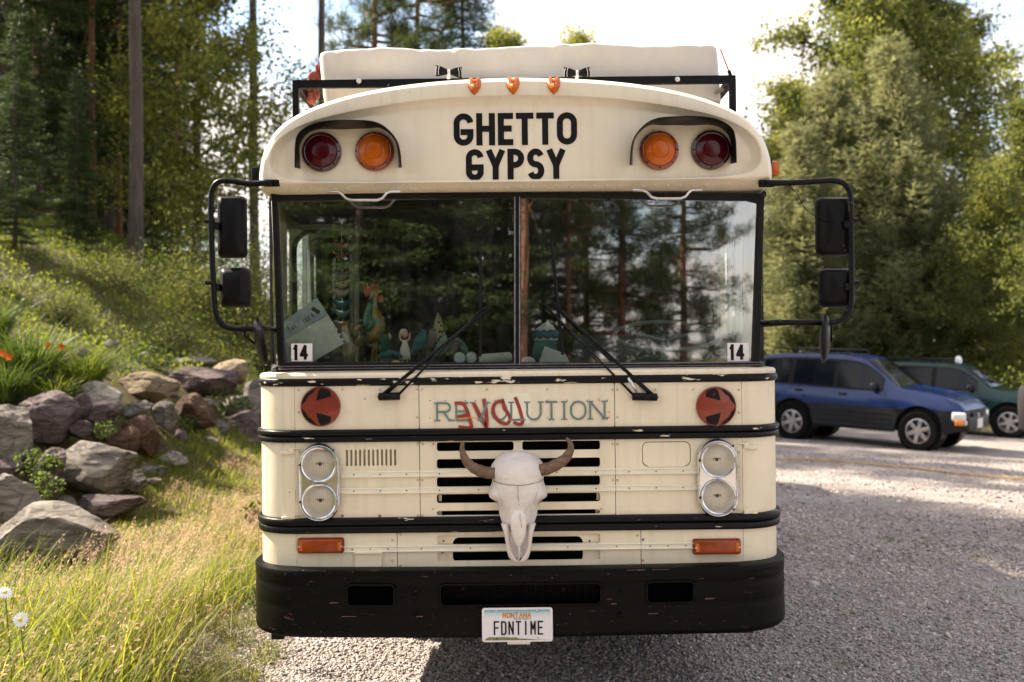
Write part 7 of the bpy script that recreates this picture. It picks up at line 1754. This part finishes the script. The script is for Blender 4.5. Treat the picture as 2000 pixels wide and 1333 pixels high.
def conifer(h, c0, rmax, seed, per=5.5, step=.34, droop=-.25, ln=.15, wd=.032, shape=.85, dens=1.0, upt=.0, r0=.14, tuft=False, rep=2):
    global rng; keep = rng; rng = np.random.default_rng(seed); rr_ = random.Random(seed)
    mb, pts = trunk_mb(h, r0, .02, wob=.04); BP, BD = [], []
    z = c0
    while z < h - .15:
        t = (z - c0) / (h - c0)
        for _ in range(int(per) + (rr_.random() < per % 1)):
            a = rr_.uniform(0, 6.283); Lb = (rmax * (1 - t) ** shape * (min(1, .45 + t * 3.0)) + .18) * rr_.uniform(.65, 1.12)
            dv = np.array([math.cos(a), math.sin(a), 0.0]); nseg = max(3, int(Lb / .10 * dens)); s = np.linspace(.12 if not tuft else .4, 1, nseg)
            sl = droop * (1 - .6 * t) + rr_.uniform(-.1, .1) + upt * t
            base = dv[None] * (s * Lb)[:, None]; base[:, 2] += z + sl * s * Lb + (.22 + upt) * Lb * s ** 3
            if Lb > .5: mb.tube([(0, 0, z), tuple(base[nseg // 2]), tuple(base[-1])], [.018 + .012 * Lb / 2, .012, .004], 4)
            for i in range(nseg):
                tl = Lb * .40 * (1 - s[i] * .72) + .08
                for side in (-1, 1):
                    td = dv * .75 + side * np.array([-dv[1], dv[0], 0]) * rr_.uniform(.6, 1.0) + np.array([0, 0, rr_.uniform(-.2, .12) + upt * .4]); td /= np.linalg.norm(td)
                    k = max(2, int(tl / .085 * dens)); q = np.linspace(.1, 1, k)[:, None] * tl; BP.append(base[i] + td * q + rng.normal(0, .015, (k, 3))); BD.append(np.repeat(td[None], k, 0))
            BP.append(base[-1:]); BD.append(dv[None] + np.array([[0, 0, .3]]))
        z += step * rr_.uniform(.8, 1.2) * (.6 + .4 * (1 - t))
    P, D = np.concatenate(BP), np.concatenate(BD); P = np.repeat(P, rep, 0); D = np.repeat(D, rep, 0)
    v, f = spray(P, D, ln, wd); cl = np.array([mnoise.noise(Vector(p * .9)) for p in P[::8]]); tone = np.clip(.5 + .35 * np.repeat(cl, 8)[:len(P)] + rng.normal(0, .18, len(P)), 0, 1)
    rng = keep; return mb, np_mesh('crown', v, f, 4, tone)
def pine(h, c0, rmax, seed, r0=.15, nb=60, clump=.30, needles=60, ln=.17):
    """Open pine: bare lower trunk, upswept limbs ending in needle clumps."""
    global rng; keep = rng; rng = np.random.default_rng(seed); rr_ = random.Random(seed); mb, pts = trunk_mb(h, r0, .035, wob=.02); C = []
    for i in range(nb):
        t = (i + rr_.random()) / nb; z = c0 + (h - c0) * t; a = rr_.uniform(0, 6.283); Lb = rmax * (1 - .75 * t) * rr_.uniform(.5, 1.1) + .25; d = Vector((math.cos(a), math.sin(a), 0)); up = rr_.uniform(-.05, .35)
        p0 = Vector((0, 0, z)); p1 = p0 + d * Lb * .55 + Vector((0, 0, up * Lb * .3 - .08 * Lb)); p2 = p0 + d * Lb + Vector((0, 0, up * Lb)); mb.tube([p0, p1, p2], [.03 + .01 * Lb, .02, .008], 5)
        for k in range(int(3 + Lb * 4.5)):
            s = rr_.uniform(.35, 1.05); C.append(p0.lerp(p2, s) + Vector((rr_.gauss(0, .22 * Lb * .5 + .05), rr_.gauss(0, .22 * Lb * .5 + .05), rr_.gauss(.05, .12))))
    for k in range(10): mb.tube([(0, 0, c0 * rr_.uniform(.35, 1)), (rr_.uniform(-.6, .6), rr_.uniform(-.6, .6), c0 * rr_.uniform(.4, 1))], [.018, .004], 4)
    for i in range(12): C.append(Vector((rr_.gauss(0, .15), rr_.gauss(0, .15), h - .1 * i)))
    C = np.array([c[:] for c in C]); n = len(C); P = np.repeat(C, needles, 0) ; D = rng.normal(size=(len(P), 3)); D[:, 2] += .25; D /= np.linalg.norm(D, axis=1)[:, None]
    P = P + D * rng.uniform(0, clump * .55, (len(P), 1)); v, f = spray(P, D, ln, .020); tone = np.clip(np.repeat(rng.normal(.5, .2, n), needles) + rng.normal(0, .15, len(P)), 0, 1); rng = keep
    return mb, np_mesh('crown', v, f, 4, tone)
def broadleaf(h, c0, rx, seed, ncl=520, per=52, size=.095, r0=.16, narrow=.55, clr=.42, flat=.2):
    """Rising limbs, twigs and leaf clumps with gaps between them."""
    global rng; keep = rng; rng = np.random.default_rng(seed); rr_ = random.Random(seed); mb, pts = trunk_mb(h * .9, r0, .03, wob=.12); C = []
    nl = 34
    for i in range(nl):
        t = (i + .5) / nl; z = c0 + (h * .88 - c0) * t; a = i * 2.4 + rr_.uniform(-.4, .4); env = math.sin(math.pi * min(1, .18 + .82 * t) ** narrow) ** .8; Lb = rx * max(.25, env) * rr_.uniform(.65, 1.1)
        d = Vector((math.cos(a), math.sin(a), rr_.uniform(.25, .75))); p0 = Vector((0, 0, z)); p1 = p0 + d * Lb * .5 + Vector((0, 0, .1)); p2 = p0 + Vector((d.x, d.y, d.z * 1.1)) * Lb; mb.tube([p0, p1, p2], [.05 * (1 - .6 * t), .028, .008], 5)
        for k in range(int(ncl / nl)):
            s = rr_.uniform(.25, 1.08) ** .8; q = p0.lerp(p2, s) + Vector((rr_.gauss(0, .28), rr_.gauss(0, .28), rr_.gauss(0, .25))) * (.5 + Lb * .28); C.append(q[:])
            if k % 4 == 0: mb.tube([p0.lerp(p2, s * .9), q], [.012, .004], 3)
    C = np.array(C); n = len(C); sz = clr * rng.uniform(.5, 1.3, n); P = np.repeat(C, per, 0) + rng.normal(size=(n * per, 3)) * np.repeat(sz, per)[:, None] * np.array([.55, .55, .42])
    tone = np.clip(np.repeat(rng.normal(.5, .18, n), per) + rng.normal(0, .15, n * per), 0, 1); v, f, t = leaves(P, np.full(len(P), size), tone, flat, .7); rng = keep
    return mb, np_mesh('crown', v, f, 4, t)
def bush(r, hgt, seed, n=5200, size=.075):
    global rng; keep = rng; rng = np.random.default_rng(seed); rr_ = random.Random(seed); mb = MB(); C = []
    for i in range(26):
        a = rr_.uniform(0, 6.283); s = rr_.uniform(.3, 1.0); q = Vector((math.cos(a) * r * s, math.sin(a) * r * s, hgt * rr_.uniform(.35, 1.0) * (1.05 - .45 * s * s))); mb.tube([(0, 0, -.1), (q.x * .4, q.y * .4, q.z * .55), q], [.02, .012, .004], 4); C.append(q[:])
        C.append((q * .7)[:]); C.append((q.x * 1.05, q.y * 1.05, q.z * .45))
    C = np.array(C); k = n // len(C); P = np.repeat(C, k, 0) + rng.normal(size=(len(C) * k, 3)) * .20 * (r + hgt) * .5; P[:, 2] = np.abs(P[:, 2]); v, f, t = leaves(P, np.full(len(P), size), np.clip(np.repeat(rng.normal(.5, .2, len(C)), k) + rng.normal(0, .15, len(P)), 0, 1), .3, .7); rng = keep
    return mb, np_mesh('crown', v, f, 4, t)
PROTO = {}
def proto(key, mbme, bark, leaf, names=('trunk', 'crown')):
    mb, me = mbme; t = bpy.data.meshes.new(names[0]); t.from_pydata(mb.v, [], mb.f); t.polygons.foreach_set('use_smooth', [True] * len(t.polygons)); t.materials.append(MATS[bark]); me.materials.append(MATS[leaf]); PROTO[key] = (t, me, names)
proto('fir1', conifer(13.5, .6, 2.3, 21), 'bark_grey', 'fir_needles')
proto('fir2', conifer(15.0, 1.6, 2.0, 22, per=4.6, step=.42), 'bark_grey', 'fir_needles')
proto('spruce', conifer(11.0, .4, 2.7, 23, per=6.5, step=.30, droop=-.05, upt=.35, ln=.21, wd=.034, shape=.80, rep=3), 'bark_grey', 'silver_needles')
proto('firHigh', conifer(19.0, 5.6, 2.5, 31, per=5.5, step=.36, r0=.17), 'bark_grey', 'fir_needles')
proto('pineA', pine(17.0, 7.5, 2.4, 24, r0=.16), 'bark_grey', 'pine_needles')
proto('pineB', pine(13.5, 2.6, 2.6, 25, r0=.17, nb=95), 'bark_orange', 'pine_needles')
proto('pineC', pine(15.0, 6.0, 2.2, 26, r0=.13, nb=55), 'bark_orange', 'pine_needles')
proto('poplar', broadleaf(15.5, 1.6, 4.3, 27, ncl=900, per=72, size=.125, clr=.50), 'bark_grey', 'poplar_leaf')
proto('birch', broadleaf(12.5, .6, 2.4, 28, ncl=720, per=66, size=.105, r0=.10, narrow=.5, clr=.46), 'bark_grey', 'birch_leaf')
proto('bushA', bush(1.5, 2.6, 29, 12000, .050), 'bark_grey', 'poplar_leaf', ('stems', 'foliage'))
proto('bushB', bush(.9, 1.1, 30, 6000, .042), 'bark_grey', 'poplar_leaf', ('stems', 'foliage'))
def plant(key, name, label, cat, px, dist, s=1.0, sz=None, group=None, x=None, lean=0.0):
    t, c, nm = PROTO[key]; X = (px - 1000) * dist / F if x is None else x; e = empty(name, (X, dist, H(X, dist) - .05), (lean, lean * .5, (X * 7.3 + dist * 3.1) % 6.28)); e.scale = (s, s, sz or s); tag(e, label, cat, group)
    new_obj(nm[0], t, None, e); new_obj(nm[1], c, None, e); return e
FG = 'forest trees on the left slope'
# left slope
plant('pineA', 'pine_tree', 'tall pine with a bare dark trunk left of the bus', 'pine', 265, 22, 1.0, 1.3, group=FG)
plant('pineA', 'pine_tree', 'slim pine with a bare grey trunk left of the bus roof', 'pine', 498, 30, .95, 1.5, group=FG, lean=.008)
plant('pineA', 'pine_tree', 'straight bare pine trunk rising behind the left end of the canvas load', 'pine', 628, 31, .9, 1.55, group=FG)
plant('birch', 'birch_tree', 'sunlit yellow-green tree between two bare pine trunks on the left', 'tree', 385, 27, 1.15, 1.15, group=FG)
plant('firHigh', 'fir_tree', 'towering dark fir whose boughs fill the top left corner', 'fir', 0, 13.4, 1.0, group=FG, x=-7.9)
plant('firHigh', 'fir_tree', 'towering dark fir just behind the top left corner one', 'fir', 0, 17.0, 1.05, group=FG, x=-9.7)
plant('fir2', 'fir_tree', 'dark thin-topped fir between the left edge and the tall pine', 'fir', 215, 33, 1.15, group=FG)
plant('fir1', 'fir_tree', 'dense dark fir at the left edge', 'fir', 10, 25, 1.2, group=FG)
plant('fir1', 'fir_tree', 'dense dark fir second from the left edge', 'fir', 90, 29, 1.2, group=FG)
plant('fir2', 'fir_tree', 'dark fir with visible trunk, third from the left edge', 'fir', 148, 31, 1.15, group=FG)
for i, (px, d, k) in enumerate(((-60, 31, 'fir1'), (40, 34, 'fir2'), (130, 33, 'fir2'), (60, 40, 'fir1'), (300, 40, 'fir2'))):
    plant(k, 'fir_tree', 'dark fir deep in the shaded forest on the left slope', 'fir', px, d, .95 + .1 * (i % 3), group=FG)
for i, (px, d) in enumerate(((70, 27), (110, 30), (180, 28), (232, 31), (345, 33))):
    plant('pineC', 'pine_tree', 'thin bare trunk inside the shaded forest on the left slope', 'pine', px, d, .8, 1.1, group=FG)
plant('fir1', 'fir_tree', 'young fir at the forest foot left of the tall pine', 'fir', 150, 22, .30, group=FG)
plant('fir1', 'fir_tree', 'young fir with drooping boughs at the far left', 'fir', 30, 19.0, .34, group=FG)
for i, (px, d) in enumerate(((-40, 38), (25, 37), (70, 44), (118, 38), (168, 42), (205, 36), (248, 44), (290, 48), (345, 50))):
    plant('fir1' if i % 2 else 'fir2', 'fir_tree', 'dark fir standing at the back of the left forest', 'fir', px, d, 1.35, group=FG)
# behind the bus
BG = 'trees behind the bus'
plant('pineB', 'pine_tree', 'pine with two-tone crown above the left half of the canvas load', 'pine', 732, 38, 1.15, 1.65, group=BG)
plant('pineB', 'pine_tree', 'pine with dark trunk just right of the first one above the canvas load', 'pine', 816, 40, 1.15, 1.7, group=BG)
plant('fir1', 'fir_tree', 'dense dark fir above the centre of the canvas load', 'fir', 905, 41, 1.3, 1.6, group=BG)
plant('birch', 'birch_tree', 'light green treetop right of the dense fir above the load', 'tree', 985, 43, 1.0, 1.35, group=BG)
plant('birch', 'birch_tree', 'small narrow green treetop right of centre above the load', 'tree', 1132, 44, 1.05, 1.34, group=BG)
plant('birch', 'birch_tree', 'faint wisp of treetop above the right half of the load', 'tree', 1222, 50, .85, 1.36, group=BG)
# right side
RG = 'trees behind the parked cars'
plant('poplar', 'poplar_tree', 'big broadleaf tree towering on the right', 'tree', 1690, 36, 1.25, 1.22, group=RG)
plant('poplar', 'poplar_tree', 'darker broadleaf crown at the right of the big tree', 'tree', 1800, 39, 1.15, 1.2, group=RG)
plant('birch', 'birch_tree', 'bright yellow-green tree just right of the bus', 'tree', 1560, 35, 1.15, .98, group=RG)
plant('spruce', 'spruce_tree', 'silvery green spruce with pointed top before the big tree', 'spruce', 1738, 30, 1.0, 1.02, group=RG)
plant('spruce', 'spruce_tree', 'slightly lower silvery spruce left of the pointed one', 'spruce', 1625, 31, .95, .95, group=RG)
plant('spruce', 'spruce_tree', 'silvery spruce right behind the right mirrors', 'spruce', 1560, 29, .82, .76, group=RG)
plant('poplar', 'poplar_tree', 'dark broadleaf tree cut by the right edge', 'tree', 2030, 27, .62, .62, group=RG)
plant('birch', 'birch_tree', 'drooping broadleaf tree between the spruce and the right edge', 'tree', 1925, 31, .85, .62, group=RG)
for i, (px, d, k, s) in enumerate(((1600, 34, 'pineC', .7), (1680, 33, 'pineC', .62), (1770, 34, 'pineC', .66), (1850, 32, 'fir1', .52), (1900, 36, 'fir1', .60), (1985, 33, 'fir1', .55), (1830, 30, 'fir2', .42), (1700, 37, 'fir1', .7), (1545, 38, 'fir1', .7), (1960, 40, 'fir1', .62))):
    plant(k, 'forest_tree', 'dark conifer in the shaded forest edge behind the parked cars', 'conifer', px, d, s, group=RG)
for i, (px, d, s) in enumerate(((1540, 27, 1.0), (1620, 27.5, .8), (1690, 28, .9), (1770, 27, .9), (1850, 28, 1.05), (1930, 27, 1.0), (1990, 28, 1.1))):
    plant('bushB', 'bush', 'dark low bush along the forest edge behind the parked cars', 'bush', px, d, s * 1.5, group='bushes behind the parked cars')
# sunlit bushes left of the bus
for a in ((470, 21, 1.05, 'tall sunlit bush behind the left mirrors'), (425, 23, .85, 'sunlit yellow-green bush left of the small left mirror'), (515, 19.5, .8, 'sunlit bush right against the bus corner'), (380, 20, .5, 'low leafy bush on the slope left of the mirrors')):
    plant('bushA', 'bush', a[3], 'bush', a[0], a[1], a[2], group='sunlit bushes left of the bus')
for a in ((330, 17, .7, 'small shaded shrub on the slope above the boulders'), (230, 19, .8, 'shaded shrub at the forest foot on the left slope'), (440, 17, .55, 'small sunlit shrub above the lilac boulders'), (120, 16, .55, 'little shrub on the slope above the daylilies')):
    plant('bushB', 'bush', a[3], 'bush', a[0], a[1], a[2], group='shrubs on the slope')
# far forest closing the view
for i in range(34):
    px = -150 + 70 * i; d = 58 + 12 * ((i * 7) % 5) / 4
    if 300 < px < 860: continue
    if 860 <= px < 1470: d += 4
    plant('fir1' if i % 3 else 'fir2', 'forest_tree', 'distant forest conifer far behind', 'conifer', px, d, (.62 if px > 1400 else .95) + .1 * (i % 2), group='distant forest')
# forest behind the viewer, seen mirrored in the windshield
MG = 'trees mirrored in the windshield'
def behind(key, name, label, cat, px, dd, s=1.0, sz=None):
    X = (px - 1000) * (9.5 + dd) / F; return plant(key, name, label, cat, 0, -dd, s, sz, MG, x=X)
behind('pineC', 'pine_tree', 'orange pine trunk mirrored beside the windshield centre post', 'pine', 1021, 11.5, 1.0)
behind('pineC', 'pine_tree', 'thin pine trunk mirrored behind the right wiper', 'pine', 1110, 17, .75, .95)
behind('pineB', 'pine_tree', 'orange-barked pine mirrored in the right windshield pane', 'pine', 1335, 21, .85, .95)
behind('pineB', 'pine_tree', 'dark pine crown mirrored left of the orange-barked pine', 'pine', 1215, 19, .9, 1.0)
behind('pineB', 'pine_tree', 'dark pine crown mirrored right of the thin trunk', 'pine', 1145, 23, .9, 1.0)
for i, (px, dd, k, s) in enumerate(((560, 13, 'fir1', 1.0), (640, 15, 'fir1', 1.0), (700, 12, 'fir1', .95), (770, 16, 'fir1', 1.05), (840, 13, 'fir1', 1.0), (900, 15, 'fir2', 1.0), (955, 12.5, 'fir1', .9), (985, 17, 'fir1', 1.0), (1060, 21, 'fir1', .9), (480, 16, 'fir1', 1.0), (400, 14, 'fir1', 1.0), (600, 20, 'fir1', 1.1), (730, 21, 'fir1', 1.1), (870, 20, 'fir1', 1.1), (300, 17, 'fir2', 1.0))):
    behind(k, 'fir_tree', 'dark fir mirrored in the left windshield pane', 'fir', px, dd, s)
